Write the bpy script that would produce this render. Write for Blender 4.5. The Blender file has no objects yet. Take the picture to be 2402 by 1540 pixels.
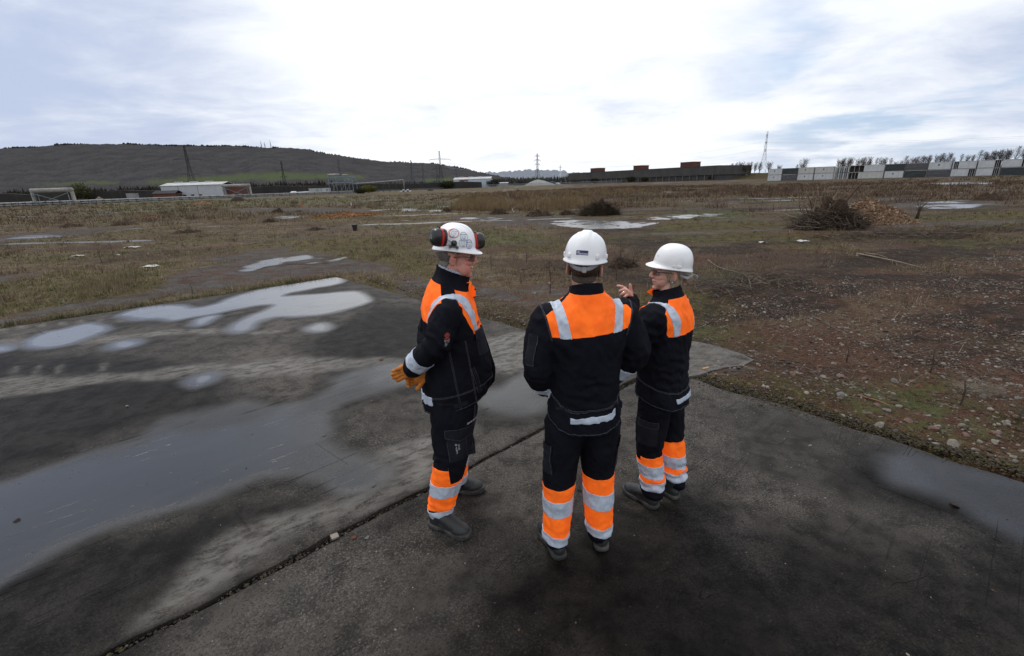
import bpy, bmesh, math, random
import numpy as np
from mathutils import Vector, Matrix, noise
from mathutils.bvhtree import BVHTree

R = math.radians
scene = bpy.context.scene
COL = scene.collection
rng = np.random.default_rng(7)
random.seed(7)
V = Vector

# ------------------------------------------------------------------ camera
CAM_H, FPX, PITCH, ROLL = 2.1, 1067.0, R(17.53), R(1.75)
PW, PH = 2402.0, 1540.0
cam_d = bpy.data.cameras.new('camera')
cam_d.sensor_width = 36.0
cam_d.lens = 36.0 * FPX / PW
cam_d.clip_start = 0.05
cam_d.clip_end = 20000
cam = bpy.data.objects.new('camera', cam_d)
COL.objects.link(cam)
_fw = V((0, math.cos(PITCH), -math.sin(PITCH)))
_rt = V((1, 0, 0))
_up = _rt.cross(_fw)
_rt2 = _rt * math.cos(ROLL) - _up * math.sin(ROLL)
_up2 = _up * math.cos(ROLL) + _rt * math.sin(ROLL)
cam.matrix_world = Matrix(((_rt2.x, _up2.x, -_fw.x, 0), (_rt2.y, _up2.y, -_fw.y, 0), (_rt2.z, _up2.z, -_fw.z, CAM_H), (0, 0, 0, 1)))
scene.camera = cam

def ray(x, y):
    return _fw + _rt2 * ((x - PW / 2) / FPX) - _up2 * ((y - PH / 2) / FPX)
def gp(x, y, z=0.0):
    "where the survey sight line through a mark on the photo meets the ground"
    d = ray(x, y)
    t = (z - CAM_H) / d.z
    return V((d.x * t, d.y * t, z))
def at(x, y, Y):
    d = ray(x, y)
    t = Y / d.y
    return V((d.x * t, Y, CAM_H + d.z * t))
def hor(x):
    "row of the horizon at column x"
    return 433.0 - (x - 1201) * 0.0305
def gx(x, Y):
    "ground point at distance Y below column x of the horizon"
    p = at(x, hor(x), Y)
    return V((p.x, Y, 0))

# ------------------------------------------------------------------ materials
def nn(nt, typ, loc=(0, 0), **kw):
    n = nt.nodes.new(typ)
    for k, v in kw.items():
        if k.startswith('i_'):
            n.inputs[k[2:].replace('_', ' ')].default_value = v
        else:
            setattr(n, k, v)
    return n
def c4(c):
    return (c[0], c[1], c[2], 1.0)
def new_mat(name):
    m = bpy.data.materials.new(name)
    m.use_nodes = True
    nt = m.node_tree
    nt.nodes.clear()
    out = nn(nt, 'ShaderNodeOutputMaterial')
    b = nn(nt, 'ShaderNodeBsdfPrincipled')
    nt.links.new(b.outputs[0], out.inputs[0])
    return m, nt, b
def mixc(nt, fac, a, b, mode='MIX'):
    n = nt.nodes.new('ShaderNodeMix')
    n.data_type = 'RGBA'
    n.blend_type = mode
    for sock, v in ((n.inputs[0], fac), (n.inputs[6], a), (n.inputs[7], b)):
        if hasattr(v, 'is_linked') or hasattr(v, 'links'):
            nt.links.new(v, sock)
        elif isinstance(v, (int, float)):
            sock.default_value = v
        else:
            sock.default_value = c4(v)
    return n.outputs[2]
def math_n(nt, op, a, b=None, clamp=False):
    n = nt.nodes.new('ShaderNodeMath')
    n.operation = op
    n.use_clamp = clamp
    for i, v in ((0, a), (1, b)):
        if v is None:
            continue
        if hasattr(v, 'links'):
            nt.links.new(v, n.inputs[i])
        else:
            n.inputs[i].default_value = v
    return n.outputs[0]
def ramp(nt, fac, lo, hi):
    n = nt.nodes.new('ShaderNodeMapRange')
    n.interpolation_type = 'SMOOTHSTEP'
    n.inputs[1].default_value = lo
    n.inputs[2].default_value = hi
    nt.links.new(fac, n.inputs[0])
    return n.outputs[0]
def tex_noise(nt, vec, scale, detail=4, rough=0.55, dist=0.0):
    n = nn(nt, 'ShaderNodeTexNoise')
    n.inputs['Scale'].default_value = scale
    n.inputs['Detail'].default_value = detail
    n.inputs['Roughness'].default_value = rough
    n.inputs['Distortion'].default_value = dist
    nt.links.new(vec, n.inputs['Vector'])
    return n.outputs['Fac']
def tex_voro(nt, vec, scale, feature='F1', out='Distance'):
    n = nn(nt, 'ShaderNodeTexVoronoi')
    n.feature = feature
    n.inputs['Scale'].default_value = scale
    nt.links.new(vec, n.inputs['Vector'])
    return n.outputs[out]
def mapping(nt, vec, scale=(1, 1, 1), rot=(0, 0, 0)):
    n = nn(nt, 'ShaderNodeMapping')
    n.inputs['Scale'].default_value = scale
    n.inputs['Rotation'].default_value = rot
    nt.links.new(vec, n.inputs['Vector'])
    return n.outputs[0]
def mapr(nt, vec, scale, deg):
    "stretch along a bearing: scale[0] along it, scale[1] across"
    n = nn(nt, 'ShaderNodeMapping')
    n.vector_type = 'TEXTURE'
    n.inputs['Scale'].default_value = tuple(1 / k for k in scale)
    n.inputs['Rotation'].default_value = (0, 0, R(deg))
    nt.links.new(vec, n.inputs['Vector'])
    return n.outputs[0]
def bump(nt, bsdf, height, strength, dist=0.01, prev=None):
    n = nn(nt, 'ShaderNodeBump')
    n.inputs['Distance'].default_value = dist
    if hasattr(strength, 'links'):
        nt.links.new(strength, n.inputs['Strength'])
    else:
        n.inputs['Strength'].default_value = strength
    nt.links.new(height, n.inputs['Height'])
    if prev is not None:
        nt.links.new(prev, n.inputs['Normal'])
    nt.links.new(n.outputs[0], bsdf.inputs['Normal'])
    return n.outputs[0]
def coords(nt, kind='Object'):
    return nn(nt, 'ShaderNodeTexCoord').outputs[kind]
def attr(nt, name, out='Fac'):
    n = nn(nt, 'ShaderNodeAttribute')
    n.attribute_name = name
    return n.outputs[out]

def simple(name, c1, c2=None, scale=6.0, rough=0.6, metal=0.0, bscale=None, bstr=0.2, bdist=0.004, spec=0.4, emit=0.0, stretch=(1, 1, 1), lo=0.35, hi=0.68, sheen=0.0, streak=None, sss=0.0, coat=0.0):
    "principled with a two-tone noise, fine grain and bump"
    m, nt, b = new_mat(name)
    co = coords(nt)
    if stretch != (1, 1, 1):
        co = mapping(nt, co, stretch)
    c2 = c2 or tuple(v * 0.75 for v in c1)
    f = ramp(nt, tex_noise(nt, co, scale, 5, 0.62), lo, hi)
    colr = mixc(nt, f, c1, c2)
    if streak:
        f2 = ramp(nt, tex_noise(nt, mapping(nt, coords(nt), streak[1]), 1.0, 4, 0.6), 0.45, 0.75)
        colr = mixc(nt, math_n(nt, 'MULTIPLY', f2, streak[2]), colr, streak[0])
    nt.links.new(colr, b.inputs['Base Color'])
    b.inputs['Roughness'].default_value = rough
    b.inputs['Metallic'].default_value = metal
    b.inputs['Specular IOR Level'].default_value = spec
    if sheen:
        b.inputs['Sheen Weight'].default_value = sheen
        b.inputs['Sheen Roughness'].default_value = 0.5
    if coat:
        b.inputs['Coat Weight'].default_value = coat
        b.inputs['Coat Roughness'].default_value = 0.15
    if sss:
        b.inputs['Subsurface Weight'].default_value = sss
        b.inputs['Subsurface Radius'].default_value = (0.008, 0.003, 0.0015)
        b.inputs['Subsurface Scale'].default_value = 1.0
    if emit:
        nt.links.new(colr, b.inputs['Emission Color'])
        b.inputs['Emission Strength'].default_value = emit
    if bscale:
        bump(nt, b, tex_noise(nt, co, bscale, 3, 0.6), bstr, bdist)
    return m

def vcol_mat(name, rough=0.9, spec=0.15, mul=1.0, trans=0.0):
    "colour per clump from the mesh, with grain"
    m, nt, b = new_mat(name)
    f = tex_noise(nt, coords(nt), 3.0, 3)
    c = mixc(nt, math_n(nt, 'MULTIPLY', f, 0.6), attr(nt, 'col', 'Color'), (0.02 * mul, 0.016 * mul, 0.012 * mul))
    nt.links.new(c, b.inputs['Base Color'])
    b.inputs['Roughness'].default_value = rough
    b.inputs['Specular IOR Level'].default_value = spec
    return m

# ------------------------------------------------------------------ object helpers
def tag(o, label=None, cat=None, group=None, kind=None):
    if label: o['label'] = label
    if cat: o['category'] = cat
    if group: o['group'] = group
    if kind: o['kind'] = kind
    return o
def empty(name, loc=(0, 0, 0), rz=0.0, parent=None, scale=1.0):
    o = bpy.data.objects.new(name, None)
    COL.objects.link(o)
    o.location = loc
    o.rotation_euler = (0, 0, rz)
    o.scale = (scale,) * 3
    o.empty_display_size = 0.1
    o.parent = parent
    return o
def link(name, me, m=None, parent=None, smooth=False):
    o = bpy.data.objects.new(name, me)
    COL.objects.link(o)
    o.parent = parent
    if m is not None and not me.materials:
        for k in (m if isinstance(m, (list, tuple)) else [m]):
            me.materials.append(k)
    if smooth:
        me.shade_smooth()
    return o
def copy_tree(o, parent=None):
    c = o.copy()
    COL.objects.link(c)
    c.parent = parent
    for ch in list(o.children):
        copy_tree(ch, c)
    return c
def mesh_np(name, verts, faces_flat, loop_tot, cols=None, attrs=None, fmat=None):
    "fast mesh from arrays; loop_tot = vertices per face (int or array)"
    me = bpy.data.meshes.new(name)
    verts = np.asarray(verts, dtype=np.float32)
    faces_flat = np.asarray(faces_flat, dtype=np.int32).ravel()
    nf = len(faces_flat) // loop_tot if np.isscalar(loop_tot) else len(loop_tot)
    me.vertices.add(len(verts))
    me.vertices.foreach_set('co', verts.ravel())
    me.loops.add(len(faces_flat))
    me.loops.foreach_set('vertex_index', faces_flat)
    me.polygons.add(nf)
    if np.isscalar(loop_tot):
        starts = np.arange(nf, dtype=np.int32) * loop_tot
    else:
        starts = np.concatenate(([0], np.cumsum(loop_tot)[:-1])).astype(np.int32)
    me.polygons.foreach_set('loop_start', starts)
    if cols is not None:
        a = me.attributes.new('col', 'FLOAT_COLOR', 'POINT')
        cc = np.ones((len(verts), 4), dtype=np.float32)
        cc[:, :3] = cols
        a.data.foreach_set('color', cc.ravel())
    for k, v in (attrs or {}).items():
        a = me.attributes.new(k, 'FLOAT', 'POINT')
        a.data.foreach_set('value', np.asarray(v, dtype=np.float32))
    me.update(calc_edges=True)
    if fmat is not None:
        me.polygons.foreach_set('material_index', np.asarray(fmat, dtype=np.int32))
    return me

class MB:
    "collects plain shapes into one mesh"
    def __init__(s):
        s.v, s.f = [], []
    def add(s, vs, fs):
        b = len(s.v)
        s.v += [tuple(v) for v in vs]
        s.f += [tuple(i + b for i in f) for f in fs]
        return s
    def box(s, c, size, M=None, bevel=0.0):
        x, y, z = (k / 2 for k in size)
        vs = [V((sx * x, sy * y, sz * z)) for sz in (-1, 1) for sx, sy in ((-1, -1), (1, -1), (1, 1), (-1, 1))]
        if M is not None:
            vs = [M @ v for v in vs]
        vs = [v + V(c) for v in vs]
        return s.add(vs, [(0, 3, 2, 1), (4, 5, 6, 7), (0, 1, 5, 4), (1, 2, 6, 5), (2, 3, 7, 6), (3, 0, 4, 7)])
    def tube(s, pts, rad, n=8, cap=True, ref=None, flat=1.0):
        vs, fs = tube_vf(pts, rad, n, cap, ref, flat)
        return s.add(vs, fs)
    def bar(s, a, b, w):
        return s.tube([a, b], w, 4, True)
    def prism(s, poly, z0, z1):
        n = len(poly)
        vs = [(p[0], p[1], z0) for p in poly] + [(p[0], p[1], z1) for p in poly]
        return s.add(vs, [tuple(range(n - 1, -1, -1)), tuple(range(n, 2 * n))] + [(i, (i + 1) % n, n + (i + 1) % n, n + i) for i in range(n)])
    def build(s, name, m=None, parent=None, smooth=False, bevel=0.0):
        me = bpy.data.meshes.new(name)
        me.from_pydata(s.v, [], s.f)
        if bevel:
            bm = bmesh.new(); bm.from_mesh(me)
            bmesh.ops.bevel(bm, geom=[e for e in bm.edges if len(e.link_faces) == 2 and e.calc_face_angle() > 0.6], offset=bevel, segments=2, affect='EDGES', profile=0.6)
            bm.to_mesh(me); bm.free()
        me.update()
        return link(name, me, m, parent, smooth)

def tube_vf(pts, rad, n=8, cap=True, ref=None, flat=1.0):
    pts = [V(p) for p in pts]
    k = len(pts)
    if not isinstance(rad, (list, tuple)):
        rad = [rad] * k
    tang = []
    for i in range(k):
        t = (pts[min(i + 1, k - 1)] - pts[max(i - 1, 0)])
        tang.append(t.normalized() if t.length > 1e-9 else V((0, 0, 1)))
    r = V(ref) if ref is not None else (V((0, 0, 1)) if abs(tang[0].z) < 0.9 else V((1, 0, 0)))
    vs, fs = [], []
    side = None
    for i in range(k):
        t = tang[i]
        if ref is not None:
            side = V(ref) - t * V(ref).dot(t)
        elif side is None:
            side = r.cross(t)
        else:
            side = side - t * side.dot(t)
        side = side.normalized()
        up = t.cross(side)
        rr = rad[i]
        ra, rb = rr if isinstance(rr, (list, tuple)) else (rr, rr * flat)
        for j in range(n):
            a = 2 * math.pi * j / n
            vs.append(pts[i] + side * (math.cos(a) * ra) + up * (math.sin(a) * rb))
    for i in range(k - 1):
        for j in range(n):
            j2 = (j + 1) % n
            fs.append((i * n + j, i * n + j2, (i + 1) * n + j2, (i + 1) * n + j))
    if cap:
        fs.append(tuple(range(n - 1, -1, -1)))
        fs.append(tuple((k - 1) * n + j for j in range(n)))
    return vs, fs

def spline(pts, rad=None, seg=5):
    "Catmull-Rom through pts (and radii)"
    pts = [V(p) for p in pts]
    P = [pts[0] * 2 - pts[1]] + pts + [pts[-1] * 2 - pts[-2]]
    out, ro = [], []
    tup = rad is not None and isinstance(rad[0], (list, tuple))
    Rr = None if rad is None else [rad[0]] + list(rad) + [rad[-1]]
    for i in range(1, len(P) - 2):
        for s in range(seg):
            t = s / seg
            a, b, c, d = P[i - 1:i + 3]
            out.append(0.5 * ((2 * b) + (c - a) * t + (2 * a - 5 * b + 4 * c - d) * t * t + (3 * b - a - 3 * c + d) * t ** 3))
            if rad is not None:
                r0, r1 = Rr[i], Rr[i + 1]
                ro.append(tuple(u + (w - u) * t for u, w in zip(r0, r1)) if tup else r0 + (r1 - r0) * t)
    out.append(pts[-1])
    if rad is not None:
        ro.append(rad[-1])
        return out, ro
    return out

def ellipsoid(c, r, M=None, nu=18, nv=12):
    vs = [V((0, 0, r[2]))]
    for i in range(1, nv):
        t = math.pi * i / nv
        for j in range(nu):
            a = 2 * math.pi * j / nu
            vs.append(V((r[0] * math.sin(t) * math.cos(a), r[1] * math.sin(t) * math.sin(a), r[2] * math.cos(t))))
    vs.append(V((0, 0, -r[2])))
    fs = []
    for j in range(nu):
        fs.append((0, 1 + j, 1 + (j + 1) % nu))
        for i in range(nv - 2):
            a, b = 1 + i * nu + j, 1 + i * nu + (j + 1) % nu
            fs.append((a, a + nu, b + nu, b))
        fs.append((1 + (nv - 2) * nu + j, len(vs) - 1, 1 + (nv - 2) * nu + (j + 1) % nu))
    if M is not None:
        vs = [M @ v for v in vs]
    return [v + V(c) for v in vs], fs
def limb(pts, rad, n=16, seg=5, ref=None, flat=1.0):
    "tapered limb with rounded ends"
    if any(isinstance(q, (list, tuple)) for q in rad):
        rad = [tuple(q) if isinstance(q, (list, tuple)) else (q, q) for q in rad]
    p, r = spline(pts, rad, seg)
    def sc(q, k):
        return tuple(u * k for u in q) if isinstance(q, tuple) else q * k
    def big(q):
        return max(q) if isinstance(q, tuple) else q
    r = [tuple(q) if isinstance(q, list) else q for q in r]
    d0 = (p[0] - p[1]).normalized(); d1 = (p[-1] - p[-2]).normalized()
    pre = [(p[0] + d0 * big(r[0]) * 0.9, sc(r[0], 0.3)), (p[0] + d0 * big(r[0]) * 0.6, sc(r[0], 0.75))]
    post = [(p[-1] + d1 * big(r[-1]) * 0.6, sc(r[-1], 0.75)), (p[-1] + d1 * big(r[-1]) * 0.9, sc(r[-1], 0.3))]
    P = [a for a, _ in pre] + p + [a for a, _ in post]
    Q = [b for _, b in pre] + r + [b for _, b in post]
    return tube_vf(P, Q, n, True, ref, flat)
def loft(rings, n=40):
    "rings: (z, cx, cy, rx, ry, exponent, tilt about x)"
    vs, fs = [], []
    for (z, cx, cy, rx, ry, ex, tl) in rings:
        for j in range(n):
            a = 2 * math.pi * j / n
            c, s = math.cos(a), math.sin(a)
            x = rx * math.copysign(abs(c) ** (2 / ex), c)
            y = ry * math.copysign(abs(s) ** (2 / ex), s)
            vs.append(V((cx + x, cy + y, z + y * tl)))
    k = len(rings)
    for i in range(k - 1):
        for j in range(n):
            j2 = (j + 1) % n
            fs.append((i * n + j, i * n + j2, (i + 1) * n + j2, (i + 1) * n + j))
    fs.append(tuple(range(n - 1, -1, -1)))
    fs.append(tuple((k - 1) * n + j for j in range(n)))
    return vs, fs
def xf(vf, M):
    return [M @ V(v) for v in vf[0]], vf[1]

def union(parts, voxel, smooth=4, sfac=0.5):
    "one continuous surface from overlapping solids"
    bm = bmesh.new()
    for vs, fs in parts:
        b2 = bmesh.new()
        bv = [b2.verts.new(v) for v in vs]
        for f in fs:
            try:
                b2.faces.new([bv[i] for i in f])
            except ValueError:
                pass
        bmesh.ops.recalc_face_normals(b2, faces=b2.faces)
        me = bpy.data.meshes.new('tmp'); b2.to_mesh(me); b2.free()
        bm.from_mesh(me); bpy.data.meshes.remove(me)
    me = bpy.data.meshes.new('tmp'); bm.to_mesh(me); bm.free()
    o = bpy.data.objects.new('tmp', me)
    COL.objects.link(o)
    md = o.modifiers.new('r', 'REMESH'); md.mode = 'VOXEL'; md.voxel_size = voxel; md.adaptivity = 0
    if smooth:
        ms = o.modifiers.new('s', 'SMOOTH'); ms.factor = sfac; ms.iterations = smooth
    dg = bpy.context.evaluated_depsgraph_get()
    dg.update()
    res = bpy.data.meshes.new_from_object(o.evaluated_get(dg))
    bpy.data.objects.remove(o); bpy.data.meshes.remove(me)
    return res
def displace(me, fn):
    "move every vertex along its normal by fn(p)"
    for v, nm in zip(me.vertices, [n.vector.copy() for n in me.vertex_normals]):
        d = fn(v.co)
        if d:
            v.co += nm * d
    me.update()
def cut(me, planes):
    bm = bmesh.new(); bm.from_mesh(me)
    for co, no in planes:
        bmesh.ops.bisect_plane(bm, geom=bm.verts[:] + bm.edges[:] + bm.faces[:], plane_co=V(co), plane_no=V(no), clear_outer=True)
    bm.to_mesh(me); bm.free(); me.update()
def panel(name, me, planes, m, parent, pref=None, off=0.002, warp=None):
    "a piece of sewn-on cloth: the part of garment ME inside the planes, lifted off it"
    bm = bmesh.new(); bm.from_mesh(me)
    if pref:
        bmesh.ops.delete(bm, geom=[f for f in bm.faces if not pref(f.calc_center_median())], context='FACES')
    for co, no in planes:
        bmesh.ops.bisect_plane(bm, geom=bm.verts[:] + bm.edges[:] + bm.faces[:], plane_co=V(co), plane_no=V(no), clear_outer=True)
    bm.normal_update()
    for v in bm.verts:
        v.co += v.normal * off
    be = [e for e in bm.edges if e.is_boundary]
    if be:
        nrm = {v: v.normal.copy() for v in bm.verts}
        ex = bmesh.ops.extrude_edge_only(bm, edges=be)
        vmap = {}
        for v in ex['geom']:
            if isinstance(v, bmesh.types.BMVert):
                best = None
                for e in v.link_edges:
                    w = e.other_vert(v)
                    if w in nrm and (w.co - v.co).length < 1e-7:
                        best = nrm[w]
                if best is not None:
                    vmap[v] = best
        for v, q in vmap.items():
            v.co -= q * (off * 1.2)
    me2 = bpy.data.meshes.new(name)
    bm.to_mesh(me2); bm.free()
    for p in me2.polygons:
        p.material_index = 0
    me2.materials.clear()
    me2.materials.append(m)
    return link(name, me2, None, parent, True)
def bvh_of(me):
    return BVHTree.FromPolygons([v.co.copy() for v in me.vertices], [tuple(p.vertices) for p in me.polygons])
def text_flat(s, size, bold=0.0):
    cu = bpy.data.curves.new('txt', 'FONT')
    cu.body = s; cu.size = size; cu.align_x = 'CENTER'; cu.align_y = 'CENTER'; cu.offset = bold
    cu.resolution_u = 2
    o = bpy.data.objects.new('txt', cu); COL.objects.link(o)
    dg = bpy.context.evaluated_depsgraph_get(); dg.update()
    me = bpy.data.meshes.new_from_object(o.evaluated_get(dg))
    bpy.data.objects.remove(o)
    vs = [(v.co.x, v.co.y) for v in me.vertices]; fs = [tuple(p.vertices) for p in me.polygons]
    bpy.data.meshes.remove(me)
    return vs, fs
def rect_flat(w, h, nx=4, ny=4, x=0, y=0):
    vs = [(x - w / 2 + w * i / nx, y - h / 2 + h * j / ny) for j in range(ny + 1) for i in range(nx + 1)]
    return vs, [(j * (nx + 1) + i, j * (nx + 1) + i + 1, (j + 1) * (nx + 1) + i + 1, (j + 1) * (nx + 1) + i) for j in range(ny) for i in range(nx)]
def disc_flat(r, n=28, x=0, y=0, sy=1.0):
    vs, fs = [(x, y)], []
    for k in (1, 2, 3):
        vs += [(x + r * k / 3 * math.cos(2 * math.pi * j / n), y + sy * r * k / 3 * math.sin(2 * math.pi * j / n)) for j in range(n)]
    fs += [(0, 1 + j, 1 + (j + 1) % n) for j in range(n)]
    for k in range(2):
        fs += [(1 + k * n + j, 1 + (k + 1) * n + j, 1 + (k + 1) * n + (j + 1) % n, 1 + k * n + (j + 1) % n) for j in range(n)]
    return vs, fs
def ring_flat(r0, r1, n=32, x=0, y=0, sy=1.0):
    vs = [(x + r * math.cos(2 * math.pi * j / n), y + sy * r * math.sin(2 * math.pi * j / n)) for r in (r0, r1) for j in range(n)]
    return vs, [(j, n + j, n + (j + 1) % n, (j + 1) % n) for j in range(n)]
def line_flat(pts, w):
    vs, fs = [], []
    for i, p in enumerate(pts):
        a = V((*pts[max(i - 1, 0)], 0)); b = V((*pts[min(i + 1, len(pts) - 1)], 0))
        t = (b - a).normalized()
        vs += [(p[0] - t.y * w / 2, p[1] + t.x * w / 2), (p[0] + t.y * w / 2, p[1] - t.x * w / 2)]
        if i:
            fs.append((2 * i - 2, 2 * i - 1, 2 * i + 1, 2 * i))
    return vs, fs
def dense(pts, step=0.01):
    out = []
    for a, b in zip(pts[:-1], pts[1:]):
        a, b = V(a), V(b)
        k = max(1, int((b - a).length / step))
        out += [tuple(a.lerp(b, i / k)) for i in range(k)]
    out.append(tuple(pts[-1]))
    return out
def decal(name, flat, o, u, n, bvh, m, parent, off=0.0015, rot=0.0):
    "lay a flat shape on a surface, along -n"
    o, u, n = V(o), V(u), V(n).normalized()
    u = (u - n * u.dot(n)).normalized()
    w = n.cross(u)
    if rot:
        u, w = u * math.cos(rot) + w * math.sin(rot), w * math.cos(rot) - u * math.sin(rot)
    vs = []
    for (a, b) in flat[0]:
        p = o + u * a + w * b
        hit = bvh.ray_cast(p + n * 0.12, -n, 0.3)
        vs.append(hit[0] + n * off if hit[0] is not None else p)
    me = bpy.data.meshes.new(name)
    me.from_pydata([tuple(v) for v in vs], [], flat[1])
    me.update()
    return link(name, me, m, parent, True)
def join_flat(*fl):
    vs, fs = [], []
    for a, b in fl:
        k = len(vs)
        vs += list(a); fs += [tuple(i + k for i in f) for f in b]
    return vs, fs
def shift(fl, dx, dy):
    return [(a + dx, b + dy) for a, b in fl[0]], fl[1]

# ------------------------------------------------------------------ array noise
def _hash(ix, iy, seed):
    h = (ix.astype(np.int64) * 374761393 + iy.astype(np.int64) * 668265263 + seed * 982451653) & 0x7fffffff
    h = ((h ^ (h >> 13)) * 1274126177) & 0x7fffffff
    return ((h ^ (h >> 16)) & 0xffff) / 65535.0
def vnoise(x, y, seed=0):
    ix, iy = np.floor(x), np.floor(y)
    fx, fy = x - ix, y - iy
    fx = fx * fx * (3 - 2 * fx); fy = fy * fy * (3 - 2 * fy)
    a, b = _hash(ix, iy, seed), _hash(ix + 1, iy, seed)
    c, d = _hash(ix, iy + 1, seed), _hash(ix + 1, iy + 1, seed)
    return (a * (1 - fx) + b * fx) * (1 - fy) + (c * (1 - fx) + d * fx) * fy
def fbm(x, y, octaves=4, seed=0, gain=0.5):
    x = np.asarray(x, float); y = np.asarray(y, float)
    s, amp, tot = 0, 1.0, 0
    for k in range(octaves):
        s = s + amp * vnoise(x * 2 ** k + 17.3 * k, y * 2 ** k - 9.1 * k, seed + k)
        tot += amp; amp *= gain
    return s / tot
def sstep(a, b, x):
    t = np.clip((x - a) / (b - a), 0, 1)
    return t * t * (3 - 2 * t)
def poly_px(pts, smooth=0):
    "ground polygon from marks on the photo"
    w = [(gp(x, y).x, gp(x, y).y) for x, y in pts]
    return smooth_poly(w, smooth) if smooth else np.array(w)
def smooth_poly(w, seg):
    n = len(w); out = []
    for i in range(n):
        a, b, c, d = (np.array(w[(i + k - 1) % n]) for k in range(4))
        for s in range(seg):
            t = s / seg
            out.append(0.5 * ((2 * b) + (c - a) * t + (2 * a - 5 * b + 4 * c - d) * t * t + (3 * b - a - 3 * c + d) * t ** 3))
    return np.array(out)
def sdf(poly, x, y):
    "signed distance (negative inside)"
    x = np.asarray(x, float); y = np.asarray(y, float)
    d2 = np.full(x.shape, 1e18); inside = np.zeros(x.shape, bool)
    n = len(poly)
    for i in range(n):
        ax, ay = poly[i]; bx, by = poly[(i + 1) % n]
        ex, ey = bx - ax, by - ay
        t = np.clip(((x - ax) * ex + (y - ay) * ey) / (ex * ex + ey * ey + 1e-12), 0, 1)
        d2 = np.minimum(d2, (x - ax - t * ex) ** 2 + (y - ay - t * ey) ** 2)
        cond = ((ay > y) != (by > y))
        xi = ax + (y - ay) / (by - ay + 1e-12) * ex
        inside ^= cond & (x < xi)
    return np.where(inside, -1, 1) * np.sqrt(d2)
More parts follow.
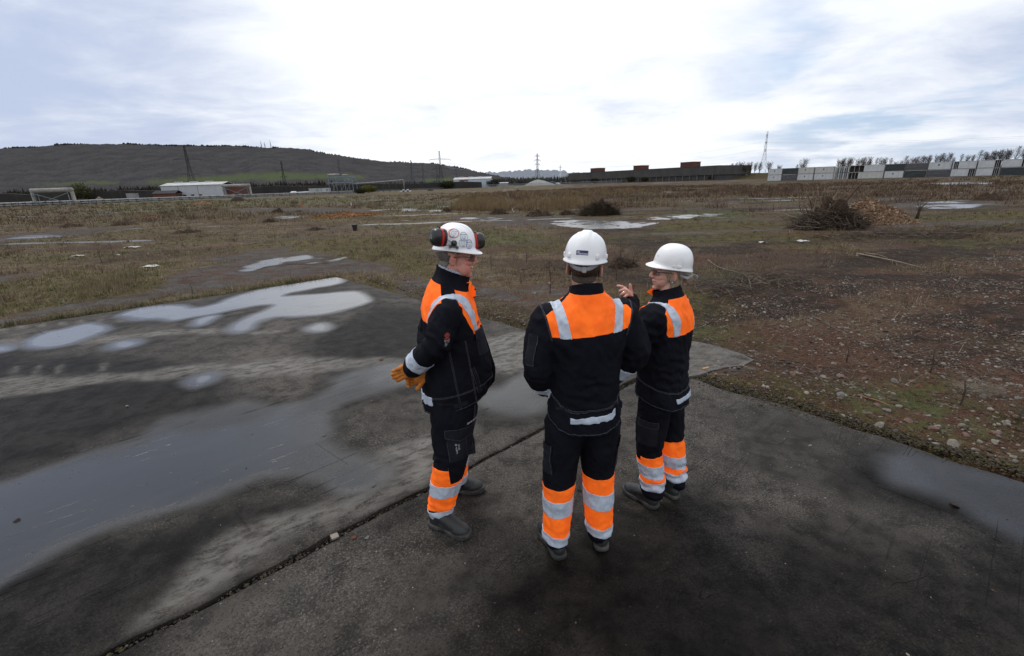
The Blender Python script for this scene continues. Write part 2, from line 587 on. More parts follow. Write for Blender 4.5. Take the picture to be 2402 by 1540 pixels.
# ================================================================== SKY AND LIGHT
SUN_EL, SUN_AZ = R(63), R(-35)          # behind thin cloud, high and ahead
def world_sky():
    w = bpy.data.worlds.new('World')
    scene.world = w
    w.use_nodes = True
    nt = w.node_tree
    nt.nodes.clear()
    out = nn(nt, 'ShaderNodeOutputWorld')
    bg = nn(nt, 'ShaderNodeBackground')
    bg.inputs[1].default_value = 0.1
    nt.links.new(bg.outputs[0], out.inputs[0])
    sky = nn(nt, 'ShaderNodeTexSky')
    sky.sky_type = 'NISHITA'
    sky.sun_disc = False
    sky.sun_elevation = SUN_EL
    sky.sun_rotation = SUN_AZ
    sky.air_density = 1.2
    sky.dust_density = 2.0
    d = coords(nt, 'Generated')
    sep = nn(nt, 'ShaderNodeSeparateXYZ'); nt.links.new(d, sep.inputs[0])
    zc = math_n(nt, 'ADD', math_n(nt, 'MAXIMUM', sep.outputs[2], 0.0), 0.16)
    cmb = nn(nt, 'ShaderNodeCombineXYZ')
    nt.links.new(math_n(nt, 'DIVIDE', sep.outputs[0], zc), cmb.inputs[0])
    nt.links.new(math_n(nt, 'DIVIDE', sep.outputs[1], zc), cmb.inputs[1])
    p = mapping(nt, cmb.outputs[0], (0.8, 1.0, 1.0), (0, 0, R(-20)))
    n1 = tex_noise(nt, p, 0.62, 7, 0.60, 0.35)
    n2 = tex_noise(nt, mapping(nt, cmb.outputs[0], (1.0, 1.25, 1.0), (0, 0, R(12))), 1.25, 6, 0.60, 0.4)
    n3 = tex_noise(nt, mapping(nt, cmb.outputs[0], (1, 1, 1), (0.3, 0, R(40))), 0.9, 5, 0.55, 0.2)
    def lobe(px, py, a, b):
        v = ray(px, py).normalized()
        vm = nn(nt, 'ShaderNodeVectorMath'); vm.operation = 'DOT_PRODUCT'
        nt.links.new(d, vm.inputs[0]); vm.inputs[1].default_value = tuple(v)
        return ramp(nt, vm.outputs['Value'], a, b)
    bright = lobe(1290, 60, 0.62, 1.0)
    left = lobe(60, 215, 0.88, 0.998)
    f = math_n(nt, 'ADD', math_n(nt, 'MULTIPLY', n1, 0.75), math_n(nt, 'MULTIPLY', n2, 0.75))
    f = math_n(nt, 'ADD', f, math_n(nt, 'MULTIPLY', bright, 0.30))
    f = math_n(nt, 'SUBTRACT', f, math_n(nt, 'MULTIPLY', left, 0.10))
    f = math_n(nt, 'ADD', f, math_n(nt, 'MULTIPLY', ramp(nt, sep.outputs[1], 0.35, -0.2), 0.48))  # cloud behind the camera brightened as unseen fill light
    f = math_n(nt, 'ADD', f, math_n(nt, 'MULTIPLY', ramp(nt, sep.outputs[2], 0.45, 0.85), 0.22))  # overhead cloud out of view brightened to add light from above
    cf = ramp(nt, f, 0.60, 1.10)
    cloud = mixc(nt, cf, (5.4, 6.2, 8.2), (10.2, 10.5, 11.0))
    glow = mixc(nt, lobe(1290, 180, 0.80, 1.0), (0, 0, 0), (1.2, 1.1, 1.0))
    cloud = mixc(nt, 1.0, cloud, glow, 'ADD')
    gap = math_n(nt, 'MULTIPLY', ramp(nt, n3, 0.44, 0.60), lobe(2380, 230, 0.90, 0.99))
    gap = math_n(nt, 'MULTIPLY', gap, 0.85)
    blue = mixc(nt, 0.55, sky.outputs[0], (4.6, 7.2, 11.5))
    allc = mixc(nt, gap, cloud, blue)
    allc = mixc(nt, 0.06, allc, sky.outputs[0])
    # pale haze along the horizon
    hz = ramp(nt, sep.outputs[2], 0.10, -0.02)
    allc = mixc(nt, math_n(nt, 'MULTIPLY', hz, 0.55), allc, (8.6, 9.2, 10.0))
    nt.links.new(allc, bg.inputs[0])
    sd = bpy.data.lights.new('sun', 'SUN')
    sd.energy = 1.7; sd.angle = R(14); sd.color = (1.0, 0.97, 0.93)
    so = bpy.data.objects.new('sun', sd); COL.objects.link(so)
    so.rotation_euler = (math.pi / 2 - SUN_EL, 0, -SUN_AZ + math.pi)
    v = V((math.sin(SUN_AZ) * math.cos(SUN_EL), math.cos(SUN_AZ) * math.cos(SUN_EL), math.sin(SUN_EL)))
    so.rotation_euler = v.to_track_quat('Z', 'Y').to_euler()
    so.location = v * 60
world_sky()
scene.view_settings.view_transform = 'Standard'
scene.view_settings.look = 'None'
scene.view_settings.exposure = 0
scene.view_settings.gamma = 1

# ================================================================== GROUND
def concrete_mat():
    m, nt, b = new_mat('weathered_concrete')
    co = coords(nt)
    big = tex_noise(nt, co, 0.45, 5, 0.6)
    mid = tex_noise(nt, co, 5.0, 5, 0.65)
    rot = mapr(nt, co, (1.1, 5.0, 1.0), 40)
    streak = tex_noise(nt, rot, 0.7, 5, 0.6, 0.6)
    c = mixc(nt, ramp(nt, big, 0.32, 0.68), (0.036, 0.032, 0.028), (0.088, 0.078, 0.068))
    c = mixc(nt, math_n(nt, 'MULTIPLY', ramp(nt, mid, 0.42, 0.66), 0.75), c, (0.0135, 0.012, 0.0106))
    c = mixc(nt, math_n(nt, 'MULTIPLY', ramp(nt, streak, 0.50, 0.72), 0.35), c, (0.07, 0.066, 0.06))
    # exposed aggregate: small pale and dark grains
    ag = tex_noise(nt, co, 95, 3, 0.7)
    c = mixc(nt, math_n(nt, 'MULTIPLY', ramp(nt, ag, 0.52, 0.66), math_n(nt, 'MULTIPLY', ramp(nt, tex_noise(nt, co, 1.1, 4, 0.6), 0.36, 0.62), 0.85)), c, (0.155, 0.140, 0.124))
    c = mixc(nt, math_n(nt, 'MULTIPLY', ramp(nt, ag, 0.47, 0.36), 0.8), c, (0.018, 0.017, 0.016))
    vo = tex_voro(nt, co, 26)
    spk = ramp(nt, vo, 0.14, 0.07)
    spk = math_n(nt, 'MULTIPLY', spk, ramp(nt, tex_noise(nt, co, 3.2, 3, 0.6), 0.50, 0.62))
    c = mixc(nt, math_n(nt, 'MULTIPLY', spk, 0.75), c, (0.20, 0.19, 0.175))
    vo2 = ramp(nt, tex_voro(nt, co, 9.3), 0.055, 0.03)
    c = mixc(nt, math_n(nt, 'MULTIPLY', vo2, 0.8), c, (0.27, 0.26, 0.24))
    pale = attr(nt, 'pale')
    c = mixc(nt, math_n(nt, 'MULTIPLY', pale, ramp(nt, tex_noise(nt, mapr(nt, co, (2.0, 4.4, 1), 30), 2.6, 7, 0.75), 0.36, 0.60)), c, (0.155, 0.146, 0.134))
    # dark wandering scratches and dings
    sc = nn(nt, 'ShaderNodeTexNoise'); sc.inputs['Scale'].default_value = 0.9; sc.inputs['Detail'].default_value = 2
    nt.links.new(mapr(nt, co, (0.5, 4.2, 1), 38), sc.inputs['Vector'])
    crack = ramp(nt, math_n(nt, 'ABSOLUTE', math_n(nt, 'SUBTRACT', sc.outputs['Fac'], 0.5)), 0.0048, 0.001)
    crack = math_n(nt, 'MULTIPLY', crack, math_n(nt, 'MULTIPLY', ramp(nt, tex_noise(nt, co, 1.7, 3), 0.55, 0.64), 0.45))
    for k_, (sx_, sy_, an_, sd_, gate) in enumerate(((0.10, 4.5, 42, 1.0, 0.52), (0.08, 2.4, -40, 0.9, 0.56))):
        s2 = tex_noise(nt, mapr(nt, co, (sx_, sy_, 1), an_), sd_, 1.5, 0.4)
        l2 = ramp(nt, math_n(nt, 'ABSOLUTE', math_n(nt, 'SUBTRACT', s2, 0.5)), 0.0060, 0.0015)
        l2 = math_n(nt, 'MULTIPLY', l2, ramp(nt, tex_noise(nt, mapping(nt, co, (1, 1, 1), (0.4 * k_, 0, k_)), 0.8, 3), gate, gate + 0.06))
        crack = math_n(nt, 'MAXIMUM', crack, math_n(nt, 'MULTIPLY', l2, 0.34))
    ding = math_n(nt, 'MULTIPLY', ramp(nt, tex_noise(nt, mapr(nt, co, (1, 2.6, 1), 40), 6.5, 4, 0.7), 0.66, 0.74), 0.7)
    hole = math_n(nt, 'MAXIMUM', crack, ding)
    c = mixc(nt, math_n(nt, 'MULTIPLY', hole, 0.8), c, (0.012, 0.011, 0.010))
    damp_vignette = attr(nt, 'damp_vignette')  # wet concrete together with the painted corner vignette
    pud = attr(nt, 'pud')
    dn = math_n(nt, 'MULTIPLY', damp_vignette, math_n(nt, 'ADD', 0.72, math_n(nt, 'MULTIPLY', mid, 0.4)), True)
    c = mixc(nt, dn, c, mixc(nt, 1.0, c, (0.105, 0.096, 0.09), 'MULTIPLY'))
    c = mixc(nt, pud, c, mixc(nt, ramp(nt, pud, 0.82, 0.95), (0.013, 0.013, 0.013), (0.075, 0.075, 0.076)))  # full puddles get a pale base, lifting the sky reflection in colour
    nt.links.new(c, b.inputs['Base Color'])
    r = math_n(nt, 'ADD', math_n(nt, 'MULTIPLY', mid, 0.18), 0.62)
    r = math_n(nt, 'SUBTRACT', r, math_n(nt, 'MULTIPLY', damp_vignette, 0.16))
    film = ramp(nt, math_n(nt, 'SUBTRACT', pud, math_n(nt, 'MULTIPLY', hole, 0.55)), 0.03, 0.98)
    mr = nn(nt, 'ShaderNodeMix'); nt.links.new(film, mr.inputs[0]); nt.links.new(r, mr.inputs[2]); nt.links.new(math_n(nt, 'ADD', 0.05, math_n(nt, 'MULTIPLY', ramp(nt, tex_noise(nt, rot, 1.1, 5, 0.65), 0.4, 0.75), 0.16)), mr.inputs[3])
    nt.links.new(mr.outputs[0], b.inputs['Roughness'])
    mr2 = nn(nt, 'ShaderNodeMix'); nt.links.new(film, mr2.inputs[0]); nt.links.new(math_n(nt, 'ADD', 0.10, math_n(nt, 'MULTIPLY', damp_vignette, -0.03)), mr2.inputs[2]); nt.links.new(math_n(nt, 'ADD', 0.72, math_n(nt, 'MULTIPLY', ramp(nt, pud, 0.82, 0.95), 0.28)), mr2.inputs[3])
    nt.links.new(mr2.outputs[0], b.inputs['Specular IOR Level'])
    h = math_n(nt, 'ADD', math_n(nt, 'MULTIPLY', ag, 0.45), math_n(nt, 'MULTIPLY', mid, 0.8))
    h = math_n(nt, 'SUBTRACT', h, math_n(nt, 'MULTIPLY', hole, 1.2))
    st = math_n(nt, 'SUBTRACT', 0.9, math_n(nt, 'MULTIPLY', film, 0.78))
    bump(nt, b, h, st, 0.012)
    return m

def soil_mat():
    m, nt, b = new_mat('rough_ground')
    co = coords(nt)
    n_b = tex_noise(nt, mapping(nt, co, (0.55, 1.0, 1)), 0.28, 6, 0.62)
    n_m = tex_noise(nt, co, 2.3, 6, 0.68)
    n_f = tex_noise(nt, co, 17, 5, 0.7)
    n_g = tex_noise(nt, co, 75, 3, 0.7)
    c = mixc(nt, ramp(nt, n_b, 0.36, 0.64), (0.074, 0.044, 0.029), (0.046, 0.028, 0.019))
    c = mixc(nt, attr(nt, 'red'), c, (0.074, 0.033, 0.020))
    c = mixc(nt, math_n(nt, 'MULTIPLY', attr(nt, 'dark'), ramp(nt, n_m, 0.30, 0.55)), c, (0.019, 0.013, 0.0095))
    c = mixc(nt, math_n(nt, 'MULTIPLY', attr(nt, 'straw'), ramp(nt, n_m, 0.36, 0.60)), c, (0.135, 0.108, 0.064))
    c = mixc(nt, math_n(nt, 'MULTIPLY', attr(nt, 'moss'), ramp(nt, tex_noise(nt, co, 3.4, 5, 0.66), 0.40, 0.56)), c, (0.075, 0.066, 0.017))
    c = mixc(nt, math_n(nt, 'MULTIPLY', attr(nt, 'green'), ramp(nt, tex_noise(nt, co, 4.1, 5, 0.66), 0.38, 0.58)), c, (0.060, 0.078, 0.026))
    c = mixc(nt, math_n(nt, 'MULTIPLY', ramp(nt, n_f, 0.49, 0.64), 0.8), c, (0.014, 0.011, 0.009))
    c = mixc(nt, math_n(nt, 'MULTIPLY', ramp(nt, n_g, 0.54, 0.68), 0.75), c, (0.185, 0.145, 0.110))
    c = mixc(nt, math_n(nt, 'MULTIPLY', ramp(nt, tex_noise(nt, co, 9, 4, 0.7), 0.57, 0.68), 0.65), c, (0.17, 0.145, 0.118))
    conc = attr(nt, 'conc')
    cc = mixc(nt, ramp(nt, n_m, 0.35, 0.65), (0.085, 0.082, 0.079), (0.052, 0.049, 0.046))
    cc = mixc(nt, math_n(nt, 'MULTIPLY', ramp(nt, n_g, 0.58, 0.72), 0.4), cc, (0.2, 0.19, 0.18))
    cm = math_n(nt, 'MULTIPLY', math_n(nt, 'MULTIPLY', conc, ramp(nt, n_f, 0.66, 0.48)), ramp(nt, tex_noise(nt, mapping(nt, co, (0.8, 1.6, 1)), 1.6, 6, 0.7), 0.60, 0.44))
    c = mixc(nt, cm, c, cc)
    pud = attr(nt, 'pud')
    c = mixc(nt, math_n(nt, 'MULTIPLY', pud, 0.85), c, (0.018, 0.018, 0.018))
    nt.links.new(c, b.inputs['Base Color'])
    film = ramp(nt, math_n(nt, 'ADD', math_n(nt, 'SUBTRACT', pud, 0.25), math_n(nt, 'MULTIPLY', n_m, 0.4)), 0.15, 0.85)
    mr = nn(nt, 'ShaderNodeMix'); nt.links.new(film, mr.inputs[0]); mr.inputs[2].default_value = 0.85; mr.inputs[3].default_value = 0.22
    nt.links.new(mr.outputs[0], b.inputs['Roughness'])
    mr2 = nn(nt, 'ShaderNodeMix'); nt.links.new(film, mr2.inputs[0]); mr2.inputs[2].default_value = 0.06; mr2.inputs[3].default_value = 0.5
    nt.links.new(mr2.outputs[0], b.inputs['Specular IOR Level'])
    h = math_n(nt, 'ADD', math_n(nt, 'MULTIPLY', n_f, 1.0), math_n(nt, 'MULTIPLY', n_g, 0.35))
    bump(nt, b, h, math_n(nt, 'SUBTRACT', 0.95, math_n(nt, 'MULTIPLY', math_n(nt, 'MAXIMUM', film, math_n(nt, 'MULTIPLY', conc, 0.5)), 0.9)), 0.05)
    return m
CONCRETE, SOIL = concrete_mat(), soil_mat()

# marks of standing water, damp and painted vignette on the slabs (corners read off the photo)
PUD = {
 'a': [(272, 742), (330, 722), (420, 716), (470, 720), (560, 690), (640, 672), (740, 655), (795, 650), (808, 657), (790, 668), (700, 684), (672, 694), (760, 689), (830, 683), (868, 690), (872, 705), (830, 722), (740, 740), (665, 742), (620, 752), (600, 770), (560, 781), (525, 776), (545, 760), (600, 735), (640, 718), (600, 718), (520, 735), (450, 748), (390, 757), (340, 752), (300, 745)],
 'b': [(45, 800), (95, 782), (150, 772), (215, 757), (262, 757), (278, 768), (240, 782), (195, 800), (140, 812), (85, 817), (50, 812)],
 'c': [(255, 808), (285, 797), (320, 794), (346, 800), (330, 812), (290, 819), (262, 817)],
 'd': [(437, 764), (465, 748), (505, 739), (524, 742), (500, 756), (465, 768)],
 'e': [(714, 768), (735, 758), (765, 757), (780, 765), (768, 776), (735, 780), (715, 776)],
 'f': [(415, 897), (445, 882), (490, 876), (515, 882), (500, 898), (460, 911), (425, 910)],
 'g': [(-60, 822), (-10, 812), (30, 811), (38, 818), (10, 826), (-40, 830)],
}
FILM = {
 'h': [(-200, 1250), (-80, 1170), (60, 1120), (180, 1075), (290, 1040), (330, 1000), (420, 968), (560, 945), (660, 950), (720, 935), (770, 890), (850, 860), (960, 842), (1060, 850), (1060, 890), (960, 905), (880, 925), (800, 965), (790, 1020), (850, 1070), (905, 1110), (880, 1150), (780, 1160), (640, 1115), (520, 1150), (380, 1190), (240, 1230), (120, 1275), (0, 1360), (-120, 1440), (-240, 1440)],
 'i': [(1105, 930), (1160, 900), (1215, 868), (1300, 850), (1320, 900), (1300, 970), (1230, 990), (1160, 975), (1120, 955)],
 'j': [(2060, 1090), (2130, 1058), (2230, 1075), (2330, 1105), (2460, 1150), (2600, 1300), (2500, 1330), (2402, 1270), (2300, 1215), (2180, 1165), (2090, 1130)],
}
DAMP_VIGNETTE = {  # wet patches; the bottom and corner ones also paint in lens vignetting
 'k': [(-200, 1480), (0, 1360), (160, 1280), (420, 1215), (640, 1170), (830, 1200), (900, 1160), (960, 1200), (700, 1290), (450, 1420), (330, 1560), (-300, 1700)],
 'l': [(1040, 1560), (1110, 1400), (1230, 1290), (1330, 1180), (1500, 1130), (1650, 1130), (1760, 1240), (1880, 1300), (2150, 1420), (2500, 1520), (2700, 1900), (1400, 2400), (960, 2000)],  # wet ground, drawn out to paint the vignette along the bottom
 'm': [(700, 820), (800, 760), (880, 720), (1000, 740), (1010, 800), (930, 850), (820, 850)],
 'v': [(-300, 1500), (0, 1400), (200, 1420), (300, 1540), (150, 1700), (-400, 1800)],  # vignette of the near left corner, painted dark
 'w': [(1780, 1240), (2000, 1260), (2250, 1300), (2500, 1340), (2700, 1800), (1800, 2000)],  # vignette of the near right corner, painted dark
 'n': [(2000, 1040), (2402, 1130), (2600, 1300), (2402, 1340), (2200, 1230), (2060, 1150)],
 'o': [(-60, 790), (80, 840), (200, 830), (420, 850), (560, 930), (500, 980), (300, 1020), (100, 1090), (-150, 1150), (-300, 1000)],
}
PALE = {
 'p': [(-60, 905), (100, 880), (300, 866), (520, 850), (760, 838), (930, 842), (930, 860), (760, 868), (560, 880), (340, 892), (150, 910), (-60, 930)],
 'q': [(-60, 800), (150, 790), (400, 776), (640, 770), (640, 778), (400, 790), (100, 812), (-60, 815)],
 'r': [(1130, 800), (1250, 780), (1250, 860), (1150, 880), (1040, 800)],
 's': [(900, 1060), (1010, 1020), (1000, 1120), (880, 1200), (640, 1290), (400, 1440), (300, 1440), (520, 1260), (800, 1170)],
}
TREAD = {f't{k}': [(x - 9, y + 9), (x - 3, y - 8), (x + 9, y - 9), (x + 3, y + 9)] for k, (x, y) in enumerate(((34, 869), (87, 867), (138, 865), (241, 861)))}
TREAD.update({f'u{k}': [(x - 9, y + 3), (x - 4, y - 4), (x + 3, y - 3), (x + 10, y + 3)] for k, (x, y) in enumerate(((5, 773), (52, 767), (101, 763), (147, 759), (193, 755), (236, 752), (280, 752)))})
def field(polys, x, y, soft, wob=0.0, seed=3):
    x = np.asarray(x, float); y = np.asarray(y, float)
    out = np.zeros(x.shape)
    if wob:
        x2 = x + (fbm(x * 1.3, y * 1.3, 3, seed) - 0.5) * wob
        y2 = y + (fbm(x * 1.3 + 50, y * 1.3, 3, seed + 9) - 0.5) * wob
    else:
        x2, y2 = x, y
    for k, pts in polys.items():
        P = poly_px(pts, 4)
        lo, hi = P.min(0) - 1.2, P.max(0) + 1.2
        sel = (x > lo[0]) & (x < hi[0]) & (y > lo[1]) & (y < hi[1])
        if sel.any():
            s = sdf(P, x2[sel], y2[sel])
            out[sel] = np.maximum(out[sel], 1 - sstep(-soft, soft, s))
    return out
def slab_attrs(x, y):
    dist = np.hypot(x, y)
    p1 = field(PUD, x, y, 0.20, 0.3)
    p2 = field(FILM, x, y, 0.17, 0.40, 11) * 0.80
    p2 *= 0.55 + 0.45 * sstep(0.36, 0.60, fbm(x * 0.7 + 7, y * 0.7, 4, 21))
    pud = np.maximum(p1, p2)
    grown = np.maximum(field(PUD, x, y, 0.42, 0.3), field(FILM, x, y, 0.50, 0.40, 11))
    damp_vignette = np.maximum(field(DAMP_VIGNETTE, x, y, 0.40, 0.6, 31) * 0.9, grown * 1.0)
    damp_vignette = np.clip(damp_vignette * 1.3 + (fbm(x * 0.8, y * 0.8, 4, 40) - 0.55) * 0.8, 0, 1)  # also carries the painted vignette of the near corners
    pale = np.maximum(field(PALE, x, y, 0.11, 0.5, 51), field(TREAD, x, y, 0.05)) * (1 - 0.9 * pud)
    return dict(pud=pud, damp_vignette=damp_vignette * (1 - 0.7 * pale), pale=pale)

def quad_slab(name, A, B, C, D, nu, nv, gu, gv, jag=(0.03, 0.02, 0.0, 0.0)):
    "slab with corners A B (far edge), C D (near edge); rows thinned out away from the far-left"
    u = np.linspace(0, 1, nu) ** gu; v = np.linspace(0, 1, nv) ** gv
    U, Vv = np.meshgrid(u, v)
    X = (1 - Vv) * ((1 - U) * A[0] + U * B[0]) + Vv * ((1 - U) * D[0] + U * C[0])
    Y = (1 - Vv) * ((1 - U) * A[1] + U * B[1]) + Vv * ((1 - U) * D[1] + U * C[1])
    # broken edges
    e = lambda t, s: (fbm(t * 3.1, t * 0 + s, 4, s) - 0.5) * 2
    far = np.exp(-Vv * 90); X += far * e(X, 61) * jag[0] * 3; Y += far * e(X + 3, 62) * jag[0] * 3
    rt = np.exp(-(1 - U) * 60); X += rt * e(Y, 63) * jag[1] * 2; Y += rt * e(Y + 5, 64) * jag[1] * 2
    lf = np.exp(-U * 60); X += lf * e(Y, 65) * jag[2] * 2
    Z = (fbm(X * 0.5, Y * 0.5, 3, 70) - 0.5) * 0.012 - 0.006
    x, y = X.ravel(), Y.ravel()
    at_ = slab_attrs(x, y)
    verts = np.stack([x, y, Z.ravel()], 1)
    idx = np.arange(nu * nv).reshape(nv, nu)
    q = np.stack([idx[:-1, :-1], idx[1:, :-1], idx[1:, 1:], idx[:-1, 1:]], -1).reshape(-1, 4)
    # sides
    per = np.concatenate([idx[0, :], idx[1:, -1], idx[-1, -2::-1], idx[-2:0:-1, 0]])
    low = verts[per].copy(); low[:, 2] -= 0.16
    n0 = len(verts)
    verts = np.concatenate([verts, low])
    k = len(per)
    i = np.arange(k); j = (i + 1) % k
    sq = np.stack([per[i], per[j], n0 + j, n0 + i], -1)
    for kk in at_:
        at_[kk] = np.concatenate([at_[kk], np.zeros(k)])
    me = mesh_np(name, verts, np.concatenate([q, sq]), 4, attrs=at_)
    o = link(name, me, CONCRETE, None, False)
    bm = bmesh.new(); bm.from_mesh(me); bmesh.ops.recalc_face_normals(bm, faces=bm.faces); bm.to_mesh(me); bm.free()
    me.polygons.foreach_set('use_smooth', np.array([True] * len(q) + [False] * len(sq)))
    tag(o, None, None, None, 'structure')
    return o, verts[:n0], q, {k2: v2[:n0] for k2, v2 in at_.items()}
JD = np.array([0.7487, 0.6629]); JN = np.array([0.6629, -0.7487])     # along the joint; towards the near slab
B0 = np.array([1.71, 4.91])
E0 = np.array([-4.38, 11.38])
wj = 0.026
A1, B1 = E0, B0 - JN * wj
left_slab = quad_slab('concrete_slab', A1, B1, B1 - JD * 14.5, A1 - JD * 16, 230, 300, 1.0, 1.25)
Bq = B0 + JN * wj
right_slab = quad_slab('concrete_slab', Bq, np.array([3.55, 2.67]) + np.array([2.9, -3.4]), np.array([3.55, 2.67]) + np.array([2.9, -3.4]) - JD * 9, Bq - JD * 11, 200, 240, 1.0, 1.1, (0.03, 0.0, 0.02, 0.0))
cp = poly_px([(1590, 800), (1630, 805), (1665, 812), (1700, 822), (1738, 834), (1768, 848), (1745, 861), (1705, 866), (1668, 874), (1640, 884), (1590, 892)])
cn = len(cp)
cv = [(x, y, 0.022) for x, y in cp] + [(x * 1.004, y * 1.004, -0.12) for x, y in cp]
cm_ = bpy.data.meshes.new('concrete_slab')
cm_.from_pydata(cv, [], [tuple(range(cn - 1, -1, -1))] + [(i, (i + 1) % cn, cn + (i + 1) % cn, cn + i) for i in range(cn)])
cm_.update()
bm = bmesh.new(); bm.from_mesh(cm_); bmesh.ops.recalc_face_normals(bm, faces=bm.faces); bm.to_mesh(cm_); bm.free()
for k_, v_ in (('pud', 0.0), ('damp_vignette', 0.0), ('pale', 0.55)):
    a_ = cm_.attributes.new(k_, 'FLOAT', 'POINT'); a_.data.foreach_set('value', [v_] * (2 * cn))
tag(link('concrete_slab', cm_, CONCRETE), None, None, None, 'structure')
def puddles(slab, specs):
    "each sheet of standing water: the wet patch of the slab, a hair above it"
    o, vs, q, at_ = slab
    D = [sdf(poly_px(src[key], 4), vs[:, 0], vs[:, 1]) for key, label, src in specs]
    own = np.argmin(np.stack(D), 0)
    for i_, (key, label, src) in enumerate(specs):
        s = D[i_]
        keep = (s < 0.6) & (at_['pud'] > 0.004) & (own == i_)
        fk = keep[q].all(1)
        if not fk.any():
            continue
        used = np.unique(q[fk]); mp = -np.ones(len(vs), int); mp[used] = np.arange(len(used))
        vv = vs[used].copy(); vv[:, 2] += 0.0012
        me = mesh_np('puddle', vv, mp[q[fk]], 4, attrs={k: v[used] for k, v in at_.items()})
        w = link('puddle', me, CONCRETE, None, True)
        tag(w, label, 'puddle', None, 'structure')
puddles(left_slab, [('a', 'largest white forked puddle along the grassy edge of the slab', PUD), ('b', 'long narrow puddle near the tyre marks', PUD), ('c', 'small oval puddle ringed by damp below the long one', PUD), ('d', 'thin puddle just under the forked puddle', PUD),
                    ('e', 'small round puddle by itself towards the person in profile', PUD), ('f', 'dull small puddle on the tyre track', PUD), ('h', 'broad grey film of water across the slab, running under the clasped hands', FILM), ('i', 'grey film of water between the two men', FILM)])
puddles(right_slab, [('j', 'shallow water with debris at the rubble edge', FILM)])

# the open ground, one sheet out to the horizon
def axis(segs):
    out = [segs[0][0]]
    for a, b, d0, d1 in segs:
        x = a; n = max(2, int((b - a) / ((d0 + d1) / 2)))
        t = np.linspace(0, 1, n + 1)[1:]
        w = d0 * t + 0.5 * (d1 - d0) * t * t
        out += list(a + (b - a) * w / w[-1])
    return np.array(out)
gxs = axis([(-9000, -400, 900, 60), (-400, -60, 30, 2.0), (-60, -12, 1.6, 0.16), (-12, 9, 0.13, 0.11), (9, 40, 0.14, 0.7), (40, 260, 1.0, 14), (260, 9000, 40, 900)])
gys = axis([(-400, -3, 60, 1.2), (-3, 2.4, 0.6, 0.14), (2.4, 15, 0.11, 0.13), (15, 40, 0.14, 0.45), (40, 120, 0.6, 2.5), (120, 500, 4, 30), (500, 14000, 60, 1200)])
GX, GY = np.meshgrid(gxs, gys)
CONCP = {
 'c1': [(-60, 770), (180, 728), (400, 690), (385, 676), (330, 690), (160, 716), (-60, 755)],
 'c2': [(410, 690), (385, 672), (430, 640), (560, 612), (700, 590), (880, 615), (935, 638), (800, 640), (600, 662), (480, 682)],
 'c3': [(914, 655), (960, 652), (1012, 662), (1020, 705), (960, 690)],
 'c4': [(1080, 690), (1140, 672), (1310, 712), (1330, 740), (1260, 728), (1130, 700)],
 'c5': [(1630, 806), (1700, 822), (1770, 848), (1740, 864), (1640, 884), (1600, 850)],
 'c6': [(1050, 508), (1200, 510), (1400, 514), (1530, 524), (1500, 536), (1300, 532), (1120, 520)],
 'c7': [(-60, 556), (60, 549), (205, 542), (210, 549), (60, 562), (-60, 572)],
 'c8': [(560, 490), (760, 488), (900, 493), (880, 500), (700, 500), (560, 498)],
 'c9': [(2100, 478), (2300, 470), (2340, 480), (2200, 492), (2080, 488)],
 'd3': [(-40, 655), (60, 640), (110, 636), (90, 645), (0, 662)],
 'd4': [(480, 610), (600, 585), (680, 578), (660, 592), (560, 612)],
 'd5': [(1240, 668), (1420, 700), (1400, 716), (1230, 684)],
}
PUDG = {
 'p1': [(560, 632), (600, 620), (640, 606), (700, 601), (760, 606), (800, 601), (796, 611), (740, 617), (690, 618), (640, 626), (590, 636)],
 'p2': [(1280, 522), (1350, 517), (1440, 518), (1530, 524), (1520, 532), (1440, 538), (1380, 538), (1310, 530)],
 'p3': [(1520, 512), (1600, 505), (1686, 502), (1690, 508), (1600, 514), (1540, 518)],
 'p4': [(2140, 484), (2240, 480), (2310, 482), (2300, 488), (2200, 491), (2140, 490)],
 'p5': [(2180, 474), (2260, 471), (2290, 474), (2250, 478), (2180, 478)],
 'p6': [(650, 509), (690, 506), (712, 508), (690, 513), (655, 513)],
 'p7': [(1080, 512), (1150, 510), (1180, 513), (1130, 517)],
 'p8': [(20, 556), (100, 552), (150, 552), (110, 558), (40, 561)],
 'p9': [(930, 492), (960, 490), (990, 493), (960, 497)],
 'q1': [(1000, 494), (1040, 492), (1056, 495), (1030, 499)],
 'q2': [(4345 // 2, 430), (2290, 428), (2340, 430), (2290, 434), (2180, 435)],
}
RUB = [(1610, 880), (1640, 760), (1760, 690), (2000, 640), (2402, 600), (2700, 640), (2800, 1000), (2560, 1230), (2402, 1135), (2050, 1040), (1900, 975), (1760, 925)]
GREENP = {'a': [(1560, 505), (1640, 492), (1760, 498), (1720, 520), (1600, 520)], 'b': [(830, 480), (1000, 474), (1180, 478), (1160, 490), (950, 492)], 'c': [(300, 470), (700, 462), (900, 462), (860, 474), (500, 486), (200, 500)],
          'd': [(1000, 560), (1120, 540), (1260, 545), (1240, 570), (1100, 585)], 'e': [(1880, 900), (2050, 880), (2300, 960), (2402, 1040), (2402, 1100), (2200, 1040), (2000, 960)], 'f': [(1630, 770), (1720, 770), (1780, 810), (1680, 800)]}
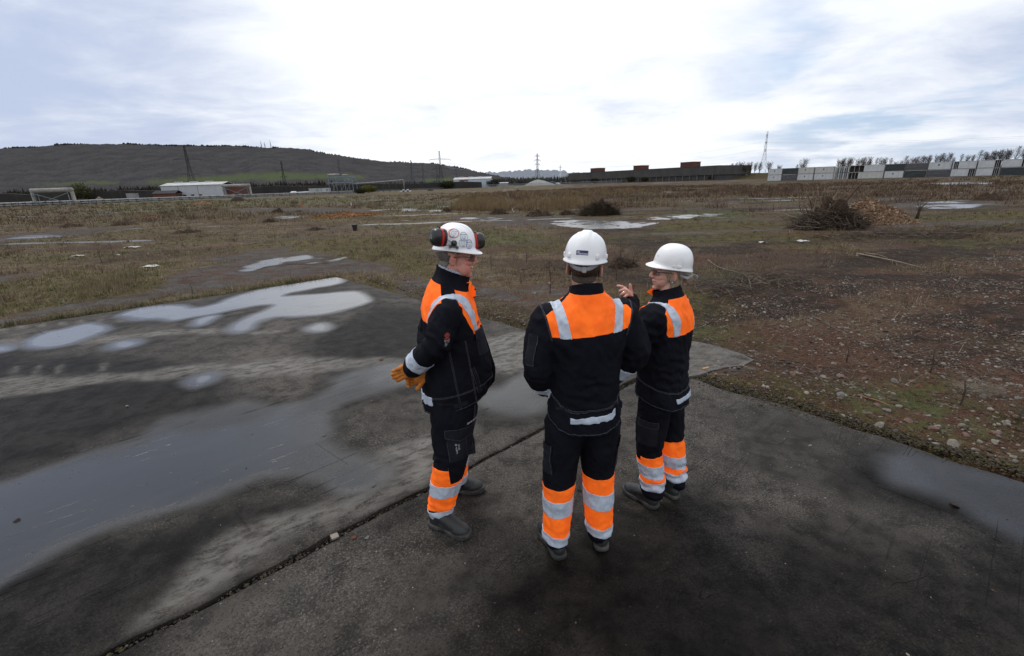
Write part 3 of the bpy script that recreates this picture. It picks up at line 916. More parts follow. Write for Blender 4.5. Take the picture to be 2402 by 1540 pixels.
MOSSP = {'a': [(1620, 870), (1700, 890), (1900, 940), (2100, 1000), (2402, 1090), (2402, 1150), (2050, 1050), (1880, 975), (1610, 905)], 'b': [(620, 590), (900, 560), (1020, 600), (1010, 660), (880, 620)], 'c': [(1540, 530), (1700, 510), (1860, 520), (1800, 560), (1600, 570)],
         'd': [(2050, 520), (2402, 495), (2402, 530), (2200, 540)], 'e': [(0, 700), (200, 650), (380, 610), (400, 660), (240, 700), (0, 745)], 'f': [(1330, 700), (1640, 690), (1640, 780), (1420, 740)], 'g': [(1250, 490), (1330, 500), (1330, 515), (1220, 510)]}
def ground_z(x, y):
    x = np.asarray(x, float); y = np.asarray(y, float)
    near = np.clip(1 - np.hypot(x, y) / 400, 0, 1)
    z = (fbm(x * 0.35, y * 0.35, 4, 80) - 0.52) * 0.16 * near
    z += (fbm(x * 2.2, y * 2.2, 3, 84) - 0.5) * 0.05 * np.clip(1 - np.hypot(x, y) / 60, 0, 1)
    # side of the end line of the slabs, and the left edge
    s_end = (x - 1.71) * JD[0] + (y - 4.91) * JD[1]         # beyond the far end > 0
    s_left = -((x - E0[0]) * JN[0] + (y - E0[1]) * JN[1])   # beyond the left edge > 0
    s_out = np.maximum(s_end + 0.0, s_left)
    s_out = np.where(s_end > 0, s_end, s_left)
    s_out = np.maximum(s_end, s_left)
    z = z * sstep(0.0, 1.5, s_out)
    bank = 0.035 * sstep(0.02, 0.5, s_out) * sstep(-6, 0, x)
    z = z + bank - 0.012
    return np.where(s_out < 0.03, -0.10, np.where(s_out < 0.14, -0.10 + (z + 0.10) * (s_out - 0.03) / 0.11, z))
def soil_attrs(x, y):
    conc = field(CONCP, x, y, 0.16, 0.5, 90)
    pud = field(PUDG, x, y, 0.22, 1.1, 95) * (0.35 + 0.65 * sstep(0.36, 0.52, fbm(x * 1.2, y * 1.2, 4, 97)))
    far = np.hypot(x, y)
    lf = 1 - sstep(-4, 3, x - 0.12 * y)                     # the west half is paler, grassier
    n = fbm(x * 0.22, y * 0.45, 5, 100)
    straw = sstep(0.44, 0.62, n + 0.10 * lf + 0.04) * (0.45 + 0.55 * lf) * sstep(4, 9, far)
    moss = np.maximum(field(MOSSP, x, y, 0.5, 1.2, 105), 0.85 * sstep(0.52, 0.62, fbm(x * 0.3 + 9, y * 0.6, 5, 110)))
    green = np.maximum(field(GREENP, x, y, 0.5, 1.2, 115) * 0.75, 0.35 * sstep(0.57, 0.68, fbm(x * 0.2 + 31, y * 0.5, 4, 120)))
    red = np.maximum(field({'r': RUB}, x, y, 0.8, 1.0, 125) * 0.8, sstep(0.52, 0.62, fbm(x * 0.25 + 77, y * 0.5, 4, 130)) * 0.8)
    # patches of old concrete showing through further off
    rnd = sstep(0.63, 0.70, fbm(x * 0.10 + 5, y * 0.42, 4, 140)) * sstep(12, 18, y) * (1 - sstep(70, 110, y))
    conc = np.maximum(conc, rnd * 0.9)
    pud = np.maximum(pud, sstep(0.69, 0.74, fbm(x * 0.16 + 65, y * 0.7, 4, 150)) * sstep(14, 22, y) * 0.7)
    dark = sstep(0.50, 0.60, fbm(x * 0.45 + 21, y * 0.8, 5, 160)) * (1 - 0.5 * lf) * sstep(4, 7, far)
    straw = straw * (1 - dark)
    return dict(dark=dark, conc=conc, pud=pud, straw=straw * (1 - conc), moss=moss * (1 - 0.8 * conc), green=green * (1 - conc), red=red)
gx_, gy_ = GX.ravel(), GY.ravel()
gatt = soil_attrs(gx_, gy_)
gz_ = ground_z(gx_, gy_) * (1 - 0.85 * np.maximum(gatt['pud'], gatt['conc'] * 0.6))
gidx = np.arange(GX.size).reshape(GX.shape)
gq = np.stack([gidx[:-1, :-1], gidx[:-1, 1:], gidx[1:, 1:], gidx[1:, :-1]], -1).reshape(-1, 4)
gverts = np.stack([gx_, gy_, gz_], 1)
ground = link('ground', mesh_np('ground', gverts, gq, 4, attrs=gatt), SOIL, None, True)
tag(ground, None, None, None, 'structure')
def gz(x, y):
    return float(ground_z(np.array([x]), np.array([y]))[0])
def ground_puddle(key, label):
    P = poly_px(PUDG[key], 4)
    c = P.mean(0)
    s = sdf(P, gx_, gy_)
    keep = (s < 0.5) & (gatt['pud'] > 0.01)
    fk = keep[gq].all(1)
    if not fk.any():
        return
    used = np.unique(gq[fk]); mp = -np.ones(len(gverts), int); mp[used] = np.arange(len(used))
    vv = gverts[used].copy(); vv[:, 2] += 0.005
    w = link('puddle', mesh_np('puddle', vv, mp[gq[fk]], 4, attrs={k: v[used] for k, v in gatt.items()}), SOIL, None, True)
    tag(w, label, 'puddle', None, 'structure')
for k, l in (('p1', 'pale puddle on the old concrete beyond the grassy edge'), ('p2', 'wide shining puddle in front of the bramble mound'), ('p3', 'narrow puddle beside the green grass past the bramble mound'), ('p4', 'thin bright puddle under the open land by the cabins'), ('p5', 'smaller bright streak of water behind the thin puddle'), ('p6', 'tiny puddle beside the orange wood chips')):
    ground_puddle(k, l)

# ================================================================== SCATTER
def blades(P, h, w, lean, az, cols, bend=0.0):
    "one tapering blade per row of P: (N,3) bases"
    P = np.asarray(P, float); n = len(P)
    d = np.stack([np.sin(lean) * np.cos(az), np.sin(lean) * np.sin(az), np.cos(lean)], 1)
    sa = rng.uniform(0, 2 * np.pi, n)
    s = np.stack([np.cos(sa), np.sin(sa), np.zeros(n)], 1)
    flat = np.abs(np.sin(lean)) > 0.85
    s[flat] = np.stack([-np.sin(az[flat]), np.cos(az[flat]), np.zeros(flat.sum())], 1)
    a = P - s * (w / 2)[:, None]; b = P + s * (w / 2)[:, None]
    tip = P + d * h[:, None]
    if bend:
        tip[:, 2] -= bend * h
    v = np.empty((n * 3, 3)); v[0::3] = a; v[1::3] = b; v[2::3] = tip
    return v, np.repeat(cols, 3, axis=0)
def pick(palette, n, jit=0.25):
    pal = np.array(palette)
    c = pal[rng.integers(0, len(pal), n)] * rng.uniform(1 - jit, 1 + jit, (n, 1))
    return c
VEG = vcol_mat('dry_vegetation')
def stuff(name, vlist, m=VEG, loops=3, label=None, cat=None):
    v = np.concatenate([a for a, _ in vlist]); c = np.concatenate([b for _, b in vlist])
    me = mesh_np(name, v, np.arange(len(v)), loops, cols=c)
    o = link(name, me, m)
    tag(o, None, None, None, 'stuff')
    return o
def rand_poly(px_poly, n, world=False):
    P = np.array(px_poly) if world else poly_px(px_poly)
    lo, hi = P.min(0), P.max(0)
    out = []
    while sum(len(o) for o in out) < n:
        q = rng.uniform(lo, hi, (n * 3, 2))
        q = q[sdf(P, q[:, 0], q[:, 1]) < 0]
        if not len(q):
            break
        out.append(q)
    return np.concatenate(out)[:n]
def rand_view(n, y0, y1, x0=-100, x1=2500, power=1.0):
    "points over the land between two distances, denser close by"
    Y = y0 * (y1 / y0) ** rng.uniform(0, 1, n) ** power
    u = rng.uniform(x0, x1, n)
    return np.stack([(u - 1201) / FPX * Y * 1.04, Y], 1)
def on_ground(q, dz=0.0):
    return np.column_stack([q, ground_z(q[:, 0], q[:, 1]) + dz])
def off_slab(q, m=0.05):
    s_end = (q[:, 0] - 1.71) * JD[0] + (q[:, 1] - 4.91) * JD[1]
    s_left = -((q[:, 0] - E0[0]) * JN[0] + (q[:, 1] - E0[1]) * JN[1])
    return q[np.maximum(s_end, s_left) > m]
def free(q, lim=0.25):
    a = soil_attrs(q[:, 0], q[:, 1])
    return q[(a['pud'] < lim) & (a['conc'] < 0.5) & (a['dark'] < 0.6)]
def clumps(cent, per, r, hmin, hmax, wfac, pal, spread=0.5, jit=0.25):
    n = len(cent); N = n * per
    c = np.repeat(cent, per, axis=0)
    rad = r if np.isscalar(r) else np.repeat(r, per)
    ang = rng.uniform(0, 2 * np.pi, N); rr = np.sqrt(rng.uniform(0, 1, N)) * rad
    q = c + np.stack([np.cos(ang) * rr, np.sin(ang) * rr], 1)
    P = on_ground(q, -0.01)
    sz = np.repeat(rng.uniform(0.6, 1.15, n), per)
    h = rng.uniform(hmin, hmax, N) * sz
    lean = np.abs(rng.normal(0, spread, N)); az = ang + rng.normal(0, 0.7, N)
    dist = np.hypot(q[:, 0], q[:, 1])
    w = wfac * np.maximum(0.004, dist * 0.0009)
    base = np.repeat(pick(pal, n, jit), per, axis=0)
    cols = base * rng.uniform(0.6, 1.4, (N, 1))
    return blades(P, h, w, lean, az, cols)
STRAW = [(0.26, 0.21, 0.12), (0.20, 0.165, 0.10), (0.31, 0.26, 0.16)]
BROWN = [(0.17, 0.112, 0.078), (0.14, 0.088, 0.062), (0.20, 0.145, 0.10), (0.115, 0.080, 0.060)]
REED = [(0.30, 0.22, 0.125), (0.26, 0.185, 0.10), (0.22, 0.15, 0.085)]
GRN = [(0.060, 0.098, 0.024), (0.085, 0.115, 0.035), (0.045, 0.075, 0.02)]
OLIVE = [(0.085, 0.082, 0.028), (0.068, 0.070, 0.024), (0.10, 0.088, 0.034)]
# low dry grass over all the waste land
L_ = []
q = free(off_slab(rand_view(15000, 6, 60, power=0.9)))
a_ = soil_attrs(q[:, 0], q[:, 1])
q = q[(a_['straw'] + 0.10 - 0.22 * (q[:, 0] > 1.5 + 0.15 * q[:, 1]) > rng.uniform(0, 1, len(q)))]
L_.append(clumps(q, 9, 0.14, 0.05, 0.20, 1.0, STRAW, 0.7))
q = free(off_slab(rand_view(9000, 40, 150)))
L_.append(clumps(q, 6, 0.5, 0.15, 0.5, 1.2, STRAW + BROWN + OLIVE, 0.6))
stuff('dry_grass', L_)
L_ = []
q = free(off_slab(rand_view(30000, 5.5, 50)))
a_ = soil_attrs(q[:, 0], q[:, 1])
q = q[np.maximum(a_['green'], a_['moss'] * 0.55) > rng.uniform(0.05, 1, len(q))]
L_.append(clumps(q, 10, 0.09, 0.03, 0.10, 1.0, GRN + OLIVE, 0.7))
q = rand_poly([(1640, 900), (1880, 900), (2050, 880), (2402, 960), (2500, 1100), (2402, 1120), (2050, 1030), (1760, 915)], 330)
keep = fbm(q[:, 0] * 1.4, q[:, 1] * 1.4, 3, 200) > 0.50
L_.append(clumps(q[keep], 26, 0.10, 0.03, 0.085, 0.8, GRN, 0.8))
# the grass line along the far edge of the slab
t = rng.uniform(0, 1, 520)
e0 = gp(-60, 776).to_2d(); e1 = gp(880, 640).to_2d()
line = np.stack([e0.x + (e1.x - e0.x) * t, e0.y + (e1.y - e0.y) * t], 1)
E_left = E0 - np.outer(rng.uniform(0, 9, 420) , JD) - np.outer(0.08 + rng.uniform(-0.04, 0.2, 420), JN)
L_.append(clumps(E_left, 16, 0.09, 0.04, 0.15, 0.9, GRN + STRAW, 0.6))
stuff('green_grass', L_)
L_ = []
E_far = B0 + np.outer(rng.uniform(-0.1, 8.6, 420), (E0 - B0) / np.linalg.norm(E0 - B0)) + np.outer(rng.uniform(0.05, 0.5, 420), JD)
L_.append(clumps(E_far, 12, 0.08, 0.02, 0.08, 0.8, STRAW + OLIVE + BROWN, 0.8))
# brown scrub: dead stems of the self-sown bushes
def band(pts, n):
    return free(rand_poly(pts, n))
q = band([(1000, 492), (1060, 470), (1200, 452), (1420, 440), (2402, 425), (2500, 440), (2500, 480), (2402, 496), (1900, 500), (1600, 505), (1250, 500)], 9000)
n_ = fbm(q[:, 0] * 0.10, q[:, 1] * 0.10, 4, 210)
q = q[n_ > 0.44]
L_.append(clumps(q, 16, 0.60, 0.15, 0.72, 1.3, BROWN, 0.75, 0.35))
q = band([(300, 500), (900, 470), (1050, 462), (1400, 445), (1400, 520), (1000, 500), (600, 530), (100, 560), (0, 540)], 900)
n_ = fbm(q[:, 0] * 0.12 + 40, q[:, 1] * 0.12, 4, 220)
L_.append(clumps(q[n_ > 0.52], 22, 0.5, 0.2, 0.7, 1.0, BROWN + STRAW, 0.6))
q = free(off_slab(rand_view(2600, 7, 26)))
n_ = fbm(q[:, 0] * 0.35 + 11, q[:, 1] * 0.35, 4, 230)
L_.append(clumps(q[n_ > 0.5], 14, 0.12, 0.08, 0.30, 0.8, BROWN + STRAW, 0.6))
stuff('scrub', L_)
# pale reeds
L_ = []
for poly, n in (([(1060, 492), (1080, 476), (1150, 470), (1200, 478), (1190, 498), (1110, 500)], 520), ([(1020, 462), (1200, 452), (1480, 446), (1560, 452), (1300, 468), (1100, 472)], 620), ([(1180, 480), (1330, 468), (1420, 478), (1330, 496), (1230, 500)], 260), ([(150, 690), (240, 655), (320, 640), (330, 670), (230, 700)], 120)):
    q = rand_poly(poly, n)
    far_ = q[:, 1].mean()
    L_.append(clumps(q, 30, 0.28 if far_ > 14 else 0.12, 0.35 if far_ > 14 else 0.10, 0.85 if far_ > 14 else 0.26, 0.8, REED if far_ > 14 else STRAW, 0.22 if far_ > 14 else 0.6))
stuff('reed_grass', L_)
# fallen sticks, bark and stems lying about
q = np.concatenate([off_slab(rand_view(9000, 4.2, 34, 900, 2500), 0.02), off_slab(rand_view(3000, 6, 34, -100, 1000))])
n_ = fbm(q[:, 0] * 0.5 + 3, q[:, 1] * 0.5, 4, 240)
q = q[n_ > 0.46]
N = len(q)
L_ = [blades(on_ground(q, 0.012), rng.uniform(0.08, 0.5, N) * rng.uniform(0.4, 1, N), np.maximum(0.003, np.hypot(q[:, 0], q[:, 1]) * 0.0006) * rng.uniform(0.7, 1.6, N), rng.uniform(1.25, 1.56, N), rng.uniform(0, 6.28, N),
             pick([(0.11, 0.085, 0.07), (0.17, 0.14, 0.115), (0.07, 0.05, 0.04), (0.23, 0.19, 0.15), (0.10, 0.055, 0.04)], N))]
stuff('twig_litter', L_)

# ---- stones
def rock_mesh(seed, sub=2, flat=0.6):
    bm = bmesh.new()
    bmesh.ops.create_icosphere(bm, subdivisions=sub, radius=1)
    rr = random.Random(seed)
    pl = [(V((rr.uniform(-1, 1), rr.uniform(-1, 1), rr.uniform(-1, 1))).normalized(), rr.uniform(0.45, 0.8)) for _ in range(9)]
    for v in bm.verts:
        for nrm, d in pl:
            k = v.co.dot(nrm)
            if k > d:
                v.co -= nrm * (k - d) * 0.9
        v.co *= 1 + 0.12 * noise.noise(v.co * 2.3 + V((seed, 0, 0)))
        v.co.z *= flat
    me = bpy.data.meshes.new('stone')
    bm.to_mesh(me); bm.free()
    return me
small = []
for s in range(6):
    me = rock_mesh(s + 30, 1, 0.65)
    small.append((np.array([v.co[:] for v in me.vertices]), np.array([p.vertices[:] for p in me.polygons])))
    bpy.data.meshes.remove(me)
def rubble(name, pts, size, pal, z=0.0, m=None, surface=None, jit=0.3):
    VS, FS, CS = [], [], []
    off = 0
    pick_v = rng.integers(0, 6, len(pts))
    for k in range(6):
        sel = np.where(pick_v == k)[0]
        if not len(sel):
            continue
        bv, bf = small[k]
        n = len(sel); nv = len(bv)
        s = size[sel][:, None, None] * rng.uniform(0.65, 1.3, (n, 1, 3))
        a = rng.uniform(0, 6.28, n); ca, sa = np.cos(a)[:, None], np.sin(a)[:, None]
        p = bv[None] * s
        x = p[..., 0] * ca - p[..., 1] * sa; y = p[..., 0] * sa + p[..., 1] * ca
        zb = surface if surface is not None else ground_z(pts[sel, 0], pts[sel, 1])
        P = np.stack([x + pts[sel, 0][:, None], y + pts[sel, 1][:, None], p[..., 2] + (zb + size[sel] * rng.uniform(-0.25, 0.28, n) + z)[:, None]], -1)
        VS.append(P.reshape(-1, 3)); FS.append((bf[None] + (off + np.arange(n) * nv)[:, None, None]).reshape(-1, 3))
        CS.append(np.repeat(pick(pal, n, jit), nv, axis=0)); off += n * nv
    me = mesh_np(name, np.concatenate(VS), np.concatenate(FS), 3, cols=np.concatenate(CS))
    o = link(name, me, m or STONE)
    tag(o, None, None, None, 'stuff')
    return o
STONE = vcol_mat('stone', 0.85, 0.3, 2.0)
STP = [(0.15, 0.128, 0.11), (0.21, 0.185, 0.16), (0.09, 0.07, 0.058), (0.065, 0.048, 0.038), (0.12, 0.085, 0.066), (0.10, 0.045, 0.032), (0.26, 0.235, 0.21), (0.075, 0.05, 0.038), (0.05, 0.034, 0.026)]
q1 = rand_poly(RUB, 26000)
kq = fbm(q1[:, 0] * 1.1, q1[:, 1] * 1.1, 4, 250)
q1 = off_slab(q1[kq > 0.40])
s1 = np.exp(rng.normal(math.log(0.0105), 0.55, len(q1))).clip(0.004, 0.034)
q2 = free(off_slab(rand_view(9000, 5, 30, -100, 2500, 1.2)))
kq = fbm(q2[:, 0] * 0.6 + 90, q2[:, 1] * 0.6, 4, 260)
q2 = q2[kq > 0.46]
s2 = np.exp(rng.normal(math.log(0.013), 0.5, len(q2))).clip(0.006, 0.04)
q3 = B0 + np.outer(rng.uniform(0, 8.4, 2600), (E0 - B0) / np.linalg.norm(E0 - B0)) + np.outer(0.04 + np.abs(rng.normal(0, 0.45, 2600)), JD)
s3 = np.exp(rng.normal(math.log(0.012), 0.5, len(q3))).clip(0.005, 0.035)
rubble('rubble', np.concatenate([q1, q2, q3]), np.concatenate([s1, s2, s3]), STP)
# fine grit lying on the slabs
q4 = rand_view(2200, 1.2, 9, -200, 2600)
s_end = (q4[:, 0] - 1.71) * JD[0] + (q4[:, 1] - 4.91) * JD[1]
s_left = -((q4[:, 0] - E0[0]) * JN[0] + (q4[:, 1] - E0[1]) * JN[1])
q4 = q4[np.maximum(s_end, s_left) < -0.03]
kk = fbm(q4[:, 0] * 1.3, q4[:, 1] * 1.3, 3, 270)
q4 = q4[(kk > 0.5) | (rng.uniform(0, 1, len(q4)) < 0.2)]
rubble('grit', q4, np.exp(rng.normal(math.log(0.0035), 0.45, len(q4))).clip(0.0015, 0.009), STP, 0.0, None, np.zeros(1) - 0.004)
# moss and grit in the joint
t = rng.uniform(-14, 0.0, 7000)
jw = fbm(t * 2.4, t * 0, 3, 280)
q5 = B0 + np.outer(t, JD) + np.outer(rng.normal(0, 1, len(t)) * 0.026 * (0.2 + 1.6 * jw), JN)
rubble('joint_moss', q5, np.exp(rng.normal(math.log(0.0065), 0.5, len(t))).clip(0.003, 0.014), [(0.026, 0.021, 0.008), (0.014, 0.011, 0.008), (0.045, 0.040, 0.009), (0.022, 0.010, 0.006), (0.012, 0.010, 0.008), (0.009, 0.008, 0.007), (0.014, 0.011, 0.009), (0.09, 0.08, 0.07), (0.018, 0.014, 0.007)], -0.004, None, np.zeros(1) - 0.018, 0.4)
# moss hugging the broken edge
q6 = B0 + np.outer(rng.uniform(-5, 0.3, 9000), (E0 - B0) / np.linalg.norm(E0 - B0)) + np.outer(rng.normal(0.07, 0.09, 9000), JD)
rubble('edge_moss', q6, np.exp(rng.normal(math.log(0.0085), 0.45, len(q6))).clip(0.004, 0.020), [(0.040, 0.034, 0.009), (0.055, 0.046, 0.010), (0.024, 0.018, 0.010), (0.016, 0.011, 0.008), (0.030, 0.032, 0.010), (0.045, 0.025, 0.014)], -0.006, None, np.zeros(1) + 0.0, 0.35)
# single stones large enough to tell apart
rocks = [rock_mesh(s, 3, 0.62) for s in range(7)]
RK = [simple('pale_stone', (0.25, 0.222, 0.19), (0.15, 0.13, 0.11), 5, 0.85, bscale=16, bstr=0.5, bdist=0.15), simple('pink_stone', (0.18, 0.105, 0.08), (0.12, 0.072, 0.056), 5, 0.85, bscale=16, bstr=0.5, bdist=0.15), simple('grey_stone', (0.17, 0.16, 0.15), (0.11, 0.10, 0.095), 5, 0.85, bscale=16, bstr=0.5, bdist=0.15), simple('brick_red', (0.12, 0.042, 0.028), (0.085, 0.03, 0.022), 5, 0.9, bscale=16, bstr=0.4, bdist=0.15), simple('dark_clod', (0.030, 0.021, 0.016), (0.018, 0.013, 0.010), 9, 1.0)]
def stone(p, r, kind, label, group=None, z=0.0, cat='stone', name='stone'):
    me = rocks[int(rng.integers(0, 7))]
    me2 = me.copy(); me2.materials.clear(); me2.materials.append(RK[kind])
    o = link(name, me2)
    me2.shade_smooth() if kind == 2 and False else None
    o.location = (p[0], p[1], z + r * 0.14)
    o.scale = (r * rng.uniform(0.9, 1.35), r * rng.uniform(0.75, 1.0), r * rng.uniform(0.7, 1.0))
    o.rotation_euler = (rng.uniform(-0.3, 0.3), rng.uniform(-0.3, 0.3), rng.uniform(0, 6.28))
    tag(o, label, cat, group)
    return o
qs = off_slab(rand_poly([(1800, 900), (1950, 850), (2150, 860), (2402, 900), (2500, 1000), (2450, 1110), (2150, 1020), (1950, 950)], 84), 0.12)
for i, p in enumerate(qs):
    k = [0, 1, 2, 0, 1, 3][i % 6]
    nm = ['pale', 'pinkish', 'grey', 'brick red'][k]
    stone(p, float(np.clip(np.exp(rng.normal(math.log(0.026), 0.38)), 0.014, 0.055)), k, f'{nm} broken stone lying among the rubble beside the slab', f'{nm} stones in the rubble', gz(*p))
for x, y, r, k, lab in ((2063, 998, 0.05, 0, 'long pale stone at the rubble edge, on a bare patch of red soil'), (2235, 1043, 0.05, 0, 'flat white stone lying on the moss at the slab edge'), (2130, 993, 0.045, 1, 'pink wedge of stone above the mossy edge'), (1960, 966, 0.03, 1, 'small pink chip on the slab edge'),
                       (1108, 686, 0.09, 2, 'rounded grey rock nearest the grey strip of concrete'), (1255, 690, 0.08, 2, 'rounded grey boulder lying alone near the red sapling'), (1150, 655, 0.07, 2, 'grey stone behind the person in profile'), (1290, 668, 0.05, 0, 'pale pebble by the thin saplings'),
                       (1867, 985, 0.016, 3, 'reddish nut sized lump alone on the dark slab'), (1900, 1045, 0.018, 0, 'pale pebble on the dark slab towards the rubble'), (2238, 1184, 0.035, 4, 'brown clod of earth sitting in the shallow water'), (1362, 1150, 0.022, 4, 'small dark clod between the boots of the middle person'),
                       (38, 1222, 0.022, 4, 'dark clod at the wet edge of the slab'), (895, 845, 0.03, 3, 'red lump on the wet slab behind the gloves'), (298, 953, 0.02, 0, 'pale pebble on the dry slab below the tyre track'), (173, 822, 0.014, 2, 'tiny pebble beside the long narrow puddle'), (1135, 1150, 0.02, 3, 'red brick chip lying by the joint'), (828, 1262, 0.02, 3, 'brown moss lump beside the joint'), (862, 1262, 0.018, 2, 'dark grey pebble beside the joint')):
    p = gp(x, y)
    on = max((p.x - 1.71) * JD[0] + (p.y - 4.91) * JD[1], -((p.x - E0[0]) * JN[0] + (p.y - E0[1]) * JN[1])) < 0
    stone(p, r, k, lab, None, -0.004 if on else gz(p.x, p.y))
p = gp(785, 1262)
o = MB().box((0, 0, 0.008), (0.045, 0.04, 0.014)).build('broken_slate', RK[0], None, False, 0.003)
o.location = (p.x, p.y, 0.004); o.rotation_euler = (0.2, 0.1, 0.7); tag(o, 'pale square chip of stone lying in the mossy joint', 'stone chip')
# ================================================================== FAR LAND
def wood_mat(name, c1, c2, c3, sc=0.02):
    m, nt, b = new_mat(name)
    co = coords(nt)
    n1 = tex_noise(nt, mapping(nt, co, (1, 1, 1.6)), sc, 6, 0.65)
    n2 = tex_noise(nt, co, sc * 9, 5, 0.7)
    c = mixc(nt, ramp(nt, n1, 0.36, 0.64), c1, c2)
    c = mixc(nt, math_n(nt, 'MULTIPLY', ramp(nt, n2, 0.42, 0.66), 0.8), c, c3)
    g = mixc(nt, ramp(nt, n2, 0.4, 0.7), (0.070, 0.084, 0.046), (0.052, 0.064, 0.038))
    c = mixc(nt, attr(nt, 'green'), c, g)
    nt.links.new(c, b.inputs['Base Color'])
    b.inputs['Roughness'].default_value = 1.0
    b.inputs['Specular IOR Level'].default_value = 0.0
    return m
HILLW = wood_mat('winter_woods', (0.055, 0.054, 0.056), (0.036, 0.037, 0.041), (0.066, 0.062, 0.059))  # slightly blue tones, distance haze put into the colours
FARW = wood_mat('hazy_hill', (0.185, 0.205, 0.235), (0.16, 0.18, 0.21), (0.20, 0.215, 0.24), 0.006)  # aerial haze painted into the base colours
def lerp_pts(pts, x):
    xs = [p[0] for p in pts]; ys = [p[1] for p in pts]
    return np.interp(x, xs, ys)
def hill(name, sky, x0, x1, n, Yb, Yr, mat_, rough, fields=(), rows=46, seed=1):
    px = np.linspace(x0, x1, n)
    base = np.array([gx(float(x), 1.0)[:2] for x in px])            # direction on the ground for each column
    rows_ = np.concatenate([np.linspace(0, 1, rows), [1.05, 1.2]])
    VV = []; att = []
    for r in rows_:
        Yd = Yb + (Yr - Yb) * r if r <= 1 else Yr * (1 + (r - 1) * 0.6)
        zr = np.array([at(float(x), float(lerp_pts(sky, x)), Yr).z for x in px])
        rr = min(r, 1.0)
        prof = 0.55 * rr ** 1.6 + 0.45 * (3 * rr ** 2 - 2 * rr ** 3)
        z = zr * prof
        if r > 1:
            z = zr * (1 - (r - 1) * 3.5)
        X = base[:, 0] * Yd; Y = np.full(n, Yd)
        spur = (fbm(px * 0.011 + seed, np.full(n, r * 2.2), 4, 300 + seed) - 0.5) * 0.30 * (1 - abs(2 * rr - 1) ** 2)
        z = z + zr * spur * 0.8
        z = z + (fbm(X * 0.045, Y * 0.03, 3, 310 + seed) - 0.5) * rough * (1 if r > 0.02 else 0)
        VV.append(np.stack([X, Y, np.maximum(z, -2)], 1))
        el = z / Yd * FPX
        g = np.zeros(n)
        for P in fields:
            g = np.maximum(g, 1 - sstep(-2.0, 2.0, sdf(np.array(P, float), px + (fbm(px * 0.05, el * 0.2, 3, 320) - 0.5) * 40, el + (fbm(px * 0.04, el * 0.1, 3, 330) - 0.5) * 9)))
        att.append(g)
    verts = np.concatenate(VV); m_ = len(rows_)
    idx = np.arange(n * m_).reshape(m_, n)
    q = np.stack([idx[:-1, :-1], idx[:-1, 1:], idx[1:, 1:], idx[1:, :-1]], -1).reshape(-1, 4)
    o = link(name, mesh_np(name, verts, q, 4, attrs=dict(green=np.concatenate(att))), mat_, None, True)
    tag(o, None, None, None, 'structure')
    return verts.reshape(m_, n, 3), px
SKY1 = [(-500, 400), (-250, 372), (-100, 358), (0, 351), (60, 347), (120, 344), (200, 338), (340, 337), (380, 340), (440, 341), (560, 343), (640, 346), (700, 347), (735, 350), (760, 357), (800, 364), (850, 372), (900, 379), (960, 382), (1010, 384), (1040, 387), (1070, 392), (1110, 401), (1140, 408), (1180, 416), (1260, 428)]
FIELDS = [[(330, 30), (420, 36), (560, 41), (700, 41), (770, 36), (860, 30), (860, 24), (700, 26), (560, 27), (420, 27), (340, 26)], [(95, 30), (180, 36), (270, 36), (300, 32), (180, 30)], [(985, 16), (1060, 20), (1080, 14), (1000, 11)]]
HV, HPX = hill('hill', SKY1, -520, 1262, 720, 750, 1650, HILLW, 7, FIELDS)
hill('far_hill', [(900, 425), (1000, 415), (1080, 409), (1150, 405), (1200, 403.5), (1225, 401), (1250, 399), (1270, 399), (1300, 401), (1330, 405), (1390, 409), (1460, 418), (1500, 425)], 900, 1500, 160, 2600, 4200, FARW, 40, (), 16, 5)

def vtree(P, h, w, cols):
    "distant leafless tree read as a thin cone of twigs: two crossed slivers"
    n = len(P)
    a1 = blades(P, h, w, np.abs(rng.normal(0, 0.10, n)), rng.uniform(0, 6.28, n), cols)
    top = P.copy(); top[:, 2] += h * 0.25
    a2 = blades(top, h * 0.7, w * 1.1, np.abs(rng.normal(0, 0.25, n)), rng.uniform(0, 6.28, n), cols * 0.9)
    return [a1, a2]
# ridge-top woods
L_ = []
n = 3000
ii = rng.integers(0, len(HPX), n)
x_ = HPX[ii]; keepn = (x_ < 740) | (rng.uniform(0, 1, n) < 0.35)
ii = ii[keepn & (fbm(x_ * 0.02, x_ * 0, 3, 340) > 0.42)]
P = HV[45][ii].copy(); P[:, 1] += rng.uniform(-20, 20, len(P)); P[:, 2] -= 3
L_ += vtree(P, rng.uniform(3, 7.5, len(P)), rng.uniform(5, 10, len(P)), pick([(0.075, 0.072, 0.076), (0.06, 0.057, 0.062)], len(P)))
# belt of woods at the foot of the hill and behind the yards
def belt(x0, x1, Y0, Y1, n, h0, h1, pal, w0=2.0, w1=5.0, thr=0.0):
    u = rng.uniform(x0, x1, n); Yd = rng.uniform(Y0, Y1, n)
    if thr:
        k = fbm(u * 0.03, Yd * 0.02, 3, 350) > thr
        u, Yd = u[k], Yd[k]
    d = np.array([gx(float(x), 1.0)[:2] for x in u])
    P = np.stack([d[:, 0] * Yd, Yd, np.zeros(len(u))], 1)
    m_ = len(P)
    out = []
    for rep in range(5):
        Q = P.copy(); Q[:, 0] += rng.normal(0, 2.0, m_); Q[:, 2] += rng.uniform(-0.5, h0 * 0.25, m_)
        out.append(blades(Q, rng.uniform(h0, h1, m_) * 0.75, rng.uniform(w0, w1, m_) * 1.5, np.abs(rng.normal(0, 0.75, m_)), rng.uniform(0, 6.28, m_), pick(pal, m_)))
    return out
WOODP = [(0.042, 0.038, 0.032), (0.052, 0.044, 0.036), (0.036, 0.034, 0.03), (0.06, 0.052, 0.036)]
L_ += belt(-200, 760, 420, 640, 1500, 7, 15, WOODP)
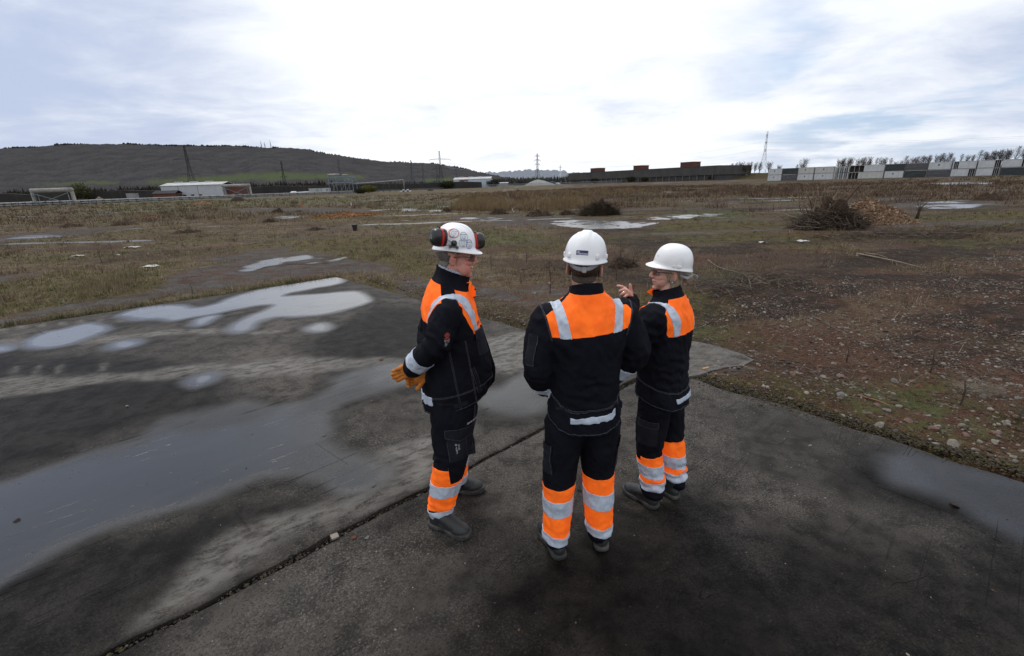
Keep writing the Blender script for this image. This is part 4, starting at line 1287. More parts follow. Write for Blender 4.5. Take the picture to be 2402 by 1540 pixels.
L_ += belt(700, 1180, 620, 900, 900, 7, 14, [(0.062, 0.062, 0.062), (0.05, 0.052, 0.05), (0.075, 0.07, 0.062)])
L_ += belt(1150, 1345, 820, 1200, 700, 9, 20, [(0.085, 0.09, 0.085), (0.07, 0.078, 0.072), (0.10, 0.10, 0.085)])
L_ += belt(1690, 1960, 520, 640, 500, 3, 8, [(0.055, 0.05, 0.038), (0.065, 0.058, 0.04), (0.05, 0.052, 0.034)])
L_ += belt(1940, 2700, 330, 400, 1100, 2.5, 6.5, [(0.05, 0.045, 0.034), (0.06, 0.05, 0.036), (0.045, 0.042, 0.03)])
WOODM = vcol_mat('far_woods', 1.0, 0.0)
stuff('woodland', L_, WOODM)

# low grassy bank on the east side
def bank(name, px0, px1, Y, d, hgt, mat_):
    xs = np.linspace(px0, px1, 40); V_ = []
    for k, (dy, hz) in enumerate(((0, 0), (0.3, 0.7), (0.6, 1.0), (1.0, 0.9))):
        for x in xs:
            p = gx(float(x), Y + d * dy)
            V_.append((p.x, p.y, hgt * hz * (0.75 + 0.5 * float(fbm(np.array([x * 0.02]), np.array([dy])))) * min(1, (x - px0) / 60, (px1 - x) / 60 + 0.001)))
    idx = np.arange(160).reshape(4, 40)
    q = np.stack([idx[:-1, :-1], idx[:-1, 1:], idx[1:, 1:], idx[1:, :-1]], -1).reshape(-1, 4)
    o = link(name, mesh_np(name, np.array(V_), q, 4), mat_, None, True)
    tag(o, None, None, None, 'structure')
BANKM = simple('bank_grass', (0.075, 0.062, 0.036), (0.055, 0.05, 0.03), 0.2, 1.0, spec=0.0)
bank('bank', 1640, 2000, 480, 60, 6, BANKM)
bank('bank', 1900, 3000, 300, 60, 4.5, BANKM)

# ---------------------------------------------------------------- far things
def mpp(Y):
    return Y / FPX
def up(px_n, Y):
    return px_n * Y / FPX * 1.0
CLAD = simple('white_cladding', (0.40, 0.42, 0.46), (0.35, 0.37, 0.41), 0.4, 0.6, streak=((0.24, 0.25, 0.27), (3.0, 3.0, 0.05), 0.4))
CLADB = simple('pale_blue_cladding', (0.40, 0.46, 0.53), (0.35, 0.41, 0.48), 0.4, 0.6, streak=((0.26, 0.30, 0.34), (3.0, 3.0, 0.05), 0.4))
ROOFG = simple('pale_roof', (0.42, 0.42, 0.42), (0.30, 0.30, 0.30), 0.3, 0.7)
BRICK = simple('red_brick', (0.115, 0.044, 0.032), (0.085, 0.032, 0.024), 0.8, 0.9, streak=((0.07, 0.03, 0.025), (2.0, 2.0, 0.2), 0.5))
PIPE = simple('lagged_pipe', (0.27, 0.262, 0.245), (0.18, 0.172, 0.16), 0.7, 0.6, streak=((0.13, 0.10, 0.08), (1.5, 1.5, 0.4), 0.6))
STEELB = simple('blue_grey_steel', (0.17, 0.22, 0.25), (0.12, 0.155, 0.18), 0.8, 0.6)
STEELD = simple('dark_steel', (0.045, 0.048, 0.052), (0.03, 0.032, 0.036), 1.0, 0.7)
GALV = simple('galvanised_steel', (0.24, 0.255, 0.27), (0.17, 0.18, 0.195), 1.0, 0.55)
DARKW = simple('dark_sheeting', (0.020, 0.019, 0.020), (0.030, 0.027, 0.026), 0.15, 0.9, streak=((0.045, 0.04, 0.037), (0.6, 0.6, 0.06), 0.7))
FACT = simple('factory_concrete', (0.085, 0.082, 0.080), (0.068, 0.065, 0.063), 0.12, 0.9, streak=((0.045, 0.042, 0.040), (0.35, 0.35, 0.02), 0.55), spec=0.1)
FACT2 = simple('factory_recess', (0.070, 0.070, 0.072), (0.055, 0.055, 0.056), 0.2, 0.9, spec=0.1)
FACTP = simple('factory_pier', (0.15, 0.142, 0.13), (0.12, 0.113, 0.104), 0.4, 0.9, spec=0.1)
DGLASS = simple('dark_opening', (0.012, 0.013, 0.015), (0.02, 0.02, 0.02), 1, 0.4)
WHITEP = simple('white_paint', (0.62, 0.63, 0.65), (0.52, 0.53, 0.55), 1.0, 0.5)
BLUEP = simple('blue_paint', (0.02, 0.05, 0.16), (0.015, 0.035, 0.11), 1.0, 0.5)
BLACKP = simple('black_paint', (0.015, 0.015, 0.016), (0.01, 0.01, 0.011), 1.0, 0.6)
RUST = simple('rusty_steel', (0.10, 0.05, 0.03), (0.06, 0.03, 0.02), 1.5, 0.9)
TYRE = simple('tyre', (0.015, 0.015, 0.015), (0.02, 0.02, 0.02), 3, 0.8)

def shed(name, label, px, Y, L_, D_, H_, rise, rz, wall, roof, cat='building', vents=3, hatches=0):
    p = gx(px, Y)
    t = empty(name, p, rz); tag(t, label, cat)
    mb = MB()
    g = [(-L_ / 2, -D_ / 2), (L_ / 2, -D_ / 2), (L_ / 2, D_ / 2), (-L_ / 2, D_ / 2)]
    mb.prism(g, 0, H_).build('wall', wall, t)
    e = 0.35
    vs = [(-L_ / 2 - e, -D_ / 2 - e, H_), (L_ / 2 + e, -D_ / 2 - e, H_), (L_ / 2 + e, 0, H_ + rise), (-L_ / 2 - e, 0, H_ + rise), (-L_ / 2 - e, D_ / 2 + e, H_), (L_ / 2 + e, D_ / 2 + e, H_)]
    vs += [(x, y, z + 0.18) for x, y, z in vs]
    rf = MB().add(vs, [(0, 1, 2, 3), (3, 2, 5, 4), (6, 9, 8, 7), (9, 10, 11, 8), (0, 6, 7, 1), (1, 7, 8, 2), (2, 8, 11, 5), (5, 11, 10, 4), (4, 10, 9, 3), (3, 9, 6, 0)]).build('roof', roof, t)
    for k in range(vents):
        MB().box((-L_ / 2 + L_ * (k + 0.7) / (vents + 0.9), 0, H_ + rise + 0.35), (L_ * 0.12, 1.6, 0.7)).build('roof_vent', CLAD, rf)
    for k in range(hatches):
        MB().box((-L_ / 2 + L_ * (0.23 + 0.13 * k), -D_ / 2 - 0.04, 1.5), (1.7, 0.10, 0.75)).build('louvre', DGLASS, t)
    return t, p
# pipe loops over the track
def pipe_loop(px, Y, span, H, rz, label):
    p = gx(px, Y)
    t = empty('pipe_bridge', p, rz); tag(t, label, 'pipe bridge', 'raised pipe loops')
    pts = [(-span / 2 - 1.0, 0, 0.9), (-span / 2 + 0.2, 0, 1.0), (-span / 2 + 0.2, 0, H - 1.2), (-span / 2 + 0.9, 0, H - 0.5), (span / 2 - 0.9, 0, H - 0.5), (span / 2 - 0.2, 0, H - 1.2), (span / 2 - 0.2, 0, 1.0), (span / 2 + 1.0, 0, 0.9)]
    MB().tube(pts, [0.5, 0.55, 0.55, 0.6, 0.6, 0.55, 0.55, 0.5], 12).build('pipe', PIPE, t, True)
    MB().tube([(-span / 2 - 0.1, 0, H - 0.5), (span / 2 + 0.1, 0, H - 0.5)], 0.72, 14).build('lagged_beam', PIPE, t, True)
    for s in (-1, 1):
        for dy in (-0.8, 0.8):
            MB().bar((s * (span / 2 - 0.9), dy, 0), (s * (span / 2 - 0.9), dy, H - 1.0), 0.13).build('post', STEELB, t)
    for dy in (-0.8,):
        MB().bar((-span / 2 + 1, dy, 0.3), (span / 2 - 1, dy, H - 1.4), 0.09).build('brace', STEELB, t)
        MB().bar((-span / 2 + 1, dy - 0.1, H - 1.4), (span / 2 - 1, dy - 0.1, 0.3), 0.09).build('brace', STEELB, t)
pipe_loop(127, 152, 11.5, 5.0, R(8), 'nearest pipe bridge, broad grey pipe arched over crossed braces')
pipe_loop(557, 215, 11.5, 5.6, R(8), 'further pipe bridge standing against the brick end of the white shed')
# the twin pipeline on stools along the edge of the waste land
line_px = [(-260, 118), (-100, 136), (60, 149), (220, 163), (400, 186), (560, 214), (700, 240), (830, 268)]
base_l = [gx(x, Y) for x, Y in line_px]
t = empty('pipeline', base_l[3]); tag(t, 'long low twin pipeline on short posts along the edge of the waste ground', 'pipeline')
o3 = base_l[3]
MB().tube([p - o3 + V((0, 0, 0.95)) for p in spline(base_l, seg=4)], 0.36, 10).build('pipe', PIPE, t, True)
MB().tube([p - o3 + V((0, -1.2, 0.35)) for p in spline(base_l, seg=4)], 0.22, 8).build('pipe', GALV, t, True)
dn = spline(base_l, seg=7)
for p in dn[::1]:
    MB().box(p - o3 + V((0, -0.5, 0.55)), (0.25, 1.9, 1.1)).build('post', STEELD, t)
# guard rail with posts in front of it
t = empty('guard_rail', base_l[3]); tag(t, 'dark low guard rail fence in front of the pipeline', 'fence')
gl = [p + V((0.4, -3.0, 0)) for p in base_l] + [gx(950, 300), gx(1060, 420), gx(1160, 520), gx(1240, 600)]
dn2 = spline(gl, seg=10)
for z in (0.55, 1.05):
    MB().tube([p - o3 + V((0, 0, z)) for p in dn2], 0.06, 5).build('rail', GALV, t)
pm = MB()
for i, p in enumerate(dn2[:100]):
    MB().box(p - o3 + V((0, 0, 0.6)), (0.12, 0.12, 1.2)).build('post', STEELD, t)
# long dark sheeted wall
wl_ = [gx(-240, 250), gx(0, 285), gx(300, 300), (gx(700, 330)), gx(1130, 430)]
t = empty('dark_wall', wl_[2]); tag(t, 'very long low black sheeted wall behind the yards at the foot of the hill', 'wall')
vs, fs = [], []
for i, p in enumerate(spline(wl_, seg=8)):
    q = p - wl_[2]; hgt = 5.2 + 0.5 * math.sin(i * 1.7)
    vs += [(q.x, q.y, 0), (q.x, q.y, hgt), (q.x, q.y + 1.4, hgt + 0.1), (q.x, q.y + 1.4, 0)]
    if i:
        b0 = 4 * (i - 1)
        fs += [(b0, b0 + 4, b0 + 5, b0 + 1), (b0 + 1, b0 + 5, b0 + 6, b0 + 2), (b0 + 2, b0 + 6, b0 + 7, b0 + 3)]
MB().add(vs, fs).build('sheeting', DARKW, t)
MB().tube([p - wl_[2] + V((0, 0, 5.45)) for p in spline(wl_[:2], seg=6)], 0.16, 6).build('coping', PIPE, t)
# white shed with three vents and its brick annexe
t, p = shed('white_shed', 'long white clad shed with three roof vents in front of the wooded hill', 470, 268, 32, 14, 6.6, 1.5, R(4), CLAD, ROOFG, hatches=4)
MB().bar((-7, -7.05, 0), (-7, -7.05, 6.6), 0.08).build('downpipe', RUST, t); MB().bar((3, -7.05, 0), (3, -7.05, 6.6), 0.08).build('downpipe', RUST, t)
MB().box((19.5, 1, 2.9), (7, 10, 5.8)).build('brick_annexe', BRICK, t)
t, p = shed('brick_hut', 'low red brick hut with a gabled end beside the white shed', 394, 258, 12, 6, 2.6, 1.5, R(0), BRICK, DARKW, vents=0)
# kit in the yard
def cabin_box(label, px, Y, w, h, d, m, name='site_hut'):
    t = empty(name, gx(px, Y)); tag(t, label, 'hut')
    MB().box((0, 0, h / 2), (w, d, h)).build('wall', m, t); MB().box((0, 0, h + 0.08), (w + 0.2, d + 0.2, 0.16)).build('roof', ROOFG, t)
    MB().box((w * 0.2, -d / 2 - 0.03, h * 0.45), (0.9, 0.06, h * 0.8)).build('door', GALV, t)
cabin_box('larger pale green hut in the yard before the pipe gantry', 741, 262, 6.6, 3.0, 2.6, simple('pale_green', (0.34, 0.38, 0.37), (0.28, 0.31, 0.31), 1, 0.6))
cabin_box('smaller white hut right beside the legs of the pipe gantry', 766, 260, 3.6, 3.0, 2.6, CLAD)
p = gx(703, 262); t = empty('storage_tank', p); tag(t, 'low horizontal white tank and pipe in the yard', 'tank')
MB().tube([(-5.5, 0, 0.9), (-4.6, 0, 1.1), (-2.2, 0, 1.1), (-1.6, 0, 0.9)], [0.3, 0.8, 0.8, 0.3], 12).build('drum', WHITEP, t, True)
MB().tube([(-2, 0, 1.2), (9, 0.5, 1.5)], 0.28, 8).build('pipe', WHITEP, t, True)
# small kiosk and sand heap on the yard
cabin_box('small grey cabinet in the yard left of the brick hut', 311, 262, 4.5, 3.2, 3.0, GALV, 'kiosk')
def heap(name, label, px, Y, w, h, m, cat='heap', group=None, seed=1, depth=0.7, pw=1.25, lump=0.25):
    n, k = 40, 10
    vs = [(0, 0, h * (1 + lump * noise.noise(V((seed * 3, 0, 1.0)))) - 0.05)]; fs = []
    for i in range(1, k + 1):
        r = i / k
        for j in range(n):
            a = 2 * math.pi * j / n
            rr = r * (1 + 0.22 * noise.noise(V((math.cos(a) * 1.5 + seed, math.sin(a) * 1.5, 0.3))))
            z = h * (1 - r ** pw) * (1 + lump * noise.noise(V((math.cos(a) * r * 3 + seed * 3, math.sin(a) * r * 3, 1.0))))
            vs.append((w / 2 * rr * math.cos(a), w / 2 * depth * rr * math.sin(a), max(-0.05, z) - 0.05))
    for j in range(n):
        fs.append((0, 1 + j, 1 + (j + 1) % n))
        for i in range(k - 1):
            a, b_ = 1 + i * n + j, 1 + i * n + (j + 1) % n
            fs.append((a, a + n, b_ + n, b_))
    o = MB().add(vs, fs).build(name, m, None, True)
    o.location = gx(px, Y); tag(o, label, cat, group)
    return o
SAND = simple('pink_sand', (0.20, 0.135, 0.11), (0.15, 0.10, 0.08), 0.5, 1.0, bscale=2.0, bstr=0.6, bdist=0.3)
GRAVW = simple('white_gravel', (0.26, 0.26, 0.25), (0.16, 0.16, 0.155), 1.2, 1.0, bscale=2.0, bstr=0.8, bdist=0.4)
GRAVB = simple('brown_spoil', (0.13, 0.105, 0.08), (0.09, 0.07, 0.055), 0.8, 1.0, bscale=2.0, bstr=0.6, bdist=0.3)
heap('sand_heap', 'pinkish sand heap nearest the dark wall', 1033, 470, 22, 4.6, SAND, 'sand heap', 'sand heaps', 2)
heap('sand_heap', 'taller pinkish sand heap in front of the pale blue shed', 1090, 455, 30, 6.2, SAND, 'sand heap', 'sand heaps', 5)
heap('gravel_heap', 'broad heap of white gravel beside the small tipper truck', 1264, 520, 36, 6.0, GRAVW, 'gravel heap', None, 8)
heap('spoil_heap', 'small brown spoil heap behind the pipeline', 232, 190, 6.5, 2.2, GRAVB, 'spoil heap', None, 9)
# gantry of pipes on a steel frame
p = gx(806, 258); t = empty('pipe_gantry', p, R(-6)); tag(t, 'two storey blue grey steel gantry carrying fat pipes', 'gantry')
Wg, Dg, Hg = 13.2, 5.0, 9.2
for x in (-6.6, -2.4, 2.4, 6.6):
    for y in (-2.5, 2.5):
        MB().bar((x, y, 0), (x, y, Hg if x < 5 else Hg - 0.5), 0.16).build('post', STEELB, t)
for z in (5.6, 8.6):
    for y in (-2.5, 2.5):
        MB().box((0, y, z), (Wg + 0.6, 0.25, 0.42)).build('beam', STEELB, t)
    for x in (-6.6, -2.4, 2.4, 6.6):
        MB().box((x, 0, z - 0.45), (0.2, 5.0, 0.3)).build('cross_beam', STEELB, t)
MB().bar((-2.4, -2.6, 5.4), (-5.8, -2.6, 0), 0.1).build('brace', GALV, t); MB().bar((2.4, -2.6, 5.4), (-0.8, -2.6, 0), 0.1).build('brace', GALV, t); MB().bar((2.4, -2.7, 0), (5.4, -2.7, 5.4), 0.1).build('brace', GALV, t)
MB().tube([(-6.9, -1.6, 9.6), (-0.6, -1.6, 9.6)], 0.62, 12).build('pipe', PIPE, t, True)
MB().tube([(-0.2, 0.6, 9.4), (2.9, 0.6, 9.5)], 0.4, 12).build('pipe', PIPE, t, True)
MB().box((1.8, 0, 6.5), (9.0, 4.0, 0.12)).build('walkway', GALV, t)
for z in (7.0, 7.5):
    MB().bar((-2.4, -2.5, z), (6.6, -2.5, z), 0.05).build('handrail', GALV, t)
# pipe rack running off from it
a = gx(836, 256); b_ = gx(948, 262)
t = empty('pipe_rack', a); tag(t, 'single long pipe carried on thin dark posts, dropping to the ground at its end', 'pipe rack')
d = b_ - a
MB().tube([(-5, 2, 4.6), (0, 0, 4.9), tuple(d * 0.5 + V((0, 0, 5.4))), tuple(d * 0.985 + V((0, 0, 6.1))), tuple(d + V((0, 0, 5.8))), tuple(d + V((0, 0, 0.0)))], 0.27, 10).build('pipe', PIPE, t, True)
for k in range(8):
    q = d * (0.03 + k * 0.132)
    MB().bar(q, q + V((0, 0, 4.9 + k * 0.15)), 0.15).build('post', STEELD, t)
# black and white barrier
p = gx(951, 250); t = empty('striped_barrier', p); tag(t, 'black and white chequered concrete barrier at the foot of the pipe rack', 'barrier')
for k in range(5):
    for j in range(2):
        MB().box((-2.2 + 1.1 * k, 0, 0.35 + 0.62 * j), (1.1, 0.6, 0.6)).build('white_block' if (k + j) % 2 == 0 else 'black_block', WHITEP if (k + j) % 2 == 0 else BLACKP, t)
# pale blue shed with its brick porch and switchgear
t, p = shed('blue_shed', 'pale blue clad shed with a red brick bay beyond the sand heaps', 1111, 480, 37, 18, 8.0, 1.9, R(-3), CLADB, ROOFG, vents=3)
MB().box((-8.5, -9.3, 3.7), (8.0, 1.2, 7.4)).build('brick_bay', BRICK, t); MB().box((-13.5, -9.06, 1.7), (4.0, 0.14, 3.2)).build('roller_door', WHITEP, t)
t = empty('switchgear', gx(1094, 440)); tag(t, 'dark switchgear with leaning insulator poles before the pale blue shed', 'switchgear')
for k in range(3):
    MB().bar((-2 + 2.0 * k, 0, 0), (-3.2 + 2.0 * k, 0, 5.4), 0.16).build('insulator', BLACKP, t); MB().bar((-3.2 + 2.0 * k, 0, 5.4), (-0.6 + 2.4 * k, 0, 5.9), 0.10).build('busbar', GALV, t)
MB().box((9, 0, 1.4), (4.0, 2.0, 2.8)).build('transformer', STEELD, t)
shed('grey_workshop', 'low grey workshop just east of the pale blue shed', 1172, 560, 20, 10, 3.6, 0.8, 0, GALV, ROOFG, vents=0)
# palisade fence across the middle distance
fa, fb = gx(965, 385), gx(1480, 585)
t = empty('palisade_fence', fa); tag(t, 'galvanised palisade fence running from the pipe rack to the factory', 'fence')
d = fb - fa
N_ = 240
vs, fs = [], []
for i in range(N_):
    q = d * (i / N_); wv = d.normalized() * 0.16
    b0 = len(vs); hh_ = 2.7 + 0.1 * (i % 2)
    vs += [q - wv, q + wv, q + wv + V((0, 0, hh_)), q - wv + V((0, 0, hh_))]; fs.append((b0, b0 + 1, b0 + 2, b0 + 3))
MB().add(vs, fs).build('pale_slats', GALV, t)
for z in (0.6, 2.2):
    MB().tube([V((0, 0, z)), d + V((0, 0, z))], 0.09, 4).build('rail', GALV, t)
# small tipper and van
def wheel(x, y, r, w, par):
    return MB().tube([(x, y - w / 2, r), (x, y + w / 2, r)], r, 14).build('wheel', TYRE, par, False)
t = empty('tipper_truck', gx(1297, 545), R(6)); tag(t, 'blue tipper truck behind the white gravel heap', 'truck')
MB().prism([(-3.6, -1.1), (1.4, -1.1), (1.4, 1.1), (-3.6, 1.1)], 1.3, 3.4).build('tipper_body', BLUEP, t, False, 0.1)
MB().box((2.7, 0, 2.3), (2.0, 2.2, 2.4)).build('cab', BLUEP, t, False, 0.25); MB().box((3.2, -1.12, 2.8), (0.9, 0.06, 0.8)).build('window', DGLASS, t); MB().box((0.2, 0, 1.0), (7.0, 1.0, 0.4)).build('chassis', STEELD, t)
MB().add([(-3.7, -1.0, 3.4), (1.3, -1.0, 3.4), (1.2, 1.0, 3.4), (-3.7, 1.0, 3.4), (-1.2, 0, 4.3)], [(0, 1, 4), (1, 2, 4), (2, 3, 4), (3, 0, 4)]).build('load', GRAVB, t)
for x in (-2.8, -1.4, 2.6):
    for y in (-0.95, 0.95): wheel(x, y, 0.55, 0.4, t)
t = empty('van', gx(1309, 500), R(20)); tag(t, 'small white van parked by the tipper truck', 'van')
MB().add([(-2.4, -0.95, 0.5), (2.6, -0.95, 0.5), (2.6, -0.95, 1.3), (1.5, -0.9, 1.5), (0.8, -0.85, 2.5), (-2.4, -0.85, 2.6), (-2.4, 0.95, 0.5), (2.6, 0.95, 0.5), (2.6, 0.95, 1.3), (1.5, 0.9, 1.5), (0.8, 0.85, 2.5), (-2.4, 0.85, 2.6)],
         [(0, 1, 2, 3, 4, 5), (11, 10, 9, 8, 7, 6), (0, 6, 7, 1), (1, 7, 8, 2), (2, 8, 9, 3), (3, 9, 10, 4), (4, 10, 11, 5), (5, 11, 6, 0)]).build('body', WHITEP, t)
MB().add([(1.45, -0.80, 1.60), (0.88, -0.76, 2.42), (0.88, 0.76, 2.42), (1.45, 0.80, 1.60)], [(0, 1, 2, 3), (3, 2, 1, 0)]).build('windscreen', DGLASS, t).location = (0.04, 0, 0.03)
for x in (-1.6, 1.7):
    for y in (-0.85, 0.85): wheel(x, y, 0.36, 0.25, t)

# ---------------------------------------------------------------- factory
fl, fr = gx(1333, 655), gx(1682, 470)
t = empty('factory', fl); tag(t, 'long flat grey concrete factory with three red brick plant rooms on its roof', 'factory')
d = fr - fl; Lf = d.length; dx = d.normalized(); dyv = V((-dx.y, dx.x, 0))
if dyv.y < 0: dyv = -dyv
def fpt(s, k, z): return dx * s + dyv * k + V((0, 0, z))
def fbox(name, s0, s1, k0, k1, z0, z1, m, par):
    vs = [fpt(s, k, z) for z in (z0, z1) for s, k in ((s0, k0), (s1, k0), (s1, k1), (s0, k1))]
    return MB().add(vs, [(0, 3, 2, 1), (4, 5, 6, 7), (0, 1, 5, 4), (1, 2, 6, 5), (2, 3, 7, 6), (3, 0, 4, 7)]).build(name, m, par)
Hf = 13.6
fbox('lower_wall', 0.5, Lf - 1.2, 1.4, 60, 0, 5.2, FACT2, t)
up_ = fbox('upper_wall', 0, Lf, 0, 60, 5.2, Hf, FACT, t)
fbox('parapet', -0.2, Lf + 0.2, -0.25, 60.2, Hf, Hf + 0.35, STEELD, t)
nb_ = 26
for i in range(nb_):
    s = Lf * (i + 0.3) / nb_
    fbox('pier', s, s + 0.7, 0.2, 1.38, 0, 5.2, FACTP, t)
for i in range(1, 20):
    s = Lf * i / 20
    fbox('panel_joint', s - 0.10, s + 0.10, -0.06, -0.005, 5.4, Hf - 0.1, FACT2, t)
for s0, s1, hh_ in ((0.175, 0.240, 4.8), (0.50, 0.557, 4.6), (0.79, 0.862, 5.0)):
    bx_ = fbox('plant_room', Lf * s0, Lf * s1, 4, 16, Hf + 0.36, Hf + hh_, BRICK, t)
    fbox('plant_room_roof', Lf * s0 - 0.4, Lf * s1 + 0.4, 3.6, 16.4, Hf + hh_, Hf + hh_ + 0.4, STEELD, bx_)
    fbox('door', Lf * s0 + 0.8, Lf * s0 + 2.4, 3.95, 3.99, Hf + 0.4, Hf + 2.8, BLUEP, bx_)
t, p = shed('brick_works', 'low red brick building with a white roof at the near end of the factory', 1716, 505, 27, 14, 4.2, 0.7, R(10), BRICK, WHITEP, vents=0)
# ---------------------------------------------------------------- cabins
CW = [simple('cabin_white', (0.50, 0.52, 0.54), (0.44, 0.455, 0.475), 0.8, 0.55, streak=((0.30, 0.30, 0.30), (2, 2, 0.3), 0.45)), simple('cabin_cream', (0.46, 0.46, 0.44), (0.40, 0.40, 0.385), 0.8, 0.55, streak=((0.28, 0.27, 0.25), (2, 2, 0.3), 0.45))]
TARPG = simple('dark_green_tarpaulin', (0.030, 0.040, 0.043), (0.022, 0.030, 0.033), 1.5, 0.55, bscale=1.2, bstr=0.7, bdist=0.4, stretch=(1, 1, 2.5))
TARPY = simple('grey_tarpaulin', (0.085, 0.085, 0.092), (0.065, 0.065, 0.072), 1.5, 0.55, bscale=1.2, bstr=0.7, bdist=0.4, stretch=(1, 1, 2.5))
CFRAME = simple('cabin_frame', (0.10, 0.105, 0.11), (0.07, 0.072, 0.076), 1, 0.6)
CDARK = simple('cabin_interior', (0.030, 0.025, 0.022), (0.045, 0.035, 0.03), 1, 0.8)
cA, cB = gx(1797, 218), gx(2480, 157)
cd = cB - cA; cLen = cd.length; cx_ = cd.normalized(); cyv = V((-cx_.y, cx_.x, 0))
if cyv.y < 0: cyv = -cyv
crz = math.atan2(cx_.y, cx_.x)
NC = 11
edges_px = [1800, 1834, 1870, 1909, 1956, 1990, 2074, 2121, 2174, 2230, 2289, 2346, 2412, 2470]
def on_row(px_):
    r_ = ray(px_, hor(px_))
    # where the sight line crosses the row on plan
    den = r_.x * cd.y - r_.y * cd.x
    tt = (cA.x * cd.y - cA.y * cd.x) / den
    return V((r_.x * tt, r_.y * tt, 0))
def cabin(p0, p1, z, kind, label, group, h=2.62, depth=3.0):
    L0 = (p1 - p0).length - 0.30
    o0 = p0 + cx_ * 0.15
    t = empty('site_cabin', (o0.x, o0.y, z), crz); tag(t, label, 'cabin', group)
    wall = {'w': CW[0], 'c': CW[1], 'g': TARPG, 'y': TARPY, 'ol': CW[0], 'or': CW[0], 'sl': CW[0], 'op': CW[1]}[kind]
    mb = MB()
    if kind in ('g', 'y'):
        vs, fs = [], []
        nx_, nz_ = 12, 6
        for j in range(nz_ + 1):
            for i in range(nx_ + 1):
                x, zz = L0 * i / nx_, 0.1 + (h - 0.2) * j / nz_
                vs.append((x, 0.02 + 0.13 * noise.noise(V((x * 0.9, zz * 1.4, z + p0.x))) - (0.1 if 0 < i < nx_ else 0), zz))
        for j in range(nz_):
            for i in range(nx_):
                a_ = j * (nx_ + 1) + i
                fs.append((a_, a_ + 1, a_ + nx_ + 2, a_ + nx_ + 1))
        MB().add(vs, fs).build('tarpaulin', wall, t, True)
        MB().box((L0 / 2, depth / 2 + 0.06, h / 2), (L0 - 0.02, depth - 0.12, h - 0.12)).build('wall', CFRAME, t)
    elif kind in ('ol', 'or', 'sl', 'op'):
        f0, f1 = {'ol': (0.0, 0.42), 'or': (0.74, 0.98), 'sl': (0.06, 0.25), 'op': (0.0, 0.28)}[kind]
        if f0 > 0.01:
            MB().box((L0 * f0 / 2, depth / 2, h / 2), (L0 * f0, depth, h - 0.12)).build('wall', wall, t)
        MB().box((L0 * (1 + f1) / 2, depth / 2, h / 2), (L0 * (1 - f1), depth, h - 0.12)).build('wall', wall, t)
        MB().box((L0 * (f0 + f1) / 2, depth * 0.75, h / 2), (L0 * (f1 - f0), depth * 0.5, h - 0.12)).build('open_interior', CDARK, t)
        for k in range(1, 3):
            xx = L0 * (f0 + (f1 - f0) * k / 3)
            MB().box((xx, 0.35, h / 2), (0.10, 0.10, h - 0.12)).build('partition', wall, t)
    else:
        MB().box((L0 / 2, depth / 2, h / 2), (L0, depth, h - 0.12)).build('wall', wall, t)
        MB().box((L0 * 0.45, -0.03, h * 0.62), (0.5, 0.05, 0.55)).build('vent', CFRAME, t)
    for zz in (0.06, h - 0.06):
        MB().box((L0 / 2, depth / 2 - 0.02, zz), (L0 + 0.05, depth + 0.10, 0.12)).build('frame_rail', CFRAME if zz < 1 else CW[1], t)
    for xx in (-0.03, L0 + 0.03):
        MB().box((xx, -0.02, h / 2), (0.12, 0.14, h)).build('corner_post', CFRAME, t)
    return t
kinds_top = ['w', 'g', 'c', 'c', None, 'ol', 'g', 'y', 'w', 'sl', 'or', 'or', 'g']
kinds_bot = ['w', 'y', 'w', 'w', None, 'op', 'w', 'g', 'y', 'or', 'or', 'g', 'g']
desc = {'w': 'white cabin', 'c': 'cream cabin', 'g': 'cabin under a dark green sheet', 'y': 'cabin under a grey sheet', 'ol': 'white cabin with a wide open side', 'or': 'white cabin with a dark doorway at its end', 'sl': 'white cabin with a small opening', 'op': 'cream cabin with an open end'}
ordn = ['first', 'second', 'third', 'fourth', 'fifth', 'sixth', 'seventh', 'eighth', 'ninth', 'tenth', 'eleventh', 'twelfth', 'thirteenth']
for i in range(13):
    p0, p1 = on_row(edges_px[i]), on_row(edges_px[i + 1])
    if kinds_top[i] is None:
        continue
    for z, kk, tier in ((0.05, kinds_bot[i], 'lower'), (2.70, kinds_top[i], 'upper')):
        cabin(p0, p1, z, kk, f'{desc[kk]}, {tier} in the {ordn[i]} stack', 'site cabins stacked two high')
# rack of steel end frames between the stacks
p0, p1 = on_row(1956), on_row(1990)
t = empty('frame_rack', p0, crz); tag(t, 'silver steel end frames racked two high between the cabin stacks', 'rack')
Lr = (p1 - p0).length
for k in range(7):
    for z in (0.05, 2.7):
        x = 0.2 + (Lr - 0.4) * k / 6
        MB().box((x, 0.5, z + 1.25), (0.35, 1.1, 2.4)).build('end_frame', GALV if k % 2 else CW[1], t)
